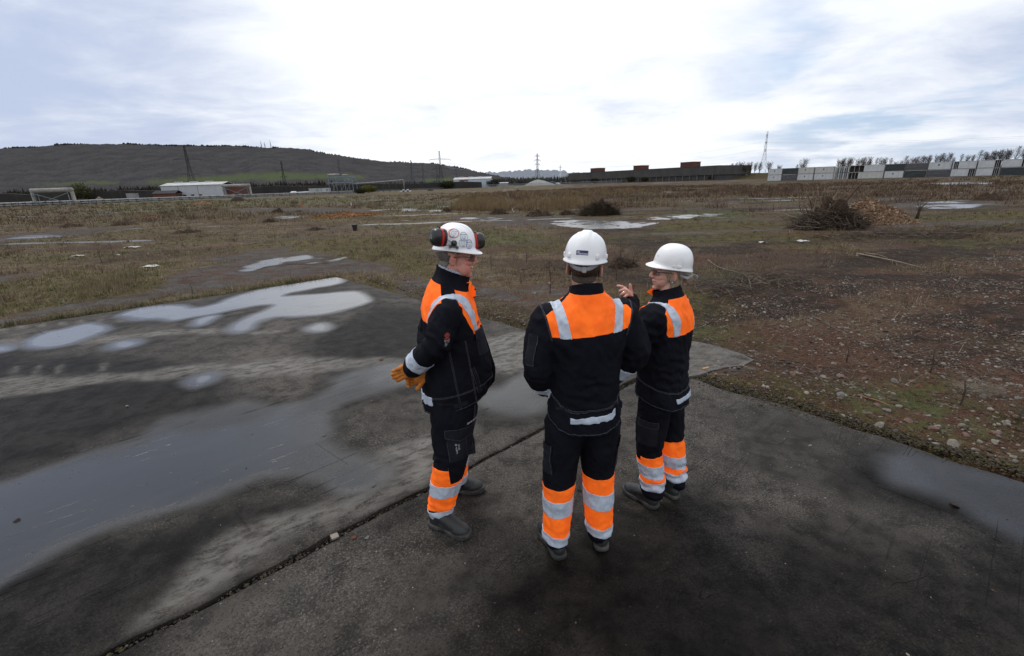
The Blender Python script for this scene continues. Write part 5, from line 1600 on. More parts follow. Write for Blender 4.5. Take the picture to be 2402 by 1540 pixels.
# second rank of cabins behind
for i, (px0, px1, kk, z) in enumerate(((1893, 1909, 'y', 2.7), (1909, 1926, 'g', 2.7), (1926, 1941, 'y', 2.7), (1941, 1957, 'w', 2.7), (1957, 1972, 'g', 2.7), (1972, 1988, 'g', 2.7), (1988, 2004, 'y', 2.7), (2182, 2204, 'g', 2.7), (2204, 2228, 'y', 2.7), (2228, 2250, 'g', 2.7), (2250, 2274, 'y', 2.7), (2274, 2302, 'g', 2.7), (2302, 2322, 'c', 2.7))):
    Yc = 270 if i < 7 else 215
    p0, p1 = gx(px0, Yc), gx(px1, Yc)
    sup = cabin(p0, p1, 0.05, 'y', f'grey sheeted cabin under the {ordn[i]} one of the rear rank', 'rear rank of cabins, lower tier') if False else None
    cabin(p0, p1, 0.05, 'y' if kk != 'w' else 'c', f'{desc["y" if kk != "w" else "c"]}, lower rear rank, {ordn[i]} from the factory', 'rear rank of cabins')
    cabin(p0, p1, z, kk, f'{desc[kk]}, upper rear rank, {ordn[i]} from the factory', 'rear rank of cabins', 2.9)

# ---------------------------------------------------------------- pylons and wires
def pylon(px, Y, H, rz, label, m, arms=((0.62, 0.16), (0.78, 0.20), (0.90, 0.13)), thick=1.0, peak=True):
    t = empty('pylon', gx(px, Y), rz); tag(t, label, 'pylon', 'lattice pylons')
    th = max(0.10, Y * 0.00032) * thick
    mb = MB()
    def hw(s):
        return H * (0.085 * (1 - s / 0.60) + 0.022 * (s / 0.60)) if s < 0.60 else H * (0.022 - 0.010 * (s - 0.60) / 0.40)
    lv = [0, 0.16, 0.30, 0.42, 0.52, 0.60, 0.69, 0.78, 0.86, 0.93, 1.0]
    for sx, sy in ((-1, -1), (1, -1), (1, 1), (-1, 1)):
        for a_, b2 in zip(lv[:-1], lv[1:]):
            mb.bar((sx * hw(a_), sy * hw(a_), a_ * H), (sx * hw(b2), sy * hw(b2), b2 * H), th)
    for a_, b2 in zip(lv[:-1], lv[1:]):
        for (ax_, ay_), (bx2, by2) in (((-1, -1), (1, -1)), ((1, -1), (1, 1)), ((1, 1), (-1, 1)), ((-1, 1), (-1, -1))):
            mb.bar((ax_ * hw(a_), ay_ * hw(a_), a_ * H), (bx2 * hw(b2), by2 * hw(b2), b2 * H), th * 0.6)
            mb.bar((bx2 * hw(a_), by2 * hw(a_), a_ * H), (ax_ * hw(b2), ay_ * hw(b2), b2 * H), th * 0.6)
            mb.bar((ax_ * hw(b2), ay_ * hw(b2), b2 * H), (bx2 * hw(b2), by2 * hw(b2), b2 * H), th * 0.55)
    mb.build('tower', m, t)
    for s, wv in arms:
        am = MB()
        for sg in (-1, 1):
            tip = V((sg * wv * H, 0, s * H + 0.005 * H))
            for sy in (-1, 1):
                am.bar((sg * hw(s), sy * hw(s), s * H), tip, th * 0.7)
                am.bar((sg * hw(s), sy * hw(s), s * H + 0.035 * H), tip, th * 0.6)
            am.bar((sg * wv * H * 0.5, 0, s * H), (sg * wv * H * 0.5, 0, s * H + 0.022 * H), th * 0.5)
        cr = am.build('crossarm', m, t)
        for sg in (-1, 1):
            MB().bar((sg * wv * H, 0, s * H), (sg * wv * H, 0, s * H - 0.05 * H), th * 0.8).build('insulator', STEELD, cr)
    return t
PYD = simple('pylon_dark', (0.050, 0.052, 0.056), (0.04, 0.042, 0.046), 1, 0.8, spec=0.1)
PYM = simple('pylon_grey', (0.10, 0.105, 0.115), (0.085, 0.09, 0.10), 1, 0.8, spec=0.1)
PYH = simple('pylon_hazy', (0.75, 0.78, 0.82), (0.70, 0.73, 0.77), 1, 0.9, spec=0.05)  # steel painted pale to stand in for haze and light on it
def PH_(px, top, Y): return (hor(px) - top) * Y / FPX * 1.0 + 2.1
WIDE = ((0.50, 0.10), (0.64, 0.15), (0.80, 0.22))
pylon(457, 440, PH_(457, 355, 440), R(10), 'nearest dark pylon, standing before the hill behind the white shed', PYD, ((0.14, 0.17), (0.44, 0.18), (0.73, 0.26)), 1.0)
pylon(1036, 620, PH_(1036, 364, 620), R(5), 'tall dark pylon with a very wide crossarm above the dark wall', PYD, ((0.28, 0.18), (0.52, 0.24), (0.77, 0.30)), 0.9)
pylon(671, 700, PH_(671, 386, 700), R(5), 'faint dark pylon on the green field below the ridge', PYD, ((0.5, 0.12), (0.7, 0.18)), 0.7)
pylon(802, 720, PH_(802, 380, 720), R(5), 'faint pylon rising behind the pipe gantry', PYM, ((0.5, 0.12), (0.7, 0.18)), 0.6)
pylon(969, 820, PH_(969, 383, 820), R(5), 'middle sized grey pylon west of the tall dark one', PYM, ((0.44, 0.2), (0.70, 0.22)), 0.8)
pylon(995, 960, PH_(995, 391, 960), R(5), 'slim grey pylon between two others under the ridge', PYM, ((0.44, 0.2), (0.70, 0.22)), 0.8)
pylon(1027, 1020, PH_(1027, 394, 1020), R(5), 'small grey pylon partly behind the tall dark one', PYM, ((0.44, 0.2), (0.70, 0.22)), 0.8)
pylon(1072, 1150, PH_(1072, 397, 1150), R(5), 'small grey pylon above the pale blue shed', PYM, ((0.44, 0.24), (0.70, 0.26)), 0.8)
pylon(1261, 760, PH_(1261, 369, 760), R(40), 'hazy pylon alone against the sky between the hill and the factory', PYM, ((0.66, 0.12), (0.79, 0.15), (0.92, 0.12)), 0.9)
pylon(1787, 520, PH_(1787, 322, 520), R(62), 'tallest pale pylon against the sky at the end of the factory', PYH, ((0.62, 0.13), (0.78, 0.16), (0.93, 0.12)), 1.5)
pylon(1314, 2100, PH_(1314, 392, 2100), R(30), 'tiny pylon on the skyline beside the factory', PYH, ((0.66, 0.12), (0.85, 0.14)), 0.6)
def wire(a, b, sag, r, label, group):
    a, b = V(a), V(b)
    pts = [a.lerp(b, i / 24) - V((0, 0, sag * 4 * (i / 24) * (1 - i / 24))) for i in range(25)]
    o = MB().tube([p - a for p in pts], r, 5).build('power_line', PYH, None, True)
    o.location = a; tag(o, label, 'power line', group)
pyl = gx(1787, 520)
q1_, q2_ = gx(1261, 760), gx(2760, 330)
for k, (ya, yb, nm) in enumerate(((334, 306, 'topmost'), (351, 333, 'middle'), (368, 352, 'lowest'))):
    a_ = at(1793 if k == 0 else 1791, ya, 520)
    b2 = at(2760, yb - 6, 330)
    wire(a_, b2, 3.0, 0.075, f'{nm} wire from the tallest pylon over the cabin stacks', 'wires east of the tallest pylon')
    wire(a_ + V((1.4, 0, -0.9)), b2 + V((1.4, 0, -0.9)), 3.4, 0.06, f'{nm} twin wire just under its pair over the cabin stacks', 'wires east of the tallest pylon')
    c_ = at(1262, 377 + 11 * k, 760)
    wire(c_, at(1786, ya, 520), 9, 0.07, f'{nm} wire from the lone hazy pylon to the tallest pylon', 'wires over the factory')
for k in range(2):
    wire(at(1043, 380 + 11 * k, 620), at(1258, 379 + 13 * k, 760), 7, 0.06, f'{("upper", "lower")[k]} wire between the tall dark pylon and the lone hazy pylon', 'wires over the pale blue shed')
# masts on the ridge
for k, (px, top, lab) in enumerate(((614, 330, 'westernmost thin radio mast on the ridge'), (622, 333, 'middle thin radio mast on the ridge'), (636, 329, 'easternmost thin radio mast on the ridge'))):
    b_ = at(px, float(lerp_pts(SKY1, px)) + 2, 1640)
    t = empty('radio_mast', b_); tag(t, lab, 'mast', 'radio masts')
    hgt = at(px, top, 1640).z - b_.z
    MB().tube([(0, 0, 0), (0, 0, hgt * 0.6), (0, 0, hgt)], [1.0, 0.7, 0.25], 6).build('mast', PYM, t)
    MB().box((0.8, 0, hgt * 0.35), (1.6, 1.6, 2.2)).build('antenna', PYM, t)
    MB().box((-0.6, 0, hgt * 0.55), (1.2, 1.2, 2.5)).build('antenna', PYM, t)
# ---------------------------------------------------------------- bare trees
BARK = simple('bark', (0.060, 0.048, 0.038), (0.04, 0.033, 0.027), 2.0, 0.95, spec=0.1)
TWIG = simple('twigs', (0.075, 0.055, 0.044), (0.05, 0.04, 0.032), 1.0, 0.95, spec=0.05)
def bare_tree(seed, H, leaders, spread, up):
    rr = random.Random(seed)
    trunk, crown = MB(), MB()
    trunk.tube([(0, 0, -0.3), (0.03 * H, 0, H * 0.15), (0.05 * H, 0, H * 0.3)], [0.024 * H, 0.02 * H, 0.015 * H], 7)
    for ld in range(leaders):
        a = rr.uniform(0, 6.28) if leaders > 1 else 0
        hh_ = H * rr.uniform(0.8, 1.0)
        top = V((math.cos(a) * spread * H * rr.uniform(0.5, 1) + 0.10 * H, math.sin(a) * spread * H, hh_))
        st = V((0.02 * H, 0, H * 0.12))
        ax = spline([st, st.lerp(top, 0.35) + V((rr.uniform(-.04, .03) * H, rr.uniform(-.03, .03) * H, 0)), st.lerp(top, 0.7) + V((rr.uniform(-.02, .03) * H, 0, 0)), top], seg=5)
        n = len(ax)
        crown.tube(ax, [(0.010 if leaders > 1 else 0.006) * H * (1 - 0.9 * i / n) for i in range(n)], 5)
        for k in range(int(90 / leaders ** 0.5)):
            t = rr.uniform(0.12, 0.98)
            p = ax[int(t * (n - 1))]
            b = rr.uniform(0, 6.28)
            L = H * (0.30 * (1 - t) ** 0.8 + 0.07) * rr.uniform(0.6, 1.15) * (1.25 if leaders > 1 else 1.35)
            d = V((math.cos(b) + 0.25, math.sin(b), up * rr.uniform(0.7, 1.4))).normalized()
            q = p + d * L * 0.5; e = q + (d + V((0.15, 0, 0.45))).normalized() * L * 0.5
            crown.tube([p, q, e], [0.0042 * H, 0.003 * H, 0.001 * H], 3, False)
            for m_ in range(9):
                o = p.lerp(q, rr.uniform(0.3, 1)) if m_ < 4 else q.lerp(e, rr.uniform(0, 1))
                tw = (d + V((rr.uniform(-0.8, 0.9), rr.uniform(-0.8, 0.8), rr.uniform(0.1, 1.0)))).normalized() * H * rr.uniform(0.04, 0.11)
                s_ = V((rr.uniform(-1, 1), rr.uniform(-1, 1), rr.uniform(-1, 1))).normalized() * 0.0022 * H
                crown.add([o - s_, o + s_, o + tw], [(0, 1, 2)])
    return trunk, crown
TREES = []
for s, ld, spr, upr in ((1, 3, 0.16, 1.2), (2, 4, 0.24, 1.0), (3, 2, 0.07, 1.1), (4, 5, 0.30, 0.8), (5, 1, 0.03, 1.2)):
    t0, c0 = bare_tree(s, 9.0, ld, spr, upr)
    t = empty('bare_tree', (0, 0, 0))
    t0.build('trunk', BARK, t); c0.build('crown', TWIG, t)
    TREES.append(t)
used_tree = [False] * 5
TH = [max(v.co.z for c in t.children for v in c.data.vertices) for t in TREES]
def tree(px, Y, H, v, label, group, z=0.0, rz=None):
    if used_tree[v]:
        o = copy_tree(TREES[v])
    else:
        o, used_tree[v] = TREES[v], True
    o.location = gx(px, Y) + V((0, 0, z)); s = H / TH[v]
    o.scale = (s * rng.uniform(0.9, 1.15), s * rng.uniform(0.9, 1.15), s); o.rotation_euler = (0, 0, rng.uniform(-0.5, 0.5) if rz is None else rz)
    tag(o, label, 'tree', group)
def tree_row(spec, Y, z, label, group):
    for px, top, v in spec:
        Yj = Y + float(rng.uniform(-8, 8))
        H = (hor(px) - top) * Yj / FPX + 2.1 - z
        tree(px, Yj, H * 1.05, v, label, group, z)
tree_row([(1713, 386, 0), (1724, 384, 2), (1734, 382, 1), (1746, 384, 3), (1757, 383, 4), (1768, 384, 0), (1779, 383, 2), (1800, 382, 1), (1693, 393, 3), (1703, 390, 1)], 500, 5.0, 'bare tree in the close set clump around the foot of the tallest pylon', 'trees by the tallest pylon')
tree(1824, 560, 14, 1, 'wide bare tree standing alone between the pylon and the cabins', None, 2.0)
tree(1864, 380, 8, 4, 'thin bare sapling tree beside the round one above the first cabins', None, 3.0)
tree(1880, 380, 13, 3, 'round bare tree above the third cabin stack', None, 3.0)
tree_row([(1964, 376, 1), (1972, 374, 0), (1980, 373, 3), (1988, 374, 1)], 330, 3.0, 'bare tree in the dense rounded clump behind the steel frame rack', 'rounded clump of trees')
tree_row([(2008, 374, 1), (2018, 372, 0), (2027, 371, 3), (2036, 377, 2), (2048, 374, 4), (2062, 372, 1), (2070, 374, 0), (2083, 374, 4)], 325, 3.5, 'bare wind bent tree behind the open sided cabin', 'wind bent trees')
tree_row([(2095, 381, 1), (2106, 379, 3), (2115, 370, 4), (2123, 378, 0), (2134, 372, 1), (2142, 370, 0), (2152, 369, 3), (2163, 368, 1), (2173, 367, 0)], 325, 4.0, 'bare tree in the line behind the sheeted cabins', 'trees behind the sheeted cabins')
tree_row([(2190, 366, 1), (2200, 363, 0), (2212, 362, 3), (2220, 366, 4), (2230, 372, 2)], 325, 4.5, 'bare tree rising over the dark rear rank of cabins', 'trees over the rear rank')
tree_row([(2247, 365, 4), (2262, 367, 1), (2274, 366, 0), (2286, 357, 4), (2297, 360, 4), (2306, 362, 0), (2315, 358, 3), (2325, 356, 1), (2337, 355, 0), (2347, 354, 3), (2355, 355, 1)], 320, 5.0, 'bare tree in the tall thick group furthest along the row', 'tall thick group of trees')
tree(2373, 320, 12.5, 4, 'narrow upright bare tree, first of two beyond the thick group', None, 5.0)
tree(2393, 320, 12.0, 2, 'narrow upright bare tree, last one along the row', None, 5.0)

# ================================================================== MIDDLE GROUND THINGS
DIRT = simple('dark_earth', (0.055, 0.037, 0.027), (0.030, 0.020, 0.015), 6, 1.0, bscale=14, bstr=0.8, bdist=0.1, spec=0.1)
WOODC = vcol_mat('dead_wood', 0.9, 0.15, 1.0)
CHIP = vcol_mat('wood_chips', 0.9, 0.15, 1.5)
def sticks_mesh(name, P, D, L, r, cols, kink=0.25, nseg=3):
    "crooked three sided sticks; rows of bases, directions, lengths"
    n = len(P)
    VS, CS = [], []
    rings = []
    p = P.copy(); d = D / np.linalg.norm(D, axis=1)[:, None]
    for s in range(nseg + 1):
        a = np.cross(d, np.tile([0.31, 0.52, 0.8], (n, 1))); a /= np.linalg.norm(a, axis=1)[:, None] + 1e-9
        b = np.cross(d, a)
        rs = (r * (1 - 0.75 * s / nseg))[:, None]
        rings.append(np.stack([p + a * rs, p + (-0.5 * a + 0.87 * b) * rs, p + (-0.5 * a - 0.87 * b) * rs], 1))
        p = p + d * (L / nseg)[:, None]
        d = d + rng.normal(0, kink, (n, 3)); d /= np.linalg.norm(d, axis=1)[:, None]
    V_ = np.stack(rings, 1)                      # n, nseg+1, 3, 3
    nv = (nseg + 1) * 3
    f = []
    for s in range(nseg):
        for k in range(3):
            k2 = (k + 1) % 3
            f.append((s * 3 + k, s * 3 + k2, (s + 1) * 3 + k2, (s + 1) * 3 + k))
    f = np.array(f)
    F = (f[None] + (np.arange(n) * nv)[:, None, None]).reshape(-1, 4)
    return mesh_np(name, V_.reshape(-1, 3), F, 4, cols=np.repeat(cols, nv, axis=0))
DEAD = [(0.075, 0.052, 0.040), (0.105, 0.078, 0.06), (0.055, 0.038, 0.029), (0.15, 0.118, 0.092), (0.19, 0.155, 0.125)]
def brush_pile(px, py, w, h, n, label, pal=DEAD, spiky=0.5, rr=0.008, name='brush_pile', mound=True, dep=0.8, cat='brush pile', core=0.7, group=None):
    p = gp(px, py); p.z = gz(p.x, p.y)
    t = empty(name, p, float(rng.uniform(0, 6.28)) * 0); tag(t, label, cat, group)
    if mound:
        m_ = heap('mound', None, 0, 10, w * 0.95, h * core, DIRT, None, None, float(px % 17), dep, 2.0, 0.8)
        m_.parent = t; m_.location = (0, 0, 0); m_.name = 'mound'
        for k in ('label', 'category', 'group'):
            if k in m_: del m_[k]
    ang = rng.uniform(0, 6.28, n); rad = np.sqrt(rng.uniform(0, 1, n)) * 0.5
    bx, by = np.cos(ang) * rad * w, np.sin(ang) * rad * w * dep
    top = h * core * (1 - (rad * 2) ** 2.0) * (0.75 + 0.5 * np.array([noise.noise(V((a_ * 2.0 / w, b_ * 2.0 / w, px))) + 0.5 for a_, b_ in zip(bx, by)]))
    P = np.stack([bx, by, top * rng.uniform(0.5, 1.0, n)], 1)
    D = np.stack([np.cos(ang) * 0.3 + rng.normal(0, 0.9, n), np.sin(ang) * 0.3 + rng.normal(0, 0.9, n), rng.normal(0.12, spiky, n)], 1)
    L = np.exp(rng.normal(-1.0, 0.55, n)).clip(0.1, 1.3) * min(h, 1.0)
    link('branches', sticks_mesh('branches', P, D, L, np.exp(rng.normal(-0.2, 0.5, n)) * rr, pick(pal, n, 0.5)), WOODC, t)
    return t
# the big pile with its split limbs, and the heap of bark chips beside it
t = brush_pile(1940, 536, 2.7, 1.35, 2600, 'tall tangled pile of torn branches and roots with splintered pale limbs', rr=0.014, spiky=0.30)
n = 46
P = np.stack([rng.uniform(-1.2, 0.2, n), rng.uniform(-0.4, 0.4, n), rng.uniform(0.6, 1.1, n)], 1)
D = np.stack([rng.normal(-0.15, 0.35, n), rng.normal(0, 0.3, n), rng.uniform(0.6, 1.2, n)], 1)
link('splintered_limbs', sticks_mesh('splintered_limbs', P, D, rng.uniform(0.4, 0.95, n), rng.uniform(0.012, 0.03, n), pick([(0.24, 0.18, 0.13), (0.18, 0.12, 0.085), (0.30, 0.22, 0.15)], n), 0.15), WOODC, t)
MB().tube([(0.25, -0.3, 0.75), (0.45, -0.32, 1.25), (0.78, -0.35, 1.70)], [0.03, 0.04, 0.035], 8).build('torn_log', RUST, t)
def chips(px, py, w, h, n, label, pal, dep=0.8, size=0.03, core=None):
    p = gp(px, py); p.z = gz(p.x, p.y) - 0.02
    t = empty('wood_chip_heap', p); tag(t, label, 'wood chip heap')
    m_ = heap('heap_core', None, 0, 10, w, h, core or simple('chip_core', (0.22, 0.13, 0.08), (0.15, 0.085, 0.05), 9, 1.0, bscale=20, bstr=0.7, bdist=0.08), None, None, float(px % 13), dep)
    m_.parent = t; m_.location = (0, 0, 0)
    for k in ('label', 'category', 'group'):
        if k in m_: del m_[k]
    bv = bvh_of(m_.data)
    VS = []
    q = 0
    while q < n:
        a, r = rng.uniform(0, 6.28), math.sqrt(rng.uniform(0, 1)) * 0.56
        x, y = math.cos(a) * r * w, math.sin(a) * r * w * dep
        hit = bv.ray_cast(V((x, y, 9)), V((0, 0, -1)))
        z = hit[0].z if hit[0] is not None else 0.03
        d = V((rng.normal(), rng.normal(), rng.normal() * 0.5)).normalized(); s = d.cross(V((rng.normal(), rng.normal(), rng.normal()))).normalized()
        L = size * rng.uniform(0.6, 1.9); W_ = size * rng.uniform(0.2, 0.5)
        c = V((x, y, max(z, 0.0) + size * 0.25))
        VS += [c - d * L - s * W_, c + d * L - s * W_, c + d * L + s * W_, c - d * L + s * W_]
        q += 1
    me = mesh_np('chips', np.array([tuple(v) for v in VS]), np.arange(4 * n), 4, cols=np.repeat(pick(pal, n, 0.35), 4, axis=0))
    o = link('chips', me, CHIP, t); o['kind'] = 'stuff'
chips(2035, 522, 3.6, 1.05, 5200, 'rounded heap of pale brown bark chips behind the tall brush pile', [(0.25, 0.165, 0.105), (0.34, 0.24, 0.16), (0.16, 0.09, 0.055), (0.42, 0.31, 0.21)], 0.8, 0.05)
chips(815, 506, 5.2, 0.32, 4200, 'long low spread of bright orange wood chips on the open ground', [(0.36, 0.17, 0.06), (0.28, 0.12, 0.04), (0.44, 0.24, 0.09), (0.18, 0.08, 0.03)], 1.1, 0.05)
chips(355, 512, 4.0, 0.30, 1500, 'faint orange patch of wood chips near the western edge', [(0.20, 0.10, 0.045), (0.15, 0.075, 0.035), (0.25, 0.14, 0.06)], 0.9, 0.05)
chips(477, 480, 5.0, 0.9, 900, 'small orange brown chip heap below the white shed', [(0.20, 0.10, 0.045), (0.15, 0.075, 0.035), (0.25, 0.14, 0.06)], 0.8, 0.08)
# bramble mound
t = brush_pile(1405, 506, 2.5, 0.95, 3600, 'dense dark bramble mound behind the wide shining puddle', [(0.055, 0.040, 0.030), (0.075, 0.05, 0.036), (0.035, 0.04, 0.02), (0.09, 0.07, 0.05)], 0.35, 0.009, 'bramble', True, 0.55, 'bramble', 0.8)
q = rng.uniform(-1, 1, (1500, 3)); q /= np.linalg.norm(q, axis=1)[:, None]; q[:, 2] = np.abs(q[:, 2])
P = q * np.array([1.25, 0.7, 0.95]) * (rng.uniform(0.6, 0.9, (1500, 1)) * (1 + 0.35 * np.array([[noise.noise(V(tuple(k_ * 2.2)))] for k_ in q])))
v_, c_ = blades(P, rng.uniform(0.04, 0.09, 1500), rng.uniform(0.03, 0.06, 1500), rng.uniform(0.3, 1.5, 1500), rng.uniform(0, 6.28, 1500), pick([(0.045, 0.06, 0.02), (0.065, 0.075, 0.03), (0.075, 0.05, 0.032)], 1500))
link('foliage', mesh_np('foliage', v_, np.arange(len(v_)), 3, cols=c_), VEG, t)
# root balls and small piles over the land
for px, py, w, h, n, lab, cat in ((1170, 503, 1.5, 0.62, 260, 'uprooted stump with splayed dark roots behind the first person', 'root ball'), (1048, 497, 1.1, 0.5, 140, 'small dark root ball just west of the splayed stump', 'root ball'), (1265, 507, 1.9, 0.6, 340, 'wide low tangle of pale roots by the fallen branch', 'brush pile'),
                                   (1330, 505, 1.3, 0.5, 200, 'dark brush heap between the fallen branch and the bramble', 'brush pile'), (652, 499, 1.5, 0.62, 240, 'round dark clod of roots west of the orange chips', 'root ball'), (632, 521, 1.0, 0.45, 140, 'small conical root clod below the orange chips', 'root ball'),
                                   (700, 497, 1.2, 0.35, 120, 'low heap of earth and roots beside the orange chips', 'root ball'), (742, 538, 1.3, 0.28, 170, 'flat dark twig heap in the middle of the grassy west', 'brush pile'), (438, 545, 1.8, 0.30, 200, 'low reddish brush heap near the western concrete', 'brush pile'),
                                   (290, 528, 2.2, 0.5, 240, 'spreading thorny brush heap on the west side', 'brush pile'), (170, 532, 1.8, 0.45, 200, 'dark brush heap beyond the grey western strip', 'brush pile'), (1010, 448, 4.0, 1.2, 120, 'dark stump heap far off by the reeds', 'root ball'),
                                   (1217, 452, 3.0, 0.9, 110, 'small dark pile at the edge of the reed bed', 'brush pile'), (1352, 450, 3.4, 1.0, 110, 'dark stump pile in front of the factory', 'root ball'), (1440, 449, 3.6, 1.1, 110, 'pale topped stump pile in front of the factory middle', 'root ball'), (560, 472, 4.5, 1.5, 200, 'thorny dark clump just below the further pipe bridge', 'brush pile'),
                                   (1710, 446, 2.6, 0.7, 90, 'stump among scrub before the brick works', 'root ball'), (1846, 452, 2.2, 0.8, 90, 'stump among scrub before the first cabin stack', 'root ball'), (2320, 470, 2.4, 0.7, 160, 'reddish root mass under the last cabins', 'root ball'), (690, 448 + 30, 2.0, 0.5, 120, 'small stump below the storage tank', 'root ball')):
    brush_pile(px, py, w, h, n, lab, DEAD[:3] if 'dark' in lab else DEAD, 0.5, 0.010 * max(1, h), 'root_ball' if cat == 'root ball' else 'brush_pile', True, 0.8, cat, 0.62)
for px, py, w, n, lab in ((1800, 668, 1.5, 260, 'loose grey brushwood behind the pointing person'), (1700, 690, 1.2, 160, 'thin twigs close behind the pointing person shoulder'), (2150, 555, 3.2, 500, 'wide spread of lopped branches below the chip heap'), (2300, 545, 2.4, 260, 'lopped branches lying at the eastern edge of the clearing'), (1975, 560, 2.2, 320, 'brushwood fringe in front of the tall brush pile'), (2290, 930, 0.36, 260, 'pale dead grass tuft among the rubble stones')):
    p = gp(px, py); p.z = gz(p.x, p.y)
    t = tag(empty('brushwood', p), lab, 'brushwood')
    ang = rng.uniform(0, 6.28, n); rad = np.sqrt(rng.uniform(0, 1, n)) * w * 0.5
    P = np.stack([np.cos(ang) * rad, np.sin(ang) * rad * 0.7, rng.uniform(0.01, 0.10, n)], 1)
    D = np.stack([rng.normal(0, 1, n), rng.normal(0, 0.7, n), rng.normal(0.10, 0.14, n)], 1)
    link('branches', sticks_mesh('branches', P, D, rng.uniform(0.2, 0.8, n) * w * (0.4 if py < 800 else 0.8), rng.uniform(0.4, 1.0, n) * (0.008 if py < 800 else 0.0016), pick(DEAD + [(0.2, 0.17, 0.14)], n) if py < 800 else pick([(0.30, 0.27, 0.22)], n), 0.22, 4), WOODC, t)
# fallen branches, single
def branch(px0, py0, px1, py1, r, col, label, twigs=6, z0=0.03, z1=0.06):
    a = gp(px0, py0); b = gp(px1, py1)
    a.z = gz(a.x, a.y) + z0; b.z = gz(b.x, b.y) + z1
    t = empty('fallen_branch', a); tag(t, label, 'branch')
    d = b - a; L = d.length; s_ = V((-d.y, d.x, 0)).normalized()
    pts = spline([V((0, 0, 0)), d * 0.33 + s_ * L * rng.uniform(-0.06, 0.06), d * 0.66 + s_ * L * rng.uniform(-0.06, 0.06) + V((0, 0, (z1) * 0.4)), d], seg=4)
    m_ = simple('branch_bark', col, tuple(k * 0.7 for k in col), 8, 0.9)
    MB().tube(pts, [r * (1 - 0.7 * i / 12) for i in range(13)], 7).build('limb', m_, t, True)
    for k in range(twigs):
        p = pts[int(3 + k * 9 / max(1, twigs))]
        e = p + d * rng.uniform(0.08, 0.3) + s_ * L * rng.uniform(-0.2, 0.2) + V((0, 0, L * rng.uniform(0.0, 0.10)))
        MB().tube([p, p.lerp(e, 0.5) + V((0, 0, 0.02 * L)), e], [r * 0.45, r * 0.3, r * 0.1], 5).build('twig', m_, t, True)
branch(1205, 502, 1272, 478, 0.035, (0.20, 0.17, 0.145), 'bleached bare branch reaching up beside the reeds', 7, 0.05, 0.5)
branch(2010, 597, 2160, 632, 0.022, (0.26, 0.21, 0.155), 'long straight pale stick lying on the dark ground', 2, 0.02, 0.03)
branch(2030, 596, 2080, 612, 0.014, (0.24, 0.195, 0.146), 'short pale stick leaning across the long straight one', 2, 0.02, 0.10)
branch(2000, 548, 2402, 572, 0.022, (0.15, 0.12, 0.10), 'long thin grey branch lying in front of the lopped branches', 8, 0.03, 0.15)
branch(1660, 612, 1760, 700, 0.012, (0.17, 0.145, 0.125), 'thin curved grey switch behind the pointing person', 4, 0.03, 0.1)
branch(1905, 745, 1990, 790, 0.008, (0.14, 0.115, 0.095), 'dark thin stick on the rubble', 2, 0.01, 0.03)
branch(2010, 935, 2090, 965, 0.010, (0.20, 0.10, 0.06), 'reddish split stick lying among the pale stones', 1, 0.01, 0.02)
p = gp(1655, 868); o = MB().box((0, 0, 0.015), (0.13, 0.028, 0.018)).build('wood_splinter', simple('fresh_wood', (0.36, 0.22, 0.11), (0.26, 0.15, 0.07), 30, 0.8), None, False, 0.003)
o.location = (p.x, p.y, 0.004); o.rotation_euler = (0.05, 0.1, 0.62); tag(o, 'fresh yellow splinter of wood on the mossy corner of the slab', 'wood splinter')
# stumps with a few upright stems
def stump(px, py, h, label, stems=7, r=0.10):
    p = gp(px, py); p.z = gz(p.x, p.y)
    t = tag(empty('tree_stump', p), label, 'stump')
    MB().tube([(0, 0, -0.05), (0.02, 0, h * 0.5), (0.05, 0.0, h)], [r * 1.4, r, r * 0.85], 10).build('trunk', BARK, t, True)
    MB().tube([(0.05, 0, h), (0.053, 0, h + 0.012)], r * 0.8, 10).build('cut_face', simple('cut_wood', (0.26, 0.13, 0.06), (0.2, 0.10, 0.05), 20, 0.8), t)
    n = stems
    P = np.tile([0.02, 0, h * 0.6], (n, 1)) + rng.normal(0, 0.02, (n, 3)); D = np.stack([rng.normal(0, 0.6, n), rng.normal(0, 0.5, n), rng.uniform(0.4, 1.0, n)], 1)
    link('stems', sticks_mesh('stems', P, D, rng.uniform(0.5, 1.6, n) * h * 1.6, np.full(n, 0.010), pick(DEAD[:3], n), 0.15, 4), WOODC, t)
stump(2150, 516, 0.55, 'tall broken stump with thin shoots east of the chip heap', 16, 0.055)
# saplings
def sapling(px, py, top, n, col, label, group=None, w=0.5, kind='sapling'):
    p = gp(px, py); p.z = gz(p.x, p.y)
    h = at(px, top, p.y).z - p.z
    t = tag(empty(kind, p), label, 'sapling', group)
    MB().tube([(0, 0, -0.03), (0.01, 0.0, h * 0.4), (-0.01, 0.01, h * 0.75), (0.01, 0, h)], [0.008 * (1 + h * 0.3), 0.006, 0.004, 0.0015], 6).build('trunk', simple('sapling_bark', col, tuple(k * 0.7 for k in col), 20, 0.85), t, True)
    z = rng.uniform(0.12, 0.95, n) * h
    P = np.stack([np.zeros(n), np.zeros(n), z], 1); a = rng.uniform(0, 6.28, n)
    D = np.stack([np.cos(a), np.sin(a), rng.uniform(0.3, 1.1, n)], 1)
    link('crown', sticks_mesh('crown', P, D, rng.uniform(0.3, 1.0, n) * w * (1.1 - z / h * 0.7), rng.uniform(0.0012, 0.003, n), pick([col], n), 0.25, 4), WOODC, t)
RED = (0.075, 0.032, 0.026); BRN = (0.085, 0.06, 0.045)
sapling(1290, 690, 596, 46, RED, 'tall leafless sapling with reddish stem between the two men', None, 0.38)
sapling(1222, 672, 640, 24, RED, 'short reddish sapling just left of the tall one', None, 0.25)
sapling(1235, 620, 580, 30, BRN, 'thin brown sapling further back between the two men', None, 0.45)
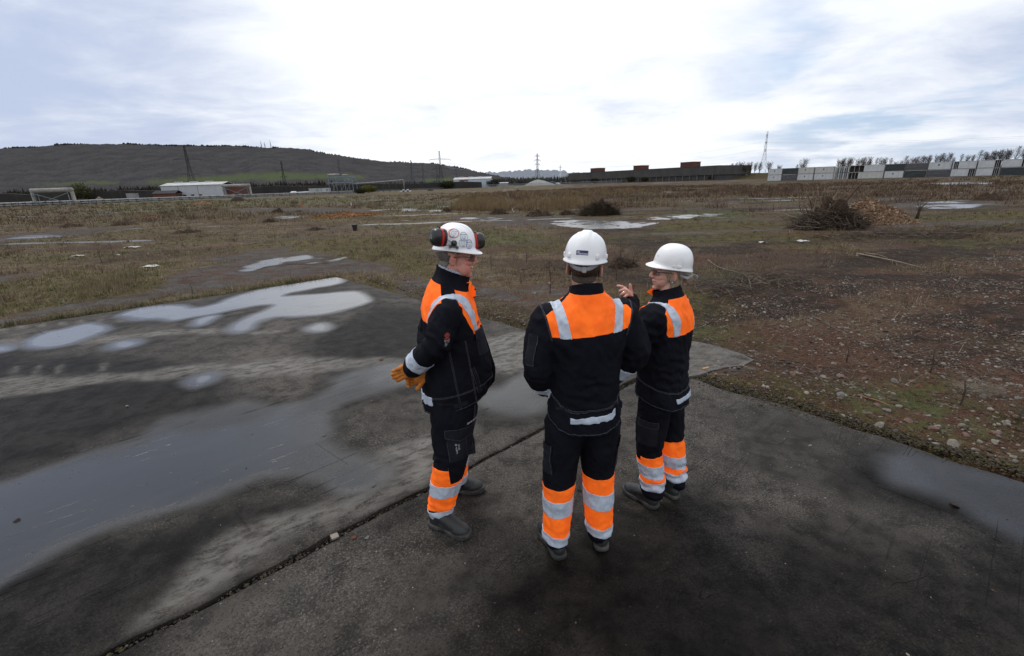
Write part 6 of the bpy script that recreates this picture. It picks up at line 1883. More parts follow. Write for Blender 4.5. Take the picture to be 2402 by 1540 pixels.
sapling(1455, 608, 552, 26, BRN, 'spreading leafless bush growing from the stump behind the middle person', None, 0.9)
sapling(1152, 640, 590, 26, BRN, 'bare sapling beside the first person nose', None, 0.35)
sapling(1445, 660, 615, 22, RED, 'low reddish sapling right of the middle person helmet', None, 0.25)
sapling(238, 616, 540, 90, (0.13, 0.10, 0.07), 'large feathery leafless bush on the western dry ground', None, 1.1)
sapling(265, 596, 548, 60, (0.13, 0.10, 0.07), 'feathery bush close behind the large one', None, 0.8)
sapling(645, 560, 528, 24, RED, 'reddish sapling by the dark twig heap', None, 0.6)
sapling(452, 688, 662, 14, BRN, 'two stemmed dead weed at the grassy slab edge', None, 0.18)
sapling(2180, 880, 815, 22, BRN, 'grey thorn sapling among the rubble stones', None, 0.28)
sapling(2250, 960, 880, 30, BRN, 'thorny sapling in the rubble, taller of two', None, 0.35)
sapling(2385, 1000, 900, 14, (0.11, 0.095, 0.08), 'crooked stick sapling at the eastern edge of the rubble', None, 0.2)
sapling(1985, 850, 800, 12, BRN, 'small dry weed standing on the rubble', None, 0.16)
# root plate behind the middle person
brush_pile(1462, 628, 0.75, 0.40, 420, 'dark root plate of an upturned stump behind the middle person', DEAD[:4], 0.7, 0.006, 'root_ball', True, 0.8, 'root ball', 0.6)
for px, py, w, h, n, lab in ((1275, 640, 1.7, 0.22, 320, 'patch of dark brushy litter around the saplings'), (905, 600, 1.3, 0.15, 200, 'low brush behind the far concrete'), (1010, 600, 1.2, 0.14, 160, 'low brush behind the shoulder of the first person')):
    brush_pile(px, py, w, h, n, lab, DEAD[:4], 0.5, 0.006, 'brush_pile', False, 0.8, 'brush pile', 0.3)
# yellow green gorse and dark bushes
def bush(px, Y, w, h, pal, label, group=None, n=1500, name='bush'):
    p = gx(px, Y)
    t = tag(empty(name, p), label, 'bush', group)
    MB().tube([(0, 0, -0.1), (0.05, 0, h * 0.4)], [0.09, 0.06], 7).build('trunk', BARK, t)
    q = rng.normal(0, 1, (n, 3)); q /= np.linalg.norm(q, axis=1)[:, None]
    k = rng.uniform(0.55, 1.0, n) * (1 + 0.30 * np.array([noise.noise(V(tuple(v * 1.6)) + V((px, 0, 0))) for v in q]))
    P = q * k[:, None] * np.array([w / 2, w / 2.4, h / 2]) + np.array([0, 0, h * 0.52])
    P[:, 2] = np.maximum(P[:, 2], 0.05)
    lt = (0.55 + 0.45 * (q[:, 2] + 1) / 2)[:, None]  # top light painted in: foliage colour grows lighter upwards
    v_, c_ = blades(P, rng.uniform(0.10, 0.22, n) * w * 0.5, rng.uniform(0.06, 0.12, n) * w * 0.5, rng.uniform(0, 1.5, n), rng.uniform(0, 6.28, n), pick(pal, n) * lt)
    link('foliage', mesh_np('foliage', v_, np.arange(len(v_)), 3, cols=c_), VEG, t)
YG = [(0.16, 0.16, 0.025), (0.12, 0.135, 0.03), (0.20, 0.19, 0.03)]
DG = [(0.030, 0.036, 0.018), (0.045, 0.05, 0.024), (0.038, 0.032, 0.02)]
bush(865, 225, 8.0, 3.4, YG, 'yellow green gorse bush under the pipe rack')
bush(845, 205, 5.5, 2.0, DG, 'dark bush at the foot of the gorse')
bush(1051, 400, 13, 6.0, DG, 'dark bush standing before the sand heaps')
bush(1157, 470, 14, 6.5, DG, 'dark rounded bush at the east end of the pale blue shed', None)
bush(1350, 610, 11, 6.0, [(0.09, 0.09, 0.065), (0.075, 0.075, 0.05)], 'pale bush at the far corner of the factory')
bush(1395, 560, 11, 6.0, DG, 'dark bush below the first plant room of the factory')
bush(1480, 545, 11, 6.5, DG, 'larger dark bush below the second plant room of the factory')
bush(1512, 535, 9, 5.5, DG, 'smaller dark bush beside the larger one at the factory')
bush(1672, 478, 10, 4.5, DG, 'scrubby bush at the near end of the factory')
bush(188, 165, 5.0, 1.6, [(0.06, 0.055, 0.03), (0.05, 0.048, 0.026)], 'low scrubby bush at the foot of the nearest pipe bridge')
bush(192, 290, 13, 9.5, [(0.10, 0.105, 0.04), (0.08, 0.085, 0.035)], 'pale willow bush behind the dark wall beside the nearest pipe bridge')
# bits and bobs
p = gp(833, 541); t = tag(empty('bucket', (p.x, p.y, gz(p.x, p.y))), 'small black bucket standing alone on the grass', 'bucket')
MB().tube([(0, 0, 0), (0, 0, 0.30)], [0.10, 0.14], 16).build('pail', BLACKP, t); MB().tube([(0, 0, 0.30), (0, 0, 0.325)], 0.15, 16).build('rim', BLACKP, t)
p = gp(703, 492); t = tag(empty('marker_post', (p.x, p.y, 0)), 'orange red marker post west of the orange chips', 'post')
o = at(703, 470, 60)
t.location = gx(703, 62); t.scale = (0.4, 0.4, 0.4)
MB().box((0, 0, 0.6), (0.12, 0.12, 1.2)).build('post', simple('orange_paint', (0.42, 0.07, 0.03), (0.34, 0.05, 0.02), 3, 0.6), t); MB().box((0, -0.02, 1.1), (0.8, 0.06, 0.45)).build('board', simple('orange_board', (0.42, 0.08, 0.035), (0.34, 0.06, 0.03), 3, 0.6), t)
t = tag(empty('marker_post', gx(819, 62), 0, None, 0.5), 'small white marker post in the green grass', 'post')
MB().box((0, 0, 0.35), (0.16, 0.16, 0.7)).build('post', WHITEP, t); MB().box((0, 0, 0.74), (0.22, 0.22, 0.08)).build('cap', WHITEP, t)
for px, py, w, lab in ((310, 578, 0.55, 'crumpled white sheet lying on the western grass, largest piece'), (183, 601, 0.4, 'crumpled white scrap further west than the large sheet'), (352, 624, 0.42, 'flat white block between the western concrete strips'), (275, 600, 0.16, 'tiny white scrap by the feathery bush'), (1885, 571, 0.35, 'white scrap on the dark ground below the tall brush pile'), (1790, 573, 0.25, 'small white scrap behind the pointing person helmet')):
    p = gp(px, py); vs, fs = [], []
    for j in range(7):
        for i in range(9):
            x, y = (i / 8 - 0.5) * w, (j / 6 - 0.5) * w * 0.7
            vs.append((x * (1 + 0.2 * noise.noise(V((i, j, px)))), y, 0.02 + 0.18 * w * abs(noise.noise(V((x * 6 + px, y * 6, 1)))) * (1 - abs(i / 4 - 1) ** 3)))
    for j in range(6):
        for i in range(8):
            fs.append((j * 9 + i, j * 9 + i + 1, j * 9 + i + 10, j * 9 + i + 9))
    o = MB().add(vs, fs).build('plastic_sheet' if 'block' not in lab else 'concrete_block', simple('weathered_white', (0.42, 0.42, 0.40), (0.32, 0.31, 0.29), 6, 0.7), None, True)
    o.location = (p.x, p.y, gz(p.x, p.y)); tag(o, lab, 'scrap' if 'block' not in lab else 'block')
# ================================================================== PEOPLE
NAVY = simple('navy_cloth', (0.0075, 0.0080, 0.0125), (0.0045, 0.0048, 0.008), 9, 0.85, bscale=420, bstr=0.35, bdist=0.001, spec=0.10)
ORANGE = simple('hi_vis_orange', (1.0, 0.165, 0.014), (0.90, 0.13, 0.011), 14, 0.7, streak=((0.50, 0.085, 0.012), (9, 9, 5), 0.45), bscale=380, bstr=0.25, bdist=0.001, spec=0.2, emit=0.24)  # slight glow added to the cloth, standing in for fluorescent brightness
TAPE = simple('reflective_tape', (0.50, 0.56, 0.66), (0.40, 0.46, 0.56), 30, 0.42, streak=((0.24, 0.26, 0.30), (8, 8, 12), 0.4), bscale=500, bstr=0.2, bdist=0.0006, spec=0.5)
STITCH = simple('stitching', (0.075, 0.08, 0.1), (0.02, 0.02, 0.03), 150, 0.8)
POCKET = simple('pocket_cloth', (0.012, 0.013, 0.019), (0.008, 0.0085, 0.013), 12, 0.85, bscale=420, bstr=0.35, bdist=0.001, spec=0.2)
BLACKCLOTH = simple('black_opening', (0.004, 0.004, 0.006), (0.003, 0.003, 0.004), 10, 0.9)
BOOT = simple('boot_leather', (0.018, 0.020, 0.021), (0.042, 0.042, 0.040), 14, 0.5, bscale=120, bstr=0.35, bdist=0.002, spec=0.4, lo=0.45, hi=0.85)
SOLE = simple('boot_rubber', (0.022, 0.023, 0.023), (0.07, 0.066, 0.058), 20, 0.75, bscale=90, bstr=0.4, bdist=0.002)
HELMET = simple('helmet_plastic', (0.80, 0.81, 0.83), (0.77, 0.78, 0.80), 5, 0.26, spec=0.5, bscale=60, bstr=0.02, bdist=0.001, coat=0.2)
STRAP = simple('grey_plastic', (0.30, 0.31, 0.33), (0.24, 0.25, 0.27), 20, 0.5)
BLKPL = simple('black_plastic', (0.012, 0.012, 0.013), (0.02, 0.02, 0.021), 20, 0.28, spec=0.5)
REDPL = simple('red_plastic', (0.50, 0.025, 0.02), (0.42, 0.02, 0.018), 20, 0.4)
WIRE = simple('dark_wire', (0.05, 0.05, 0.05), (0.03, 0.03, 0.03), 20, 0.4, metal=0.8)
LENS_D = simple('dark_lens', (0.018, 0.013, 0.010), (0.03, 0.02, 0.015), 8, 0.08, spec=0.6)
LENS_D.node_tree.nodes['Principled BSDF'].inputs['Alpha'].default_value = 0.45
WHITEINK = simple('white_print', (0.55, 0.56, 0.58), (0.45, 0.46, 0.5), 60, 0.7)
DARKINK = simple('dark_print', (0.02, 0.02, 0.03), (0.03, 0.03, 0.05), 60, 0.7)
REDINK = simple('red_print', (0.55, 0.07, 0.03), (0.5, 0.06, 0.03), 60, 0.7)
GREENINK = simple('green_print', (0.05, 0.22, 0.12), (0.05, 0.2, 0.1), 60, 0.6)
BLUEINK = simple('blue_print', (0.05, 0.12, 0.42), (0.05, 0.1, 0.36), 60, 0.6)
PAPER = simple('sticker_white', (0.74, 0.77, 0.82), (0.66, 0.70, 0.78), 40, 0.4)
GLOVE = simple('orange_leather', (0.50, 0.17, 0.022), (0.34, 0.10, 0.012), 28, 0.55, bscale=150, bstr=0.5, bdist=0.002, spec=0.35)
TEETH = simple('teeth', (0.6, 0.55, 0.48), (0.5, 0.46, 0.4), 60, 0.4)
STUDM = simple('earring_metal', (0.8, 0.8, 0.78), (0.5, 0.5, 0.5), 300, 0.15, metal=1.0)

def skin_mat(name, base, red):
    m, nt, b = new_mat(name)
    co = coords(nt)
    f = ramp(nt, tex_noise(nt, co, 16, 4, 0.6), 0.4, 0.68)
    c = mixc(nt, f, base, red)
    f2 = ramp(nt, tex_noise(nt, co, 220, 2, 0.6), 0.5, 0.75)
    c = mixc(nt, math_n(nt, 'MULTIPLY', f2, 0.22), c, tuple(k * 0.7 for k in red))
    c = mixc(nt, attr(nt, 'flush'), c, tuple(k * q for k, q in zip(red, (1.0, 0.62, 0.6))))
    c = mixc(nt, attr(nt, 'lip'), c, (0.34, 0.10, 0.09))
    nt.links.new(c, b.inputs['Base Color'])
    b.inputs['Roughness'].default_value = 0.48
    b.inputs['Subsurface Weight'].default_value = 0.2
    b.inputs['Subsurface Radius'].default_value = (0.008, 0.003, 0.0015)
    b.inputs['Subsurface Scale'].default_value = 0.6
    bump(nt, b, tex_noise(nt, co, 260, 3, 0.6), 0.12, 0.001)
    return m
def hair_mat(name, a, b_):
    return simple(name, a, b_, 1.0, 0.55, stretch=(230, 60, 40), bscale=1.6, bstr=0.8, bdist=0.004, spec=0.35)

def folds(scale=1.0, drop=1.0, joints=()):
    def fn(p):
        q = p * 7.0
        d = noise.noise(V((q.x * 1.3, q.y * 1.3, q.z * 0.55 * drop))) * 0.007
        r = noise.noise(V((p.x * 19 + 3, p.y * 19, p.z * 13 + p.x * 9)))
        d += (0.35 - abs(r)) * 0.0075
        r3 = noise.noise(V((p.x * 42, p.y * 42 + 4, p.z * 27 - p.x * 14)))
        d += (0.3 - abs(r3)) * 0.0026
        for (c, rad, dirv, amp) in joints:
            w = (p - c).length / rad
            if w < 1:
                k = (1 - w * w) ** 2
                ph = (p - c).dot(dirv) * 95 + noise.noise(p * 14) * 3.5
                d += math.sin(ph) * amp * k
        return d * scale
    return fn

def head_parts(Hm, f=1.0, fem=False):
    E = lambda c, r, rot=None: xf(ellipsoid((0, 0, 0), r, rot), Hm @ Matrix.Translation(V(c)))
    k = 0.93 if fem else 1.0
    P = [E((0, -0.018, 0.045), (0.077 * k, 0.098, 0.088)),
         E((0, 0.030, -0.022), (0.063 * k, 0.062, 0.082)),
         E((0, 0.038, -0.068), (0.052 * k, 0.050, 0.044)),
         E((0, 0.074, -0.096), (0.022 * k, 0.019, 0.018)),
         E((0, 0.079, 0.030), (0.050 * k, 0.014, 0.014)),
         E((0.037 * k, 0.062, -0.022), (0.025, 0.026, 0.022)), E((-0.037 * k, 0.062, -0.022), (0.025, 0.026, 0.022)),
         xf(limb([(0, 0.088, 0.018), (0, 0.104, -0.006), (0, 0.112, -0.022)], [0.009, 0.011, 0.0125], 12, 3), Hm),
         E((0.011, 0.100, -0.026), (0.008, 0.011, 0.007)), E((-0.011, 0.100, -0.026), (0.008, 0.011, 0.007)),
         E((0, 0.090, -0.052), (0.024, 0.0105, 0.0058)), E((0, 0.087, -0.065), (0.021, 0.0105, 0.0068)),
         E((0, 0.078, -0.045), (0.03, 0.012, 0.016))]
    for s in (-1, 1):
        rot = Matrix.Rotation(s * 0.38, 3, 'Z') @ Matrix.Rotation(-0.22, 3, 'X')
        P.append(E((s * 0.080 * k, -0.010, -0.003), (0.008, 0.020, 0.034), rot))
        P.append(E((s * 0.083 * k, -0.018, 0.004), (0.0065, 0.008, 0.026), rot))
        P.append(E((s * 0.084 * k, -0.008, 0.024), (0.0065, 0.014, 0.006), rot))
        P.append(E((s * 0.076 * k, -0.004, -0.028), (0.006, 0.008, 0.009), rot))
    return P

def helmet_mesh(ridge, peak=0.044, rear=0.010):
    a, b, h = 0.102, 0.117, 0.120
    n = 64
    rows = []
    T = 18
    def pos(t, th, off=0.0):
        s, c = math.sin(t), math.cos(t)
        rr = abs(s) ** 0.78
        zz = abs(c) ** 0.92
        x, y = (a - off) * rr * math.cos(th), (b - off) * rr * math.sin(th)
        z = (h - off) * zz
        return x, y, z
    for i in range(T + 1):
        t = math.pi / 2 * (i + 0.15) / (T + 0.15)
        row = []
        for j in range(n):
            th = 2 * math.pi * j / n
            x, y, z = pos(t, th)
            up = sstep(0.02, 0.09, z)
            z += ridge(x, y, z) * up
            if i >= T - 2:
                z -= 0.0
            row.append((x, y, z))
        rows.append(row)
    def flange(k, drop, thick):
        row = []
        for j in range(n):
            th = 2 * math.pi * j / n
            c = math.sin(th)
            w = 0.007 + (peak - 0.007) * max(0, c) ** 2.6 + (rear - 0.007) * max(0, -c) ** 2
            x, y = (a + w * k) * math.cos(th), (b + w * k) * math.sin(th)
            z = -drop - 0.010 * k * max(0, c) ** 2 - 0.006 * k - thick - 0.012 * max(0, -c) ** 2 * k
            row.append((x, y, z))
        return row
    rows.append(flange(0.15, 0.006, 0)); rows.append(flange(0.6, 0.008, 0)); rows.append(flange(0.97, 0.0095, 0)); rows.append(flange(1.0, 0.0105, 0.0015))
    rows.append(flange(0.97, 0.0105, 0.003)); rows.append(flange(0.3, 0.009, 0.0035)); rows.append(flange(-0.3, 0.006, 0.001))
    for t in (1.45, 1.1, 0.7, 0.3):
        rows.append([pos(t, 2 * math.pi * j / n, 0.006) for j in range(n)])
    vs = [p for r in rows for p in r]
    fs = []
    for i in range(len(rows) - 1):
        for j in range(n):
            fs.append((i * n + j, (i + 1) * n + j, (i + 1) * n + (j + 1) % n, i * n + (j + 1) % n))
    fs.append(tuple(range(n)))
    return vs, fs

def boot(name, M, parent, k=1.0, long=1.0):
    "M: foot frame (heel at y -0.09, toe +0.21) -> person"
    S = Matrix.Scale(k, 4)
    E = lambda c, r: xf(ellipsoid(c, r), M @ S)
    P = [xf(limb([(0, -0.022, 0.20), (0, -0.020, 0.11), (0, -0.02, 0.05)], [(0.046, 0.054), (0.046, 0.055), (0.043, 0.056)], 20, 3, (1, 0, 0)), M @ S),
         E((0, -0.035, 0.055), (0.042, 0.056, 0.05)),
         xf(limb([(0, -0.01, 0.10), (0, 0.05, 0.078), (0.004, 0.12, 0.056), (0.006, 0.165, 0.048)], [0.046, 0.046, 0.046, 0.036], 18, 4, (1, 0, 0), 0.9), M @ S),
         E((0.005, 0.135, 0.042), (0.051, 0.076, 0.044)),
         E((0.0, 0.05, 0.045), (0.044, 0.10, 0.04))]
    me = union(P, 0.005, 5)
    Mi = (M @ S).inverted()
    for v in me.vertices:
        q = Mi @ v.co
        if q.z < 0.018:
            q.z = 0.018
            v.co = (M @ S) @ q
    displace(me, lambda p: (0.3 - abs(noise.noise((Mi @ p) * 26))) * 0.0035 * (1 if (Mi @ p).y < 0.1 else 0.25))
    o = link(name, me, BOOT, parent, True)
    out = [(0.0, -0.095), (0.03, -0.088), (0.044, -0.06), (0.044, -0.01), (0.041, 0.04), (0.05, 0.09), (0.057, 0.13), (0.053, 0.175), (0.035, 0.208), (0.008, 0.218),
           (-0.022, 0.208), (-0.042, 0.178), (-0.05, 0.13), (-0.047, 0.09), (-0.041, 0.04), (-0.043, -0.01), (-0.044, -0.06), (-0.03, -0.088)]
    pts = [V((p[0], p[1], 0)) for p in smooth_poly(out, 4)]
    n = len(pts)
    vs, fs = [], []
    for z, g in ((0.0, 0.94), (0.006, 1.0), (0.02, 1.01), (0.03, 1.0), (0.034, 0.93)):
        for i, p in enumerate(pts):
            zz = z
            if z == 0.0 and 0.0 < p.y < 0.055:
                zz = 0.012
            lug = 1.0 + (0.025 if (i // 2) % 2 and z in (0.0, 0.006) else 0)
            vs.append((M @ S) @ V((p.x * g * lug, 0.06 + (p.y - 0.06) * g, zz + (0.014 * max(0, (p.y - 0.15) / 0.07) if z > 0.01 else 0))))
    for r in range(4):
        for i in range(n):
            fs.append((r * n + i, r * n + (i + 1) % n, (r + 1) * n + (i + 1) % n, (r + 1) * n + i))
    fs.append(tuple(range(n - 1, -1, -1))); fs.append(tuple(4 * n + i for i in range(n)))
    sm = bpy.data.meshes.new('sole'); sm.from_pydata([tuple(v) for v in vs], [], fs); sm.update()
    link('sole', sm, SOLE, o, True)
    return o

def seg_filter(a, b, rad, lo=-0.3, hi=1.3):
    a, b = V(a), V(b); d = b - a; L2 = d.length_squared
    def f(p):
        t = (p - a).dot(d) / L2
        return lo < t < hi and (p - a - d * t).length < rad
    return f
def band(name, me, a, b, t0, t1, rad, m, parent, off=0.003, tiltv=None):
    "ring of tape round a limb running a -> b"
    a, b = V(a), V(b); d = (b - a).normalized()
    nrm = (d + V(tiltv)).normalized() if tiltv is not None else d
    p0, p1 = a + (b - a) * t0, a + (b - a) * t1
    return panel(name, me, [(p0, -nrm), (p1, nrm)], m, parent, seg_filter(a, b, rad), off)
def zband(name, me, z0, z1, m, parent, pref, off=0.003, slope=(0, 0), extra=()):
    n = V((-slope[0], -slope[1], 1)).normalized()
    return panel(name, me, [((0, 0, z0), -n), ((0, 0, z1), n)] + list(extra), m, parent, pref, off)

def glasses(Hm, parent, fem=False):
    g = empty('safety_glasses', parent=parent)
    k = 0.93 if fem else 1.0
    mb = MB()
    for s in (-1, 1):
        pts = [Hm @ V((s * x * k, y, z)) for x, y, z in ((0.084, -0.012, 0.010), (0.083, 0.02, 0.016), (0.078, 0.065, 0.017), (0.070, 0.088, 0.014))]
        MB().tube(spline(pts, seg=4), [0.003] * 5 + [0.0022] * 8, 6).build('temple_arm', BLKPL, g, True)
        vs, fs = [], []
        nu, nv = 8, 5
        for j in range(nv + 1):
            for i in range(nu + 1):
                u = i / nu; w = j / nv * 2 - 1
                x = 0.008 + 0.064 * u
                top = 0.019 - 0.004 * u
                bot = -0.014 + 0.009 * (2 * u - 0.9) ** 2
                z = bot + (top - bot) * (w + 1) / 2
                y = 0.108 - 0.35 * (x * 1.0) ** 1.1 - 2.9 * x * x
                vs.append(tuple(Hm @ V((s * x * k, y, z))))
        for j in range(nv):
            for i in range(nu):
                q = (j * (nu + 1) + i, j * (nu + 1) + i + 1, (j + 1) * (nu + 1) + i + 1, (j + 1) * (nu + 1) + i)
                fs.append(q if s > 0 else q[::-1])
        me = bpy.data.meshes.new('lens'); me.from_pydata(vs, [], fs); me.update()
        link('lens', me, LENS_D, g, True)
        rim = spline([Hm @ V((s * x * k, 0.109 - 0.35 * x ** 1.1 - 2.9 * x * x, 0.0195 - 0.004 * (x / 0.07))) for x in (0.004, 0.03, 0.055, 0.072)], seg=4)
        MB().tube(rim, 0.0018, 6).build('brow_bar', BLKPL, g, True)
    MB().tube([Hm @ V((-0.008, 0.107, 0.008)), Hm @ V((0, 0.110, 0.010)), Hm @ V((0.008, 0.107, 0.008))], 0.002, 6).build('nose_bridge', BLKPL, g, True)
    return g

def face_attrs(me, Hm, fem):
    Mi = Hm.inverted()
    fl, lp = [], []
    for v in me.vertices:
        q = Mi @ v.co
        f = 0.0
        f = max(f, 1 - (q - V((0, 0.112, -0.02))).length / 0.022)
        for s in (-1, 1):
            f = max(f, (0.3 if fem else 0.6) * (1 - (q - V((s * 0.048, 0.062, -0.03))).length / 0.055))
            f = max(f, 0.8 * (1 - (q - V((s * 0.083, -0.01, 0.0))).length / 0.03))
        fl.append(max(0.0, f) * 0.75)
        l = 1 - V(((q.x) / 0.024, (q.y - 0.096) / 0.016, (q.z + 0.058) / 0.010)).length
        lp.append(min(1.0, max(0.0, l * 3)) * (0.9 if fem else 0.45))
    for nme, arr in (('flush', fl), ('lip', lp)):
        a = me.attributes.new(nme, 'FLOAT', 'POINT'); a.data.foreach_set('value', arr)

def eyes(Hm, parent, fem=False):
    k = 0.93 if fem else 1.0
    sc = simple('eye_white', (0.7, 0.68, 0.66), (0.62, 0.58, 0.56), 60, 0.2)
    iris = simple('iris', (0.03, 0.05, 0.06), (0.02, 0.02, 0.02), 200, 0.15)
    for s in (-1, 1):
        c = V((s * 0.031 * k, 0.0745, 0.008))
        vf = xf(ellipsoid((0, 0, 0), (0.0125, 0.0125, 0.0105)), Hm @ Matrix.Translation(c))
        e = MB().add(*vf).build('eye', sc, parent, True)
        vf = xf(ellipsoid((0, 0, 0), (0.006, 0.0035, 0.006)), Hm @ Matrix.Translation(c + V((0, 0.0103, 0))))
        MB().add(*vf).build('iris', iris, e, True)

def build_helmet(Hm, parent, tilt, ridge, z=0.052, dy=-0.012, strap_drop=0.0):
    HM = Hm @ Matrix.Translation((0, dy, z)) @ Matrix.Rotation(tilt, 4, 'X')
    vf = xf(helmet_mesh(ridge), HM)
    o = MB().add(*vf).build('hard_hat', HELMET, parent, True)
    # the sweat band and the strap under the shell
    pts = [HM @ V((0.080 * math.cos(t), 0.098 * math.sin(t), -0.006 + 0.004 * math.cos(t))) for t in np.linspace(R(-20), R(200), 22)]
    MB().tube(pts, [(0.016, 0.0025)] * 22, 8, True, (HM.to_3x3() @ V((0, 0, 1)))).build('sweat_band', STRAP, o, True)
    pts = [HM @ V((0.081 * math.cos(t), 0.002 + 0.110 * math.sin(t), -0.012 - strap_drop * max(0, -math.sin(t)) ** 1.6)) for t in np.linspace(R(178), R(362), 26)]
    MB().tube(pts, [(0.011, 0.0022)] * 26, 8, True, (HM.to_3x3() @ V((0, 0, 1)))).build('nape_strap', STRAP, o, True)
    return o, HM

def stripes(name, me, slabs, m, parent, pref=None, off=0.0014):
    "a seam: thin ribbons of thread where ME crosses each plane (co, no)"
    for co, no in slabs:
        n = V(no).normalized(); c = V(co)
        panel(name, me, [(c - n * 0.0010, -n), (c + n * 0.0010, n)], m, parent, pref, off)

def body_join(name, parts, voxel, Hm, fem, skin, parent, smooth=3):
    me = union(parts, voxel, smooth)
    face_attrs(me, Hm, fem)
    return link(name, me, skin, parent, True)

def leg_pref(la, lb):
    "faces nearer to leg LA than to leg LB"
    def dist(p, leg):
        return min((p - (a + (b - a) * max(0, min(1, (p - a).dot(b - a) / (b - a).length_squared)))).length for a, b in zip(leg[:-1], leg[1:]))
    return lambda p: p.z < 0.62 and dist(p, la) < dist(p, lb)

# ------------------------------------------------------------------ person seen from behind
def person_back():
    root = empty('person', (0.37, 2.22, 0.0), R(8))
    UN = Matrix.Rotation(R(-8), 3, 'Z')
    tag(root, 'person seen from behind standing in the middle, navy and orange workwear, plain white hard hat', 'person')
    L = lambda x, y, Y: UN @ (at(x, y, Y) - V((0.37, 2.22, 0)))
    Hm = Matrix.Translation((0.003, 0.02, 1.688)) @ Matrix.Rotation(R(-24), 4, 'Z') @ Matrix.Rotation(R(-3), 4, 'X') @ Matrix.Rotation(R(3), 4, 'Y')
    sl, el, wl = V((-0.185, -0.005, 1.445)), V((-0.248, -0.03, 1.19)), V((-0.165, 0.14, 0.985))
    sr, er, wr = V((0.185, -0.005, 1.45)), V((0.272, -0.02, 1.232)), V((0.165, 0.125, 1.015))
    skin = skin_mat('skin_fair', (0.46, 0.27, 0.20), (0.44, 0.21, 0.155))
    # body: head, neck, trunk, arms and hands as one surface
    P = head_parts(Hm) + [limb([Hm @ V((0, -0.02, -0.05)), V((0.0, -0.01, 1.56)), V((0, -0.01, 1.48))], [0.058, 0.058, 0.075], 18, 4),
                          ellipsoid((0, 0, 1.36), (0.15, 0.085, 0.13)), ellipsoid((0, 0, 1.12), (0.13, 0.08, 0.2)),
                          limb([sl, el, wl], [0.048, 0.04, 0.03]), limb([sr, er, wr], [0.048, 0.04, 0.03]), limb([V((-0.16, 0, 1.43)), V((0.16, 0, 1.43))], [0.05, 0.05])]
    for w, s in ((wl, 1), (wr, -1)):
        c = V((0.0 - s * 0.03, 0.245, 0.955))
        P.append(limb([w, w.lerp(c, 0.6), c], [0.028, (0.036), 0.034], 14, 3))
        for k in range(4):
            b0 = c + V((-s * 0.01, 0.018, 0.03 - k * 0.019))
            P.append(limb([b0, b0 + V((s * 0.035, 0.022, 0.0)), b0 + V((s * 0.062, 0.008, -0.003)), b0 + V((s * 0.07, -0.014, -0.004))], [0.0095, 0.009, 0.0085, 0.007], 10, 3))
        P.append(limb([c + V((-s * 0.01, 0, 0.03)), c + V((s * 0.015, 0.005, 0.055)), c + V((s * 0.04, 0.008, 0.058))], [0.011, 0.0105, 0.009], 10, 3))
    body = body_join('body', P, 0.0035, Hm, False, skin, root)
    eyes(Hm, root)
    # hair: brown, short, cropped at the neck
    Mi = Hm.inverted(); R3 = Hm.to_3x3()
    HB = hair_mat('hair_brown', (0.035, 0.022, 0.014), (0.06, 0.038, 0.024))
    def on_scalp(p):
        q = Mi @ p
        return q.z < 0.09 and not (abs(q.x) > 0.073 and q.y > -0.032 and q.z < 0.034)
    hp = [(Hm @ V((0, 0.0, -0.040)), R3 @ V((0, 0.25, -1))), (Hm @ V((0, 0.02, 0)), R3 @ V((0, 1, -0.25)))]
    hr = panel('hair', body.data, hp, HB, root, on_scalp, 0.005)
    displace(hr.data, lambda p: noise.noise(p * 90) * 0.002)
    # jacket
    rings = [(0.80, 0, -0.005, 0.205, 0.150, 2.4, 0), (0.93, 0, -0.008, 0.202, 0.145, 2.4, 0), (1.02, 0, -0.008, 0.182, 0.138, 2.4, 0), (1.14, 0, -0.010, 0.180, 0.138, 2.4, 0), (1.28, 0, -0.015, 0.202, 0.140, 2.4, 0),
             (1.38, 0, -0.02, 0.212, 0.136, 2.4, 0), (1.455, 0, -0.018, 0.200, 0.122, 2.3, 0), (1.51, 0, -0.016, 0.168, 0.104, 2.2, 0), (1.545, 0, -0.012, 0.122, 0.092, 2.1, -0.05), (1.570, 0, -0.008, 0.089, 0.085, 2, -0.15), (1.60, 0, -0.004, 0.079, 0.080, 2, -0.25), (1.655, 0, 0.0, 0.076, 0.079, 2, -0.28)]
    parts = [loft(rings, 44), limb([sl, sl.lerp(el, 0.5) + V((-0.012, 0, 0)), el, el.lerp(wl, 0.55), wl], [(0.092, 0.092), (0.083, 0.086), 0.075, 0.065, 0.056], 20, 4),
             limb([sr, sr.lerp(er, 0.5) + V((0.012, 0, 0)), er, er.lerp(wr, 0.55), wr], [(0.092, 0.092), (0.083, 0.086), 0.075, 0.065, 0.056], 20, 4)]
    jm = union(parts, 0.007, 7)
    dl = (wl - el).normalized(); dr = (wr - er).normalized()
    displace(jm, folds(1.5, 1, [(el, 0.13, V((0.3, 0, 1)).normalized(), 0.004), (er, 0.13, V((-0.3, 0, 1)).normalized(), 0.004), (V((-0.15, -0.1, 1.34)), 0.13, V((0.8, 0, 0.5)).normalized(), 0.003), (V((0.15, -0.1, 1.34)), 0.13, V((-0.8, 0, 0.5)).normalized(), 0.003), (V((0, -0.13, 1.06)), 0.2, V((0.15, 0, 1)).normalized(), 0.0032)]))
    cut(jm, [((0, 0, 0.945), (0, 0.62, -1)), ((0, 0, 1.612), (0, 0.30, 1)), (wl + dl * 0.0, dl) if False else ((0, 0, 1.7), (0, 0, 1))])
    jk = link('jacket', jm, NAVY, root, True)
    tor = lambda p: abs(p.x) < 0.24 and p.z > 1.1
    nb = (0, 1, -0.05)
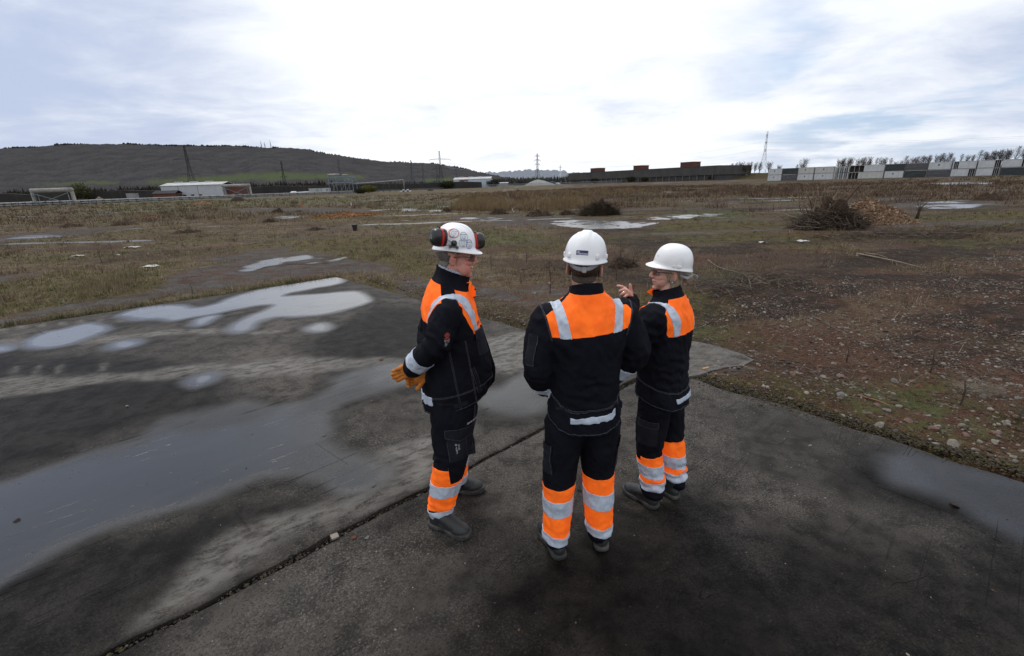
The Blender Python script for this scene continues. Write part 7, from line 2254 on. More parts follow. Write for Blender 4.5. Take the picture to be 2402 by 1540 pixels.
    # orange yoke over the shoulder blades, its top edges running from the collar down to the sleeves
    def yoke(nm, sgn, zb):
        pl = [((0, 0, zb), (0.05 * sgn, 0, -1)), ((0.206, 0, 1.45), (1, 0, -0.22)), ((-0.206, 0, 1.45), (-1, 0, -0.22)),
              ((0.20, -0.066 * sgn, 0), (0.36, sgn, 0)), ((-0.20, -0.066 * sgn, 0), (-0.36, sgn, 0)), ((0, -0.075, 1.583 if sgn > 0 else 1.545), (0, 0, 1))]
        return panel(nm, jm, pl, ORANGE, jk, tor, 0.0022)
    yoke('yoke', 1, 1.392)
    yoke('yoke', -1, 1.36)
    for s in (-1, 1):
        panel('reflective_strip', jm, [((s * 0.157, 0, 1.4), (s, 0, -0.17)), ((s * 0.107, 0, 1.4), (-s, 0, 0.17)), ((0, 0, 1.388), (0.05, 0, -1))], TAPE, jk, tor, 0.0045)
    band('reflective_strip', jm, el, wl, 0.42, 0.64, 0.09, TAPE, jk)
    band('reflective_strip', jm, er, wr, 0.30, 0.56, 0.09, TAPE, jk)
    hn = V((0, 0.62, -1)).normalized()
    h0 = V((0, 0, 0.945)) - hn * 0.058
    panel('reflective_strip', jm, [(h0, hn), (h0 - hn * 0.027, -hn), ((-0.108, 0, 0), (-1, 0, 0)), ((0.138, 0, 0), (1, 0, 0)), ((0, -0.02, 0), (0, 1, 0))], TAPE, jk, lambda p: p.z < 1.1, 0.003)
    low = lambda p: abs(p.x) < 0.225 and p.z < 1.12 and p.y < 0.09
    stripes('hem_seam', jm, [(V((0, 0, 0.945)) - hn * 0.008, hn), (V((0, 0, 0.945)) - hn * 0.108, hn), (V((0, 0, 0.945)) - hn * 0.115, hn)], STITCH, jk, low)
    for s in (-1, 1):
        stripes('sleeve_seam', jm, [((s * 0.209, 0, 1.45), (1, 0, -0.22 * s)), ((s * 0.214, 0, 1.45), (1, 0, -0.22 * s))], STITCH, jk, lambda p: p.z > 1.36)
    bj = bvh_of(jm)
    # pen pocket with a black clip on the upper arm, hem pulls, label
    pk = MB()
    decal('sleeve_pocket', rect_flat(0.05, 0.16, 4, 12), sl.lerp(el, 0.5) + V((-0.06, -0.05, 0.0)), (0.3, -1, 0), (-0.85, -0.5, 0.1), bj, POCKET, jk, 0.003)
    decal('pocket_stitching', join_flat(line_flat(dense([(-0.024, 0.078), (-0.024, -0.078), (0.024, -0.078), (0.024, 0.078)], 0.01), 0.002)), sl.lerp(el, 0.5) + V((-0.06, -0.05, 0.0)), (0.3, -1, 0), (-0.85, -0.5, 0.1), bj, STITCH, jk, 0.0042)
    p0 = L(1258, 768, 2.17)
    MB().tube([p0 + V((0.012, 0.0, -0.05)), p0 + V((0, 0, -0.01)), p0 + V((-0.014, 0, 0.03))], [(0.007, 0.004), (0.009, 0.005), (0.006, 0.004)], 8).tube([p0 + V((0.02, -0.006, -0.035)), p0 + V((-0.008, -0.006, -0.015))], 0.004, 6).build('pen_clip', BLKPL, jk, True)
    for s in (-1, 1):
        decal('waist_opening', rect_flat(0.07, 0.012, 8, 2), (s * 0.155, -0.13, 1.0), (1, 0, -0.22 * s), (s * 0.5, -1, 0), bj, BLACKCLOTH, jk, 0.002)
    MB().box((0.192, -0.06, 0.965), (0.01, 0.022, 0.035)).build('side_tab', POCKET, jk, False, 0.002)
    # trousers
    hl, kl, al = V((-0.098, -0.005, 0.86)), V((-0.128, 0.01, 0.50)), V((-0.150, 0.0, 0.10))
    h2, k2, a2 = V((0.098, -0.005, 0.86)), V((0.102, 0.01, 0.52)), V((0.118, 0.0, 0.10))
    tp = [ellipsoid((0, 0.0, 0.93), (0.178, 0.125, 0.14)), limb([hl, hl.lerp(kl, 0.5), kl, kl.lerp(al, 0.5), al], [(0.112, 0.118), (0.103, 0.108), (0.088, 0.092), (0.080, 0.086), (0.069, 0.08)], 22, 5, (1, 0, 0)),
          limb([h2, h2.lerp(k2, 0.5), k2, k2.lerp(a2, 0.5), a2], [(0.112, 0.118), (0.103, 0.108), (0.090, 0.094), (0.086, 0.09), (0.074, 0.08)], 22, 5, (1, 0, 0)), ellipsoid((0, -0.03, 0.87), (0.13, 0.1, 0.07))]
    tm = union(tp, 0.007, 5)
    Z = V((0.25, 0, 1)).normalized()
    displace(tm, folds(1.25, 1.2, [(kl, 0.14, Z, 0.004), (k2, 0.14, V((-0.25, 0, 1)).normalized(), 0.004), (al + V((0, 0, 0.04)), 0.13, Z, 0.007), (a2 + V((0, 0, 0.06)), 0.14, V((-0.3, 0, 1)).normalized(), 0.007)]))
    cut(tm, [((0, 0, 0.055), (0, 0, -1))])
    tr = link('trousers', tm, NAVY, root, True)
    A_, B_ = [hl, kl, al], [h2, k2, a2]
    for (lg, other, dz) in ((A_, B_, 0.0), (B_, A_, 0.03)):
        pf = leg_pref(lg, other)
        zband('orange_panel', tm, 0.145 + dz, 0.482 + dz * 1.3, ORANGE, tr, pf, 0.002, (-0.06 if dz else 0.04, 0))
        zband('reflective_strip', tm, 0.292 + dz, 0.396 + dz, TAPE, tr, pf, 0.0042, (-0.10 if dz else 0.0, 0.04))
        zband('reflective_strip', tm, 0.092 + dz, 0.156 + dz, TAPE, tr, pf, 0.0042, (-0.08 if dz else -0.05, 0.05))
    bt = bvh_of(tm)
    for s in (-1, 1):
        decal('cargo_pocket', rect_flat(0.10, 0.17, 8, 12), (s * 0.20, -0.02, 0.66), (0, -1, 0), (s, -0.25, 0), bt, POCKET, tr, 0.004)
        decal('pocket_flap', rect_flat(0.112, 0.05, 8, 4), (s * 0.20, -0.02, 0.735), (0, -1, 0), (s, -0.25, 0), bt, POCKET, tr, 0.008)
        decal('pocket_stitching', join_flat(line_flat(dense([(-0.052, 0.10), (-0.052, 0.052), (0.052, 0.052), (0.052, 0.10)]), 0.002), line_flat(dense([(0.046, 0.045), (0.046, -0.08)]), 0.002)), (s * 0.20, -0.02, 0.66), (0, -1, 0), (s, -0.25, 0), bt, STITCH, tr, 0.0092)
    # boots
    bl = UN @ (V((0.25, 2.12, 0)) - V((0.37, 2.22, 0))); tl = UN @ (V((0.14, 2.41, 0)) - V((0.37, 2.22, 0)))
    ang = math.atan2(-(tl - bl).x, (tl - bl).y)
    d = (tl - bl).normalized()
    boot('boot', Matrix.Translation(bl + d * 0.09) @ Matrix.Rotation(ang, 4, 'Z'), root, 1.0)
    boot('boot', Matrix.Translation((0.132, 0.025, 0)) @ Matrix.Rotation(R(-7), 4, 'Z'), root, 1.0)
    # hard hat
    def ridge(x, y, z):
        return 0.0065 * float(sstep(0.026, 0.018, abs(x))) + 0.003 * float(sstep(0.05, 0.043, abs(x)))
    hh, HM = build_helmet(Hm, root, R(-2), ridge, 0.062, -0.012, 0.040)
    bh = bvh_of(hh.data)
    M3 = HM.to_3x3()
    o = HM @ V((-0.004, -0.115, 0.026))
    pl = decal('name_plate', rect_flat(0.056, 0.021, 8, 3), o, M3 @ V((1, 0, 0)), M3 @ V((0, -1, 0.2)), bh, simple('plate_navy', (0.02, 0.02, 0.10), (0.03, 0.03, 0.13), 40, 0.35), hh, 0.0015)
    decal('lettering', shift(text_flat('CENTURION', 0.0078, 0.0002), 0.008, -0.0055), o, M3 @ V((1, 0, 0)), M3 @ V((0, -1, 0.2)), bh, PAPER, pl, 0.0024)
    logo = [ring_flat(0.0026, 0.0046, 16, -0.0175, 0.0)] + [disc_flat(0.0011, 6, -0.0175 + 0.0072 * math.cos(R(t)), 0.0072 * math.sin(R(t))) for t in (30, 65, 100, 135, 170, 205)]
    decal('emblem', join_flat(*logo), o, M3 @ V((1, 0, 0)), M3 @ V((0, -1, 0.2)), bh, PAPER, pl, 0.0024)
    for t in (-50, -131, -3, -177):
        p = HM @ V((0.101 * math.cos(R(t)), 0.117 * math.sin(R(t)), 0.008))
        Mx = Matrix.Rotation(R(t) - R(-90) , 3, 'Z')
        MB().box((0, 0, 0), (0.020, 0.012, 0.024), M3 @ Mx).build('clip_lug', HELMET, hh, True, 0.004).location = p
    MB().box(HM @ V((0.012, -0.110, -0.053)), (0.02, 0.008, 0.028), M3).build('strap_buckle', STRAP, hh, False, 0.002)
    return root

# ------------------------------------------------------------------ hands
def finger(p, r=(0.0105, 0.0098, 0.009, 0.0075), n=10):
    return limb(p, list(r)[:len(p)], n, 3)

# ------------------------------------------------------------------ person in profile, hands behind the back
def person_profile():
    base = V((-0.42, 2.57, 0))
    rz = R(-77)
    root = empty('person', base, rz)
    tag(root, 'person with hands clasped behind in orange gloves, white hard hat with stickers and ear defenders', 'person')
    W2L = (Matrix.Translation(base) @ Matrix.Rotation(rz, 4, 'Z')).inverted()
    L = lambda x, y, Y: W2L @ at(x, y, Y)
    R3i = W2L.to_3x3()
    Hm = Matrix.Translation((0.0, 0.118, 1.712)) @ Matrix.Rotation(R(-13), 4, 'Z') @ Matrix.Rotation(R(-5), 4, 'X')
    Mi = Hm.inverted(); H3 = Hm.to_3x3()
    sr, er, wr = V((0.188, 0.035, 1.445)), L(1028, 806, 2.33), L(966, 864, 2.42)
    sl, el, wl = V((-0.195, 0.03, 1.455)), V((-0.245, -0.055, 1.19)), L(1003, 876, 2.53)
    skin = skin_mat('skin_ruddy', (0.50, 0.26, 0.20), (0.47, 0.185, 0.145))
    P = head_parts(Hm)
    P += [xf(ellipsoid((0, 0.035, -0.082), (0.058, 0.055, 0.04)), Hm), xf(ellipsoid((0.045, 0.045, -0.06), (0.028, 0.04, 0.04)), Hm), xf(ellipsoid((-0.045, 0.045, -0.06), (0.028, 0.04, 0.04)), Hm),
          xf(ellipsoid((0, 0.105, -0.004), (0.011, 0.014, 0.02)), Hm),
          limb([Hm @ V((0, -0.022, -0.05)), V((0.0, 0.075, 1.58)), V((0, 0.06, 1.48))], [(0.066, 0.072), (0.068, 0.074), (0.08, 0.08)], 18, 4, (1, 0, 0)),
          ellipsoid((0, 0.06, 1.36), (0.15, 0.1, 0.13)), ellipsoid((0, 0.08, 1.1), (0.15, 0.12, 0.2)),
          limb([sl, el, wl], [0.048, 0.04, 0.03]), limb([sr, er, wr], [0.048, 0.04, 0.03]), limb([V((-0.16, 0.03, 1.43)), V((0.16, 0.03, 1.43))], [0.05, 0.05])]
    body = body_join('body', P, 0.0032, Hm, False, skin, root)
    eyes(Hm, root)
    HG = hair_mat('hair_grey', (0.17, 0.155, 0.145), (0.07, 0.062, 0.058))
    def scalp(p):
        q = Mi @ p
        if abs(q.x) > 0.062 and -0.042 < q.y < 0.022 and q.z < 0.036 and abs(q.x) > 0.071:
            return False
        return q.z < 0.10
    hr = panel('hair', body.data, [(Hm @ V((0, 0, -0.046)), H3 @ V((0, 0.35, -1))), (Hm @ V((0, 0.012, 0.02)), H3 @ V((0, 1, -0.9)))], HG, root, scalp, 0.0045)
    displace(hr.data, lambda p: noise.noise(p * 110) * 0.002)
    glasses(Hm, root)
    decal('teeth', ring_flat(0.0, 0.011, 12, 0, 0, 0.28), Hm @ V((0.006, 0.1, -0.0575)), H3 @ V((1, -0.3, 0)), H3 @ V((0.3, 1, 0)), bvh_of(body.data), TEETH, root, 0.0012)
    # jacket
    rings = [(0.74, 0, 0.035, 0.205, 0.175, 2.3, 0), (0.86, 0, 0.045, 0.207, 0.188, 2.3, 0), (0.95, 0, 0.072, 0.210, 0.214, 2.2, 0), (1.05, 0, 0.083, 0.212, 0.212, 2.2, 0), (1.19, 0, 0.072, 0.212, 0.183, 2.3, 0),
             (1.32, 0, 0.060, 0.214, 0.160, 2.4, 0), (1.42, 0, 0.052, 0.215, 0.150, 2.4, 0), (1.475, 0, 0.05, 0.200, 0.132, 2.3, 0), (1.525, 0, 0.055, 0.160, 0.112, 2.2, -0.05), (1.560, 0, 0.066, 0.118, 0.100, 2.1, -0.2), (1.592, 0, 0.082, 0.094, 0.094, 2, -0.35), (1.625, 0, 0.092, 0.086, 0.090, 2, -0.42), (1.675, 0, 0.104, 0.084, 0.088, 2, -0.42)]
    dr = (wr - er).normalized()
    parts = [loft(rings, 44),
             limb([sr, sr.lerp(er, 0.5) + V((0.012, -0.015, 0)), er, er.lerp(wr, 0.6), wr.lerp(er, 0.02)], [(0.080, 0.088), (0.076, 0.080), 0.073, 0.066, 0.058], 20, 4),
             limb([sl, sl.lerp(el, 0.5), el, el.lerp(wl, 0.6), wl.lerp(el, 0.12)], [(0.095, 0.10), (0.086, 0.09), 0.078, 0.066, 0.054], 20, 4)]
    jm = union(parts, 0.007, 6)
    displace(jm, folds(1.5, 1, [(er, 0.16, V((0.1, 0.7, 0.7)).normalized(), 0.006), (el, 0.14, V((0, 0.5, 1)).normalized(), 0.004), (sr + V((0, -0.08, -0.12)), 0.13, V((0, 0.9, 0.5)).normalized(), 0.004), (V((0.1, 0.22, 1.02)), 0.2, V((0.3, 0.6, 0.6)).normalized(), 0.0035)]))
    hn = V((0, 0.22, -1)).normalized(); h0 = V((0, 0, 0.842))
    cn = V((0, 0.42, 1)).normalized(); c0 = V((0, 0.095, 1.637))
    cut(jm, [(h0, hn), (c0, cn)])
    jk = link('jacket', jm, NAVY, root, True)
    tor = lambda p: abs(p.x) < 0.245 and p.z > 1.1
    # black shoulder gusset between orange back and orange chest
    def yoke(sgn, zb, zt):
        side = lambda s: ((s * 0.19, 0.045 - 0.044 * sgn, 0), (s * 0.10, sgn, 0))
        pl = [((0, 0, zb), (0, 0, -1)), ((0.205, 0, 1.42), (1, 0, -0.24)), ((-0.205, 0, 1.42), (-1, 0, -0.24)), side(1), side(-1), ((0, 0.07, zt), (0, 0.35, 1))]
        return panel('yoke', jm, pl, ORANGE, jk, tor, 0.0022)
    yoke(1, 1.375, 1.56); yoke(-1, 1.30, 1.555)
    for s in (-1, 1):
        for sgn in (1, -1):
            panel('reflective_strip', jm, [((s * 0.178, 0, 1.4), (s, 0, -0.12)), ((s * 0.128, 0, 1.4), (-s, 0, 0.12)), ((0, 0, 1.378 if sgn > 0 else 1.315), (0, 0, -1)), ((0, 0.05, 0), (0, sgn, 0))], TAPE, jk, tor, 0.0045)
    band('reflective_strip', jm, er, wr, 0.56, 0.84, 0.078, TAPE, jk)
    band('reflective_strip', jm, el, wl, 0.5, 0.72, 0.10, TAPE, jk)
    panel('reflective_strip', jm, [(h0 - hn * 0.055, hn), (h0 - hn * 0.105, -hn), ((0.15, 0, 0), (1, 0, 0)), ((-0.15, 0, 0), (-1, 0, 0)), ((0, -0.02, 0), (0, 1, 0))], TAPE, jk, lambda p: p.z < 1.05, 0.003)
    body_side = lambda p: p.z < 1.02 and abs(p.x) < 0.24
    stripes('hem_seam', jm, [(h0 - hn * 0.008, hn), (h0 - hn * 0.095, hn), (h0 - hn * 0.102, hn)], STITCH, jk, body_side)
    vs_ = lambda y: ((0.2, y, 1), (0, 1, 0.12))
    stripes('side_seam', jm, [vs_(0.045), vs_(0.052), vs_(0.145), vs_(0.151)], STITCH, jk, lambda p: 0.1 < p.x < 0.24 and 0.86 < p.z < 1.28)
    bj = bvh_of(jm)
    X = lambda x, y, Y, nrm=(1, 0, 0): None
    # storm flap down the front, breast pocket, collar snaps, hand pocket, waist tab
    fv, ff = [], []
    zz = np.linspace(0.855, 1.60, 26)
    for z in zz:
        h = bj.ray_cast(V((0.018, 0.6, z)), V((0, -1, 0)))
        y = h[0].y if h[0] is not None else 0.2
        fv += [(0.062, y - 0.004, z), (0.055, y + 0.010, z), (-0.02, y + 0.008, z)]
    for i in range(len(zz) - 1):
        ff += [(3 * i, 3 * i + 1, 3 * i + 4, 3 * i + 3), (3 * i + 1, 3 * i + 2, 3 * i + 5, 3 * i + 4)]
    fm = bpy.data.meshes.new('storm_flap'); fm.from_pydata(fv, [], ff); fm.update()
    cut(fm, [((0, 0, 1.315), (0, 0, 1))])
    link('storm_flap', fm, NAVY, jk, True)
    fm2 = bpy.data.meshes.new('storm_flap'); fm2.from_pydata(fv, [], ff); fm2.update()
    cut(fm2, [((0, 0, 1.315), (0, 0, -1)), ((0, 0, 1.575), (0, 0, 1))])
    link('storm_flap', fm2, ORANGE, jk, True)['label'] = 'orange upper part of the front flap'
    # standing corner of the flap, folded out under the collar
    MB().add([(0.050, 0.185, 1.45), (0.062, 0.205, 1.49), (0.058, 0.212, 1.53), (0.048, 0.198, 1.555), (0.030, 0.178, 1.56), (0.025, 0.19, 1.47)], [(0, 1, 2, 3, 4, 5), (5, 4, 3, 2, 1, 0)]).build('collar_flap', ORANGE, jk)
    for p in ((0.060, 0.208, 1.532), (0.060, 0.200, 1.485)):
        MB().add(*ellipsoid(p, (0.006, 0.006, 0.006))).build('snap', BLKPL, jk, True)
    q = bj.ray_cast(V((0.125, 0.6, 1.25)), V((0, -1, 0)))[0]
    decal('breast_pocket', rect_flat(0.12, 0.13, 8, 8), q + V((0, 0, -0.02)), (1, 0, 0), (0.4, 1, 0), bj, POCKET, jk, 0.004)
    fl = [(-0.065, 0.03), (-0.065, -0.02), (0.0, -0.045), (0.065, -0.02), (0.065, 0.03)]
    decal('pocket_flap', rect_flat(0.135, 0.055, 8, 4), q + V((0, 0, 0.04)), (1, 0, 0), (0.4, 1, 0), bj, POCKET, jk, 0.010)
    decal('pocket_stitching', join_flat(line_flat(dense([(-0.064, 0.02), (-0.064, -0.024), (0.064, -0.024), (0.064, 0.02)]), 0.002)), q + V((0, 0, 0.04)), (1, 0, 0), (0.4, 1, 0), bj, STITCH, jk, 0.0115)
    qh = V((0.21, 0.17, 1.03))
    decal('hand_pocket', rect_flat(0.014, 0.16, 2, 10), qh, (0, 1, 0.12), (1, 0.45, 0), bj, BLACKCLOTH, jk, 0.002, 0.12)
    decal('pocket_stitching', line_flat(dense([(-0.012, 0.085), (-0.012, -0.085), (0.012, -0.085), (0.012, 0.085)]), 0.002), qh, (0, 1, 0.12), (1, 0.45, 0), bj, STITCH, jk, 0.003, 0.12)
    decal('waist_tab', rect_flat(0.085, 0.028, 8, 2), (0.21, 0.065, 0.895), (0, 1, 0.2), (1, 0.1, 0), bj, POCKET, jk, 0.005)
    decal('waist_opening', rect_flat(0.09, 0.010, 8, 2), (0.21, -0.03, 0.90), (0, 1, 0.0), (1, -0.2, 0), bj, BLACKCLOTH, jk, 0.002)
    # chest lettering, sleeve badge
    o = bj.ray_cast(V((0.11, 0.6, 1.335)), V((0, -1, 0)))[0]
    decal('name_lettering', text_flat('DAVE MORRIS', 0.021, 0.0006), o + V((0, 0, 0.0)), (-1, 0, 0.0), (0.35, 1, 0.2), bj, DARKINK, jk, 0.0042)
    tm_ = sr.lerp(er, 0.62)
    bo = L(1048, 792, 2.32); n_ = W2L @ V((0, 0, CAM_H)) - bo; n_.z = 0.05; u_ = V((0, 1, -0.12))
    dm = lambda r, w: join_flat(*[line_flat([(r * math.cos(R(a)), r * math.sin(R(a))), (r * math.cos(R(a + 90)), r * math.sin(R(a + 90)))], w) for a in (0, 90, 180, 270)])
    sb = decal('sleeve_badge', rect_flat(0.034, 0.078, 4, 8), bo, u_, n_, bj, BLACKCLOTH, jk, 0.0015)
    decal('emblem', shift(join_flat(dm(0.0125, 0.0025), disc_flat(0.0035, 8, 0.001, 0.0), disc_flat(0.0018, 6, -0.004, 0.003)), 0.0, 0.026), bo, u_, n_, bj, REDINK, sb, 0.0028)
    decal('lettering', shift(text_flat('HAZTEC', 0.0078, 0.0002), 0, 0.009), bo, u_, n_, bj, REDINK, sb, 0.0028)
    shield = lambda x, y, r: line_flat([(x - r, y + r), (x + r, y + r), (x + r, y - r * 0.5), (x, y - r * 1.3), (x - r, y - r * 0.5), (x - r, y + r)], 0.0016)
    decal('symbols', join_flat(shield(-0.008, -0.004, 0.0052), shield(0.008, -0.004, 0.0052), shield(-0.003, -0.024, 0.0052), disc_flat(0.002, 8, -0.008, -0.004), disc_flat(0.0018, 8, 0.008, -0.004), disc_flat(0.002, 8, -0.003, -0.024), rect_flat(0.011, 0.0012, 1, 1, -0.008, -0.0145), rect_flat(0.011, 0.0012, 1, 1, 0.008, -0.0145), rect_flat(0.010, 0.0012, 1, 1, -0.004, -0.034)), bo, u_, n_, bj, WHITEINK, sb, 0.0028)
    # checked shirt collar
    m, nt, b = new_mat('blue_check')
    ck = nn(nt, 'ShaderNodeTexChecker'); ck.inputs['Scale'].default_value = 190
    ck.inputs['Color1'].default_value = (0.62, 0.66, 0.74, 1); ck.inputs['Color2'].default_value = (0.02, 0.03, 0.10, 1)
    nt.links.new(coords(nt), ck.inputs['Vector']); nt.links.new(ck.outputs[0], b.inputs['Base Color']); b.inputs['Roughness'].default_value = 0.8
    cm = bpy.data.meshes.new('shirt_collar')
    vs, fs = loft([(1.60, 0, 0.086, 0.078, 0.082, 2, -0.42), (1.648, 0, 0.097, 0.0755, 0.0805, 2, -0.42)], 40)
    cm.from_pydata([tuple(v) for v in vs], [], fs[:-2]); cm.update()
    link('shirt_collar', cm, m, root, True)
    # trousers
    hr_, kr, ar = V((0.10, 0.035, 0.84)), L(1056, 1075, 2.42), L(1035, 1195, 2.44)
    hl, kl, al = V((-0.10, 0.035, 0.84)), V((-0.14, 0.04, 0.48)), V((-0.19, 0.03, 0.10))
    tp = [ellipsoid((0, 0.045, 0.90), (0.18, 0.155, 0.13)), limb([hr_, hr_.lerp(kr, 0.5), kr, kr.lerp(ar, 0.5), ar], [(0.108, 0.148), (0.098, 0.128), (0.084, 0.100), (0.079, 0.088), (0.068, 0.080)], 22, 5, (1, 0, 0)),
          limb([hl, hl.lerp(kl, 0.5), kl, kl.lerp(al, 0.5), al], [(0.108, 0.145), (0.098, 0.125), (0.084, 0.100), (0.079, 0.088), (0.068, 0.080)], 22, 5, (1, 0, 0))]
    tm = union(tp, 0.007, 5)
    Z = V((0, 0.3, 1)).normalized()
    displace(tm, folds(1.3, 1.2, [(kr + V((0, -0.05, 0)), 0.15, Z, 0.005), (kl, 0.14, Z, 0.004), (ar + V((0, 0, 0.05)), 0.14, Z, 0.007), (al + V((0, 0, 0.05)), 0.14, Z, 0.006)]))
    cut(tm, [((0, 0, 0.06), (0, 0.25, -1))])
    tr = link('trousers', tm, NAVY, root, True)
    for lg, other in (([hr_, kr, ar], [hl, kl, al]), ([hl, kl, al], [hr_, kr, ar])):
        pf = leg_pref(lg, other)
        ky = lg[1].y + 0.008
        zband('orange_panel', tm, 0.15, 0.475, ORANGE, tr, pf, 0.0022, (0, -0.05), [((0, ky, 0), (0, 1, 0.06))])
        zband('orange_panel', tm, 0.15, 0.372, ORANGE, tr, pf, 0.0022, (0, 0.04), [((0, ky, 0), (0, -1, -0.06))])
        zband('reflective_strip', tm, 0.262, 0.350, TAPE, tr, pf, 0.0045, (0, -0.04))
        zband('reflective_strip', tm, 0.094, 0.162, TAPE, tr, pf, 0.0045, (0, 0.10))
    bt = bvh_of(tm)
    px = (0.19, 0.05, 0.635); u2 = (0, 1, 0.02); n2 = (1, 0.05, 0)
    decal('cargo_pocket', rect_flat(0.17, 0.19, 10, 12), px, u2, n2, bt, POCKET, tr, 0.004)
    fl = join_flat(rect_flat(0.18, 0.055, 10, 4, 0.0, 0.082))
    decal('pocket_flap', fl, px, u2, n2, bt, POCKET, tr, 0.009)
    st = join_flat(line_flat(dense([(-0.092, 0.108), (-0.092, 0.062), (0.0, 0.035), (0.092, 0.065), (0.092, 0.108), (-0.092, 0.108)]), 0.002), line_flat(dense([(0.03, 0.04), (0.03, -0.085)]), 0.002), line_flat(dense([(0.075, 0.045), (0.07, -0.10)]), 0.002), line_flat(dense([(-0.086, 0.04), (-0.08, -0.085)]), 0.002))
    decal('pocket_stitching', st, px, u2, n2, bt, STITCH, tr, 0.0105)
    decal('symbols', join_flat(*[shift(line_flat([(-0.004, 0.005), (0.004, 0.005), (0.004, -0.003), (0, -0.006), (-0.004, -0.003), (-0.004, 0.005)], 0.0015), x, y) for x, y in ((-0.034, 0.012), (-0.018, 0.008), (-0.032, -0.022), (-0.018, -0.014))], *[disc_flat(0.0017, 7, x, y) for x, y in ((-0.034, 0.012), (-0.018, -0.014))], *[shift(line_flat([(-0.004, -0.003), (0.004, 0.003)], 0.0016), x, y) for x, y in ((-0.034, -0.004), (-0.034, -0.010), (-0.018, -0.003), (-0.033, -0.033), (-0.032, -0.038))], ring_flat(0.0042, 0.0055, 14, -0.032, -0.022)), px, u2, n2, bt, WHITEINK, tr, 0.0060)
    decal('name_lettering', text_flat('DAVE MORRIS', 0.0155, 0.0004), (0.17, 0.135, 0.762), (0, 1, 0.06), (1, 0.3, 0), bt, WHITEINK, tr, 0.002)
    side = lambda p: p.x > 0.05 and p.z < 0.84
    stripes('side_seam', tm, [((0.1, 0.055, 0), (0, 1, -0.12)), ((0.1, 0.048, 0), (0, 1, -0.12))], STITCH, tr, lambda p: p.x > 0.12 and 0.5 < p.z < 0.85)
    stripes('side_seam', tm, [((0.1, kr.y + 0.008, 0), (0, 1, 0.06))], STITCH, tr, lambda p: p.x > kr.x and p.z < 0.5)
    # boots
    for (hx, hy), (tx, ty) in (((-0.575, 2.465), (-0.29, 2.315)), ((-0.55, 2.775), (-0.25, 2.785))):
        a = W2L @ V((hx, hy, 0)); b_ = W2L @ V((tx, ty, 0)); d = (b_ - a).normalized()
        boot('boot', Matrix.Translation(a + d * 0.095) @ Matrix.Rotation(math.atan2(-d.x, d.y), 4, 'Z'), root, 1.02)
    # gloves: the near hand is cupped and held by the other
    o = wr + V((0, 0, 0))
    wd = lambda x, y, z: R3i @ V((x, y, z))
    ax = lambda x, y, z: o + wd(x, y, z)
    P = [limb([ax(0.018, 0, 0.012), ax(-0.014, 0.004, -0.004), ax(-0.05, 0.006, -0.020)], [(0.034, 0.030), (0.040, 0.026), (0.042, 0.022)], 16, 4, wd(0.3, 0, 1)),
         limb([ax(0.005, 0.006, -0.02), ax(-0.03, 0.008, -0.042), ax(-0.055, 0.008, -0.05)], [0.024, 0.026, 0.02], 14, 3)]
    for k, (x0, z0, ln) in enumerate(((-0.052, 0.010, 1.0), (-0.056, -0.011, 1.06), (-0.054, -0.031, 1.0), (-0.044, -0.049, 0.85))):
        a = ax(x0, -0.002, z0)
        P.append(finger([a, a + wd(-0.034 * ln, -0.010, -0.014), a + wd(-0.055 * ln, 0.004, -0.026), a + wd(-0.056 * ln, 0.026, -0.032)], (0.0124, 0.0118, 0.0112, 0.0095)))
    P.append(finger([ax(-0.005, 0.02, 0.01), ax(-0.03, 0.034, 0.0), ax(-0.055, 0.036, -0.012)], (0.014, 0.0125, 0.011)))
    gm = union(P, 0.0026, 3)
    displace(gm, lambda p: (0.25 - abs(noise.noise(p * 60))) * 0.0022 + (0.2 - abs(noise.noise(p * 26 + V((3, 0, 0))))) * 0.003)
    link('glove', gm, GLOVE, root, True)
    o2 = wl
    ay = lambda x, y, z: o2 + wd(x, y, z)
    P = [limb([ay(0.02, 0, 0.015), ay(-0.012, -0.03, -0.005), ay(-0.045, -0.055, -0.012)], [(0.034, 0.028), (0.042, 0.026), (0.04, 0.024)], 16, 4, wd(0.2, 0, 1)),
         finger([ay(-0.012, -0.055, -0.02), ay(-0.032, -0.085, -0.038), ay(-0.05, -0.10, -0.056)], (0.0155, 0.0135, 0.0115))]
    for k in range(4):
        a = ay(-0.05, -0.055 + 0.004 * k, 0.02 - 0.022 * k)
        P.append(finger([a, a + wd(-0.035, -0.006, 0.002), a + wd(-0.055, -0.03, 0.004), a + wd(-0.05, -0.05, 0.004)], (0.0125, 0.012, 0.0115, 0.0095)))
    gm = union(P, 0.0026, 3)
    displace(gm, lambda p: (0.25 - abs(noise.noise(p * 60))) * 0.0022)
    link('glove', gm, GLOVE, root, True)
    # hard hat with ear defenders and stickers
    def ridge(x, y, z):
        return 0.007 * float(sstep(0.034, 0.024, abs(x))) * float(sstep(-0.14, -0.02, y))
    hh, HM = build_helmet(Hm, root, R(-3), ridge, 0.066, -0.010, 0.024)
    bh = bvh_of(hh.data); M3 = HM.to_3x3()
    S = lambda x, y, z: HM @ V((x, y, z))
    nS = lambda x, y, z: M3 @ V((x, y, z))
    def sticker(o_, n_, r, ink, lines, txt=None, tag_=None, sy=1.0, foot=None, inkw=0.0035):
        u_ = M3 @ V((-n_[1], n_[0], 0)) * 1.0
        u_ = -u_ if (u_.dot(M3 @ V((0, 1, 0))) < 0) else u_
        st_ = decal('sticker', disc_flat(r, 28, 0, 0, sy), S(*o_), u_, nS(*n_), bh, PAPER, hh, 0.0012)
        decal('sticker_ring', ring_flat(r - inkw, r, 32, 0, 0, sy), S(*o_), u_, nS(*n_), bh, ink, st_, 0.0019)
        fl = [rect_flat(w, 0.0012, 3, 1, x, y) for x, y, w in lines]
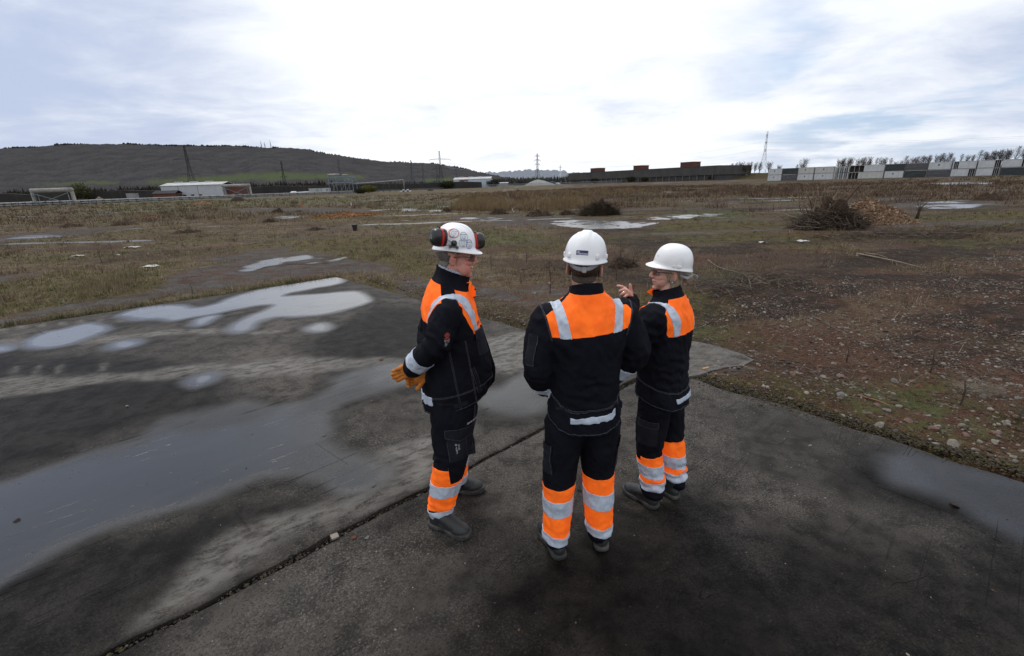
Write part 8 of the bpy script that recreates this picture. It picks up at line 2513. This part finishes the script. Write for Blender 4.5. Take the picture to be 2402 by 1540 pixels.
        if txt: fl.append(shift(text_flat(txt, 0.0060, 0.0002), 0, 0.011))
        if foot: fl.append(shift(text_flat(foot, 0.0075, 0.0003), 0, -r * 0.68))
        decal('print', join_flat(*fl), S(*o_), u_, nS(*n_), bh, DARKINK, st_, 0.0021)
    ln = [(-0.014, 0.002, 0.006), (-0.014, -0.004, 0.006), (-0.012, -0.010, 0.005), (0.004, 0.001, 0.016), (0.004, -0.005, 0.014)]
    sticker((0.084, 0.0, 0.078), (0.8, -0.02, 0.66), 0.0275, REDINK, ln, 'INDUCTION', foot='GT1')
    decal('sticker_ring', ring_flat(0.0255, 0.028, 32, -0.006, 0.001), S(0.084, 0.0, 0.078), nS(0, 1, 0), nS(0.8, -0.02, 0.66), bh, REDINK, hh, 0.0008)
    sticker((0.08, 0.056, 0.066), (0.72, 0.58, 0.40), 0.0225, GREENINK, [(-0.01, 0.001, 0.006), (0.004, 0.0, 0.014), (-0.01, -0.006, 0.006), (0.004, -0.007, 0.012)], 'INDUCTION', foot='GT1', sy=1.15, inkw=0.0018)
    sticker((0.09, 0.056, 0.032), (0.80, 0.55, 0.2), 0.0245, BLUEINK, [(-0.012, 0.001, 0.007), (0.005, 0.001, 0.014), (-0.012, -0.006, 0.007), (0.005, -0.006, 0.013)], 'INDUCTION', foot='2024', inkw=0.0014)
    sticker((0.07, 0.088, 0.026), (0.62, 0.78, 0.2), 0.021, BLUEINK, [(-0.008, 0.0, 0.005), (0.004, 0.0, 0.012), (-0.008, -0.007, 0.005), (0.004, -0.007, 0.011)], 'INDUCTION', foot='W12', sy=1.25, inkw=0.0026)
    # mounting bracket
    c = S(0.102, 0.006, 0.018)
    br = MB()
    vs, fs = [], []
    prof = [(-0.026, -0.020), (-0.026, -0.006), (-0.014, -0.004), (-0.016, 0.014), (-0.008, 0.024), (0.008, 0.024), (0.016, 0.014), (0.014, -0.004), (0.026, -0.006), (0.026, -0.020), (0.016, -0.020), (0.012, -0.014), (-0.012, -0.014), (-0.016, -0.020)]
    n = len(prof)
    for dx in (-0.004, 0.008):
        vs += [c + M3 @ V((dx - 0.12 * z, y, z)) for y, z in prof]
    fs = [tuple(range(n - 1, -1, -1)), tuple(range(n, 2 * n))] + [(i, (i + 1) % n, n + (i + 1) % n, n + i) for i in range(n)]
    bk = MB().add(vs, fs).add(*xf(ellipsoid((0, 0, 0), (0.006, 0.012, 0.012)), Matrix.Translation(c + M3 @ V((0.008, 0, 0.006))) @ M3.to_4x4())).build('ear_defender_bracket', BLKPL, hh, False, 0.0015)
    for yy in (-0.021, 0.021):
        for z_ in (-0.016, -0.009):
            MB().add(*ellipsoid(c + M3 @ V((0.0105, yy, z_)), (0.0022, 0.0022, 0.0022))).build('screw', STRAP, bk, True)
    def muff(name, cpos, axis, up, wires):
        ax_ = V(axis).normalized(); up_ = V(up); up_ = (up_ - ax_ * up_.dot(ax_)).normalized(); sd = up_.cross(ax_)
        Mx = (Matrix((sd, up_, ax_)).transposed() * 1.03).to_4x4(); Mx.translation = cpos
        g = empty(name, parent=hh)
        def rings_(lst, m_, nme):
            vs_, fs_ = [], []; k = 28
            for z_, rx, ry in lst:
                for j in range(k):
                    a = 2 * math.pi * j / k
                    ca, sa = math.cos(a), math.sin(a)
                    vs_.append(Mx @ V((rx * math.copysign(abs(ca) ** 0.8, ca), ry * math.copysign(abs(sa) ** 0.8, sa), z_)))
            for i in range(len(lst) - 1):
                for j in range(k):
                    fs_.append((i * k + j, i * k + (j + 1) % k, (i + 1) * k + (j + 1) % k, (i + 1) * k + j))
            fs_.append(tuple(range(k - 1, -1, -1))); fs_.append(tuple((len(lst) - 1) * k + j for j in range(k)))
            return MB().add(vs_, fs_).build(nme, m_, g, True)
        rings_([(-0.030, 0.026, 0.034), (-0.029, 0.034, 0.043), (-0.018, 0.037, 0.046), (-0.010, 0.035, 0.044)], BLKPL, 'cushion')
        rings_([(-0.011, 0.033, 0.042), (-0.010, 0.0375, 0.0465), (0.002, 0.0385, 0.0475), (0.003, 0.033, 0.042)], REDPL, 'red_ring')
        sh = rings_([(0.002, 0.036, 0.045), (0.007, 0.0385, 0.0475), (0.024, 0.037, 0.0455), (0.036, 0.033, 0.041), (0.044, 0.026, 0.033), (0.048, 0.015, 0.020), (0.049, 0.004, 0.006)], BLKPL, 'cup')
        for w_ in wires:
            MB().tube(spline(w_, seg=5), 0.0016, 6).build('wire_arm', WIRE, g, True)
        MB().tube([Mx @ V((0, 0.047, 0.0)), Mx @ V((0.0, 0.052, 0.004)), Mx @ V((-0.028, 0.050, -0.01))], 0.004, 6).build('pivot', BLKPL, g, True)
        bm_ = bvh_of(sh.data)
        return Mx, bm_, sh
    cR = L(1031, 557.5, 2.44)
    aR = R3i @ V((-0.80, -0.58, 0.12))
    Mx, bm_, sh = muff('ear_defender', cR, aR, R3i @ V((0.1, 0, 1)), [[c + M3 @ V((0.012, -0.004, 0.008)), cR.lerp(c, 0.45) + R3i @ V((0, -0.02, 0.02)), cR + R3i @ V((0.03, -0.03, 0.045))], [c + M3 @ V((0.012, -0.004, 0.002)), cR.lerp(c, 0.5) + R3i @ V((0, -0.02, -0.02)), cR + R3i @ V((0.02, -0.03, -0.045))]])
    pu = Mx.to_3x3() @ V((1, 0, 0)); pn = Mx.to_3x3() @ V((0, 0, 1))
    decal('print', join_flat(shift(text_flat('PELTOR', 0.007, 0.0002), 0, 0.009), *[rect_flat(w, 0.0012, 2, 1, x, y) for x, y, w in ((0.0, 0.002, 0.016), (-0.004, -0.003, 0.010), (0, -0.008, 0.018), (0.002, -0.012, 0.012))], shift(text_flat('CE', 0.007, 0.0002), 0.012, -0.003)), cR + pn * 0.03, pu, pn, bm_, WHITEINK, sh, 0.0012, R(70))
    cL = L(1117, 566, 2.69)
    muff('ear_defender', cL, R3i @ V((0.86, 0.22, 0.06)), R3i @ V((0.05, 0, 1)), [[S(-0.105, 0.03, 0.03), S(-0.13, 0.06, 0.06), cL + R3i @ V((-0.02, 0.0, 0.04))]])
    return root

# ------------------------------------------------------------------ person pointing
def person_pointing():
    base = V((0.95, 2.66, 0))
    rz = R(50)
    root = empty('person', base, rz)
    tag(root, 'person with fair tied hair pointing with a raised hand, dark glasses, plain white hard hat', 'person')
    W2L = (Matrix.Translation(base) @ Matrix.Rotation(rz, 4, 'Z')).inverted()
    L = lambda x, y, Y: W2L @ at(x, y, Y)
    R3i = W2L.to_3x3()
    wd = lambda x, y, z: R3i @ V((x, y, z))
    hc = L(1571, 640, 2.70); 
    Hm = Matrix.Translation((hc.x, hc.y, 1.563)) @ Matrix.Rotation(R(34), 4, 'Z') @ Matrix.Rotation(R(4), 4, 'X') @ Matrix.Rotation(R(-3), 4, 'Y') @ Matrix.Scale(0.97, 4)
    Mi = Hm.inverted(); H3 = Hm.to_3x3()
    sl, el = V((-0.168, 0.015, 1.335)), V((-0.225, 0.16, 1.13))
    wl = L(1482, 703, 2.86)
    sr, er, wr = V((0.168, 0.015, 1.335)), V((0.225, 0.05, 1.10)), V((0.10, 0.22, 1.0))
    skin = skin_mat('skin_pink', (0.56, 0.33, 0.26), (0.52, 0.24, 0.19))
    P = head_parts(Hm, 1, True) + [xf(ellipsoid((s_ * 0.034, 0.048, -0.050), (0.025, 0.036, 0.034)), Hm) for s_ in (-1, 1)] + [limb([Hm @ V((0, -0.02, -0.05)), V((hc.x * 0.5, hc.y * 0.5, 1.45)), V((0, 0, 1.37))], [0.05, 0.052, 0.066], 18, 4),
          ellipsoid((0, 0, 1.26), (0.135, 0.08, 0.12)), ellipsoid((0, 0, 1.05), (0.125, 0.08, 0.18)),
          limb([sl, el, wl], [0.042, 0.036, 0.026]), limb([sr, er, wr], [0.042, 0.036, 0.026]), limb([V((-0.14, 0, 1.32)), V((0.14, 0, 1.32))], [0.045, 0.045])]
    A = lambda x, y, z: wl + wd(x, y, z)
    P += [limb([A(0.004, 0, -0.01), A(-0.014, 0.0, 0.022), A(-0.036, 0.0, 0.052)], [(0.022, 0.020), (0.036, 0.020), (0.036, 0.018)], 16, 4, wd(0.25, -0.85, 0.1)),
          finger([A(-0.040, 0.016, 0.072), A(-0.063, 0.014, 0.084), A(-0.079, 0.022, 0.087), A(-0.089, 0.032, 0.086)], (0.0098, 0.009, 0.0082, 0.007)),
          finger([A(-0.042, 0.002, 0.064), A(-0.070, -0.004, 0.064), A(-0.076, 0.014, 0.050), A(-0.056, 0.026, 0.042)], (0.0104, 0.0102, 0.0094, 0.008)),
          finger([A(-0.042, -0.014, 0.052), A(-0.068, -0.020, 0.045), A(-0.072, -0.003, 0.029), A(-0.050, 0.010, 0.024)], (0.0098, 0.0096, 0.0086, 0.0072)),
          finger([A(-0.036, -0.028, 0.037), A(-0.057, -0.033, 0.027), A(-0.060, -0.018, 0.011), A(-0.040, -0.006, 0.008)], (0.0088, 0.0084, 0.0076, 0.0066)),
          limb([A(0.002, 0.014, 0.022), A(-0.006, 0.018, 0.055), A(-0.010, 0.012, 0.080), A(-0.014, 0.008, 0.096)], [0.0165, 0.0125, 0.0105, 0.0085], 12, 3)]
    c = wr + V((-0.03, 0.05, -0.03))
    P.append(limb([wr, c, c + V((-0.02, 0.04, -0.01))], [(0.024), (0.032), 0.03], 14, 3))
    for k in range(4):
        b0 = c + V((-0.03, 0.05, 0.02 - 0.018 * k))
        P.append(finger([b0, b0 + V((-0.03, 0.012, -0.004)), b0 + V((-0.045, -0.008, -0.008)), b0 + V((-0.035, -0.025, -0.008))], (0.009, 0.0088, 0.008, 0.007)))
    P.append(finger([c + V((-0.01, 0, 0.03)), c + V((-0.035, 0.02, 0.045)), c + V((-0.055, 0.03, 0.04))], (0.011, 0.0098, 0.0085)))
    body = body_join('body', P, 0.003, Hm, True, skin, root)
    eyes(Hm, root, True)
    glasses(Hm, root, True)
    HBl = hair_mat('hair_ash_blond', (0.46, 0.37, 0.27), (0.24, 0.18, 0.12))
    def scalp(p):
        q = Mi @ p
        if abs(q.x) > 0.070 and -0.036 < q.y < 0.014 and q.z < 0.030:
            return False
        return q.z < 0.10
    hr = panel('hair', body.data, [(Hm @ V((0, 0, -0.07)), H3 @ V((0, 0.55, -1))), (Hm @ V((0, 0.046, 0.02)), H3 @ V((0, 1, -0.55)))], HBl, root, scalp, 0.007)
    displace(hr.data, lambda p: noise.noise(p * 80) * 0.003)
    bun = MB().add(*xf(ellipsoid((0, 0, 0), (0.042, 0.034, 0.038)), Hm @ Matrix.Translation((0, -0.112, -0.018)))).build('hair_bun', HBl, hr, True)
    displace(bun.data, lambda p: noise.noise(p * 60) * 0.006)
    for k in range(9):
        s = -1
        x0 = -0.073 - 0.002 * (k % 3)
        y0 = 0.028 - 0.008 * k
        pts = [Hm @ V((x0, y0, 0.038)), Hm @ V((x0 - 0.006, y0 - 0.010 - 0.004 * k * 0.3, 0.0)), Hm @ V((x0 - 0.004, y0 - 0.022 + 0.004 * (k % 4), -0.035 - 0.012 * (k % 3))), Hm @ V((x0 + 0.002, y0 - 0.025 + 0.007 * (k % 4), -0.060 - 0.016 * (k % 4)))]
        MB().tube(spline(pts, seg=4), [0.0022] * 8 + [0.0016] * 4 + [0.0007], 5).build('loose_strand', HBl, hr, True)
    MB().add(*ellipsoid(Hm @ V((-0.083, -0.004, -0.040)), (0.0055, 0.0055, 0.0055))).build('earring', STUDM, root, True)
    MB().tube([A(-0.060, -0.014, 0.048) + wd(0.0115 * math.cos(t) * 0.3, 0.0115 * math.cos(t), 0.0115 * math.sin(t)) for t in np.linspace(0, 2 * math.pi, 14)], 0.0016, 6, False).build('finger_ring', STUDM, root, True)
    bb = bvh_of(body.data)
    # jacket
    rings = [(0.64, 0, 0.0, 0.198, 0.158, 2.4, 0), (0.80, 0, 0.0, 0.194, 0.152, 2.4, 0), (0.92, 0, 0.004, 0.184, 0.142, 2.4, 0), (1.05, 0, 0.006, 0.180, 0.140, 2.4, 0), (1.18, 0, 0.008, 0.186, 0.146, 2.4, 0),
             (1.27, 0, 0.002, 0.190, 0.140, 2.4, 0), (1.335, 0, -0.006, 0.182, 0.122, 2.3, 0), (1.385, 0, -0.004, 0.150, 0.104, 2.2, 0), (1.415, 0, 0.0, 0.112, 0.092, 2.1, -0.1), (1.440, -0.002, 0.006, 0.084, 0.082, 2, -0.2), (1.47, -0.006, 0.014, 0.076, 0.078, 2, -0.3), (1.52, -0.012, 0.022, 0.074, 0.076, 2, -0.3)]
    dl = (wl - el).normalized()
    parts = [loft(rings, 44), limb([sl, sl.lerp(el, 0.5) + V((-0.012, -0.012, 0)), el, el.lerp(wl, 0.5), wl.lerp(el, 0.03)], [(0.092, 0.09), (0.086, 0.088), 0.078, 0.064, 0.050], 20, 4),
             limb([sr, sr.lerp(er, 0.5), er, er.lerp(wr, 0.55), wr], [(0.092, 0.09), (0.086, 0.088), 0.076, 0.062, 0.050], 20, 4)]
    jm = union(parts, 0.007, 6)
    displace(jm, folds(1.5, 1, [(sl.lerp(el, 0.3) + V((-0.02, -0.05, -0.05)), 0.15, V((0.2, 0.5, 0.8)).normalized(), 0.0055), (el, 0.14, V((0, 0.4, 1)).normalized(), 0.004), (V((-0.1, -0.1, 1.0)), 0.2, V((0.3, 0.2, 1)).normalized(), 0.004), (V((0.08, -0.13, 0.95)), 0.16, V((-0.3, 0.2, 1)).normalized(), 0.004)]))
    hn = V((0.0, 0.28, -1)).normalized(); h0 = V((0, 0, 0.785))
    cut(jm, [(h0, hn), (V((-0.006, 0.014, 1.482)), V((0, 0.30, 1)))])
    jk = link('jacket', jm, NAVY, root, True)
    tor = lambda p: abs(p.x) < 0.225 and p.z > 1.05 and p.y < 0.155
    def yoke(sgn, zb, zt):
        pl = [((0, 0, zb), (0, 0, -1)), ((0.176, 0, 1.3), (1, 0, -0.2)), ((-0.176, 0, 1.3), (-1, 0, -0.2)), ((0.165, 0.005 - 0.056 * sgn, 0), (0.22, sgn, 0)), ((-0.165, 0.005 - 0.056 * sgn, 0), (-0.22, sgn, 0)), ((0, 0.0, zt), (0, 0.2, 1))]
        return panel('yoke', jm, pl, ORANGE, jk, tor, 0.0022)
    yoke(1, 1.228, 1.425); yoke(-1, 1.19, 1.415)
    for s in (-1, 1):
        for sgn in (1, -1):
            panel('reflective_strip', jm, [((s * 0.150, 0, 1.28), (s, 0, -0.12)), ((s * 0.103, 0, 1.28), (-s, 0, 0.12)), ((0, 0, 1.231 if sgn > 0 else 1.195), (0, 0, -1)), ((0, 0.0, 0), (0, sgn, 0))], TAPE, jk, tor, 0.0045)
    band('reflective_strip', jm, el, wl, 0.42, 0.62, 0.10, TAPE, jk)
    band('reflective_strip', jm, er, wr, 0.42, 0.62, 0.10, TAPE, jk)
    panel('reflective_strip', jm, [(h0 - hn * 0.048, hn), (h0 - hn * 0.074, -hn), ((0.11, 0, 0), (1, 0, 0)), ((-0.105, 0, 0), (-1, 0, 0)), ((0, -0.02, 0), (0, 1, 0))], TAPE, jk, lambda p: p.z < 1.0, 0.003)
    stripes('hem_seam', jm, [(h0 - hn * 0.008, hn), (h0 - hn * 0.105, hn), (h0 - hn * 0.111, hn)], STITCH, jk, lambda p: p.z < 1.0 and abs(p.x) < 0.2)
    MB().add([V((-0.02, 0.095, 1.425)), V((-0.062, 0.115, 1.455)), V((-0.050, 0.095, 1.475)), V((0.02, 0.10, 1.46))], [(0, 1, 2, 3), (3, 2, 1, 0)]).build('collar_flap', ORANGE, jk)
    # trousers
    al = L(1530, 1160, 2.585); kl = L(1522, 1050, 2.60); hl = V((-0.09, 0.0, 0.78))
    ar = L(1582, 1130, 2.68); kr = L(1573, 1030, 2.70); h2 = V((0.09, 0.0, 0.78))
    al.z = 0.10; ar.z = 0.10
    tp = [ellipsoid((0, 0, 0.84), (0.168, 0.125, 0.14)), limb([hl, hl.lerp(kl, 0.5), kl, kl.lerp(al, 0.5), al], [(0.100, 0.108), (0.094, 0.100), (0.078, 0.084), (0.074, 0.078), (0.068, 0.074)], 22, 5, (1, 0, 0)),
          limb([h2, h2.lerp(kr, 0.5), kr, kr.lerp(ar, 0.5), ar], [(0.100, 0.108), (0.094, 0.100), (0.078, 0.084), (0.074, 0.078), (0.068, 0.074)], 22, 5, (1, 0, 0))]
    tm = union(tp, 0.007, 5)
    Z = V((0.2, 0.2, 1)).normalized()
    displace(tm, folds(1.3, 1.2, [(kl, 0.13, Z, 0.005), (kr, 0.13, Z, 0.005), (al + V((0, 0, 0.09)), 0.15, Z, 0.009), (ar + V((0, 0, 0.09)), 0.16, Z, 0.012)]))
    cut(tm, [((0, 0, 0.05), (0, 0, -1))])
    tr = link('trousers', tm, NAVY, root, True)
    for lg, other, zs in (([hl, kl, al], [h2, kr, ar], (0.395, 0.325, 0.238, 0.215, 0.155)), ([h2, kr, ar], [hl, kl, al], (0.445, 0.345, 0.255, 0.205, 0.135))):
        pf = leg_pref(lg, other)
        ky = lg[1].y + 0.02
        zband('orange_panel', tm, zs[4] + 0.02, zs[0], ORANGE, tr, pf, 0.0022, (0, 0), [((0, ky, 0), (0, 1, 0))])
        zband('orange_panel', tm, zs[4] + 0.02, zs[1] + 0.03, ORANGE, tr, pf, 0.0022, (0, 0.1), [((0, ky, 0), (0, -1, 0))])
        zband('reflective_strip', tm, zs[2], zs[1], TAPE, tr, pf, 0.0045, (-0.05, 0.10))
        zband('reflective_strip', tm, zs[4], zs[3], TAPE, tr, pf, 0.0045, (0.05, 0.02))
    bt = bvh_of(tm)
    decal('cargo_pocket', rect_flat(0.13, 0.17, 8, 12), (-0.2, 0.0, 0.58), (0, -1, 0), (-1, -0.2, 0), bt, POCKET, tr, 0.004)
    decal('pocket_stitching', line_flat(dense([(-0.066, 0.086), (-0.066, 0.045), (0.066, 0.045), (0.066, 0.086), (-0.066, 0.086)]), 0.002), (-0.2, 0.0, 0.58), (0, -1, 0), (-1, -0.2, 0), bt, STITCH, tr, 0.005)
    for (hx, hy), (tx, ty) in (((0.935, 2.525), (0.765, 2.745)), ((1.105, 2.615), (0.95, 2.845))):
        a = W2L @ V((hx, hy, 0)); b_ = W2L @ V((tx, ty, 0)); d = (b_ - a).normalized()
        boot('boot', Matrix.Translation(a + d * 0.086) @ Matrix.Rotation(math.atan2(-d.x, d.y), 4, 'Z'), root, 0.92)
    def ridge(x, y, z):
        return 0.003 * float(sstep(0.02, 0.016, abs(x)))
    hh, HM = build_helmet(Hm, root, R(4), ridge, 0.060, -0.010, 0.042)
    M3 = HM.to_3x3(); bh = bvh_of(hh.data)
    S = lambda x, y, z: HM @ V((x, y, z))
    pts = [(0.021 * math.cos(t), 0.004 + 0.030 * math.sin(t)) for t in np.linspace(R(-8), R(188), 18)]
    decal('moulded_arch', line_flat(pts, 0.0035), S(-0.102, -0.012, 0.018), M3 @ V((0, -1, 0)), M3 @ V((-1, 0, 0.25)), bh, HELMET, hh, 0.0022)
    for yy, w_ in ((-0.012, 0.026), (0.018, 0.012)):
        MB().box((0, 0, 0), (0.007, w_, 0.014), M3, 0).build('clip_lug', HELMET, hh, False, 0.002).location = S(-0.1055, yy, 0.004)
    decal('print', line_flat([(-0.008, -0.005), (-0.004, 0.004), (-0.003, -0.002), (0.001, 0.001), (0.004, -0.001), (0.009, 0.0)], 0.0012), S(-0.035, 0.112, 0.045), M3 @ V((-1, -0.3, 0)), M3 @ V((-0.3, 1, 0.5)), bh, DARKINK, hh, 0.0012)
    MB().tube([S(-0.084, -0.03, -0.012), S(-0.088, -0.035, -0.05), S(-0.074, -0.085, -0.062), S(-0.03, -0.118, -0.058)], [(0.010, 0.0025)] * 4, 8, True, M3 @ V((0, 0.6, 0.8))).build('nape_strap', STRAP, hh, True)
    MB().box((0, 0, 0), (0.058, 0.008, 0.020), M3 @ Matrix.Rotation(R(20), 3, 'Z')).build('strap_buckle', STRAP, hh, False, 0.003).location = S(-0.025, -0.140, -0.055)
    return root
person_back()
person_profile()
person_pointing()
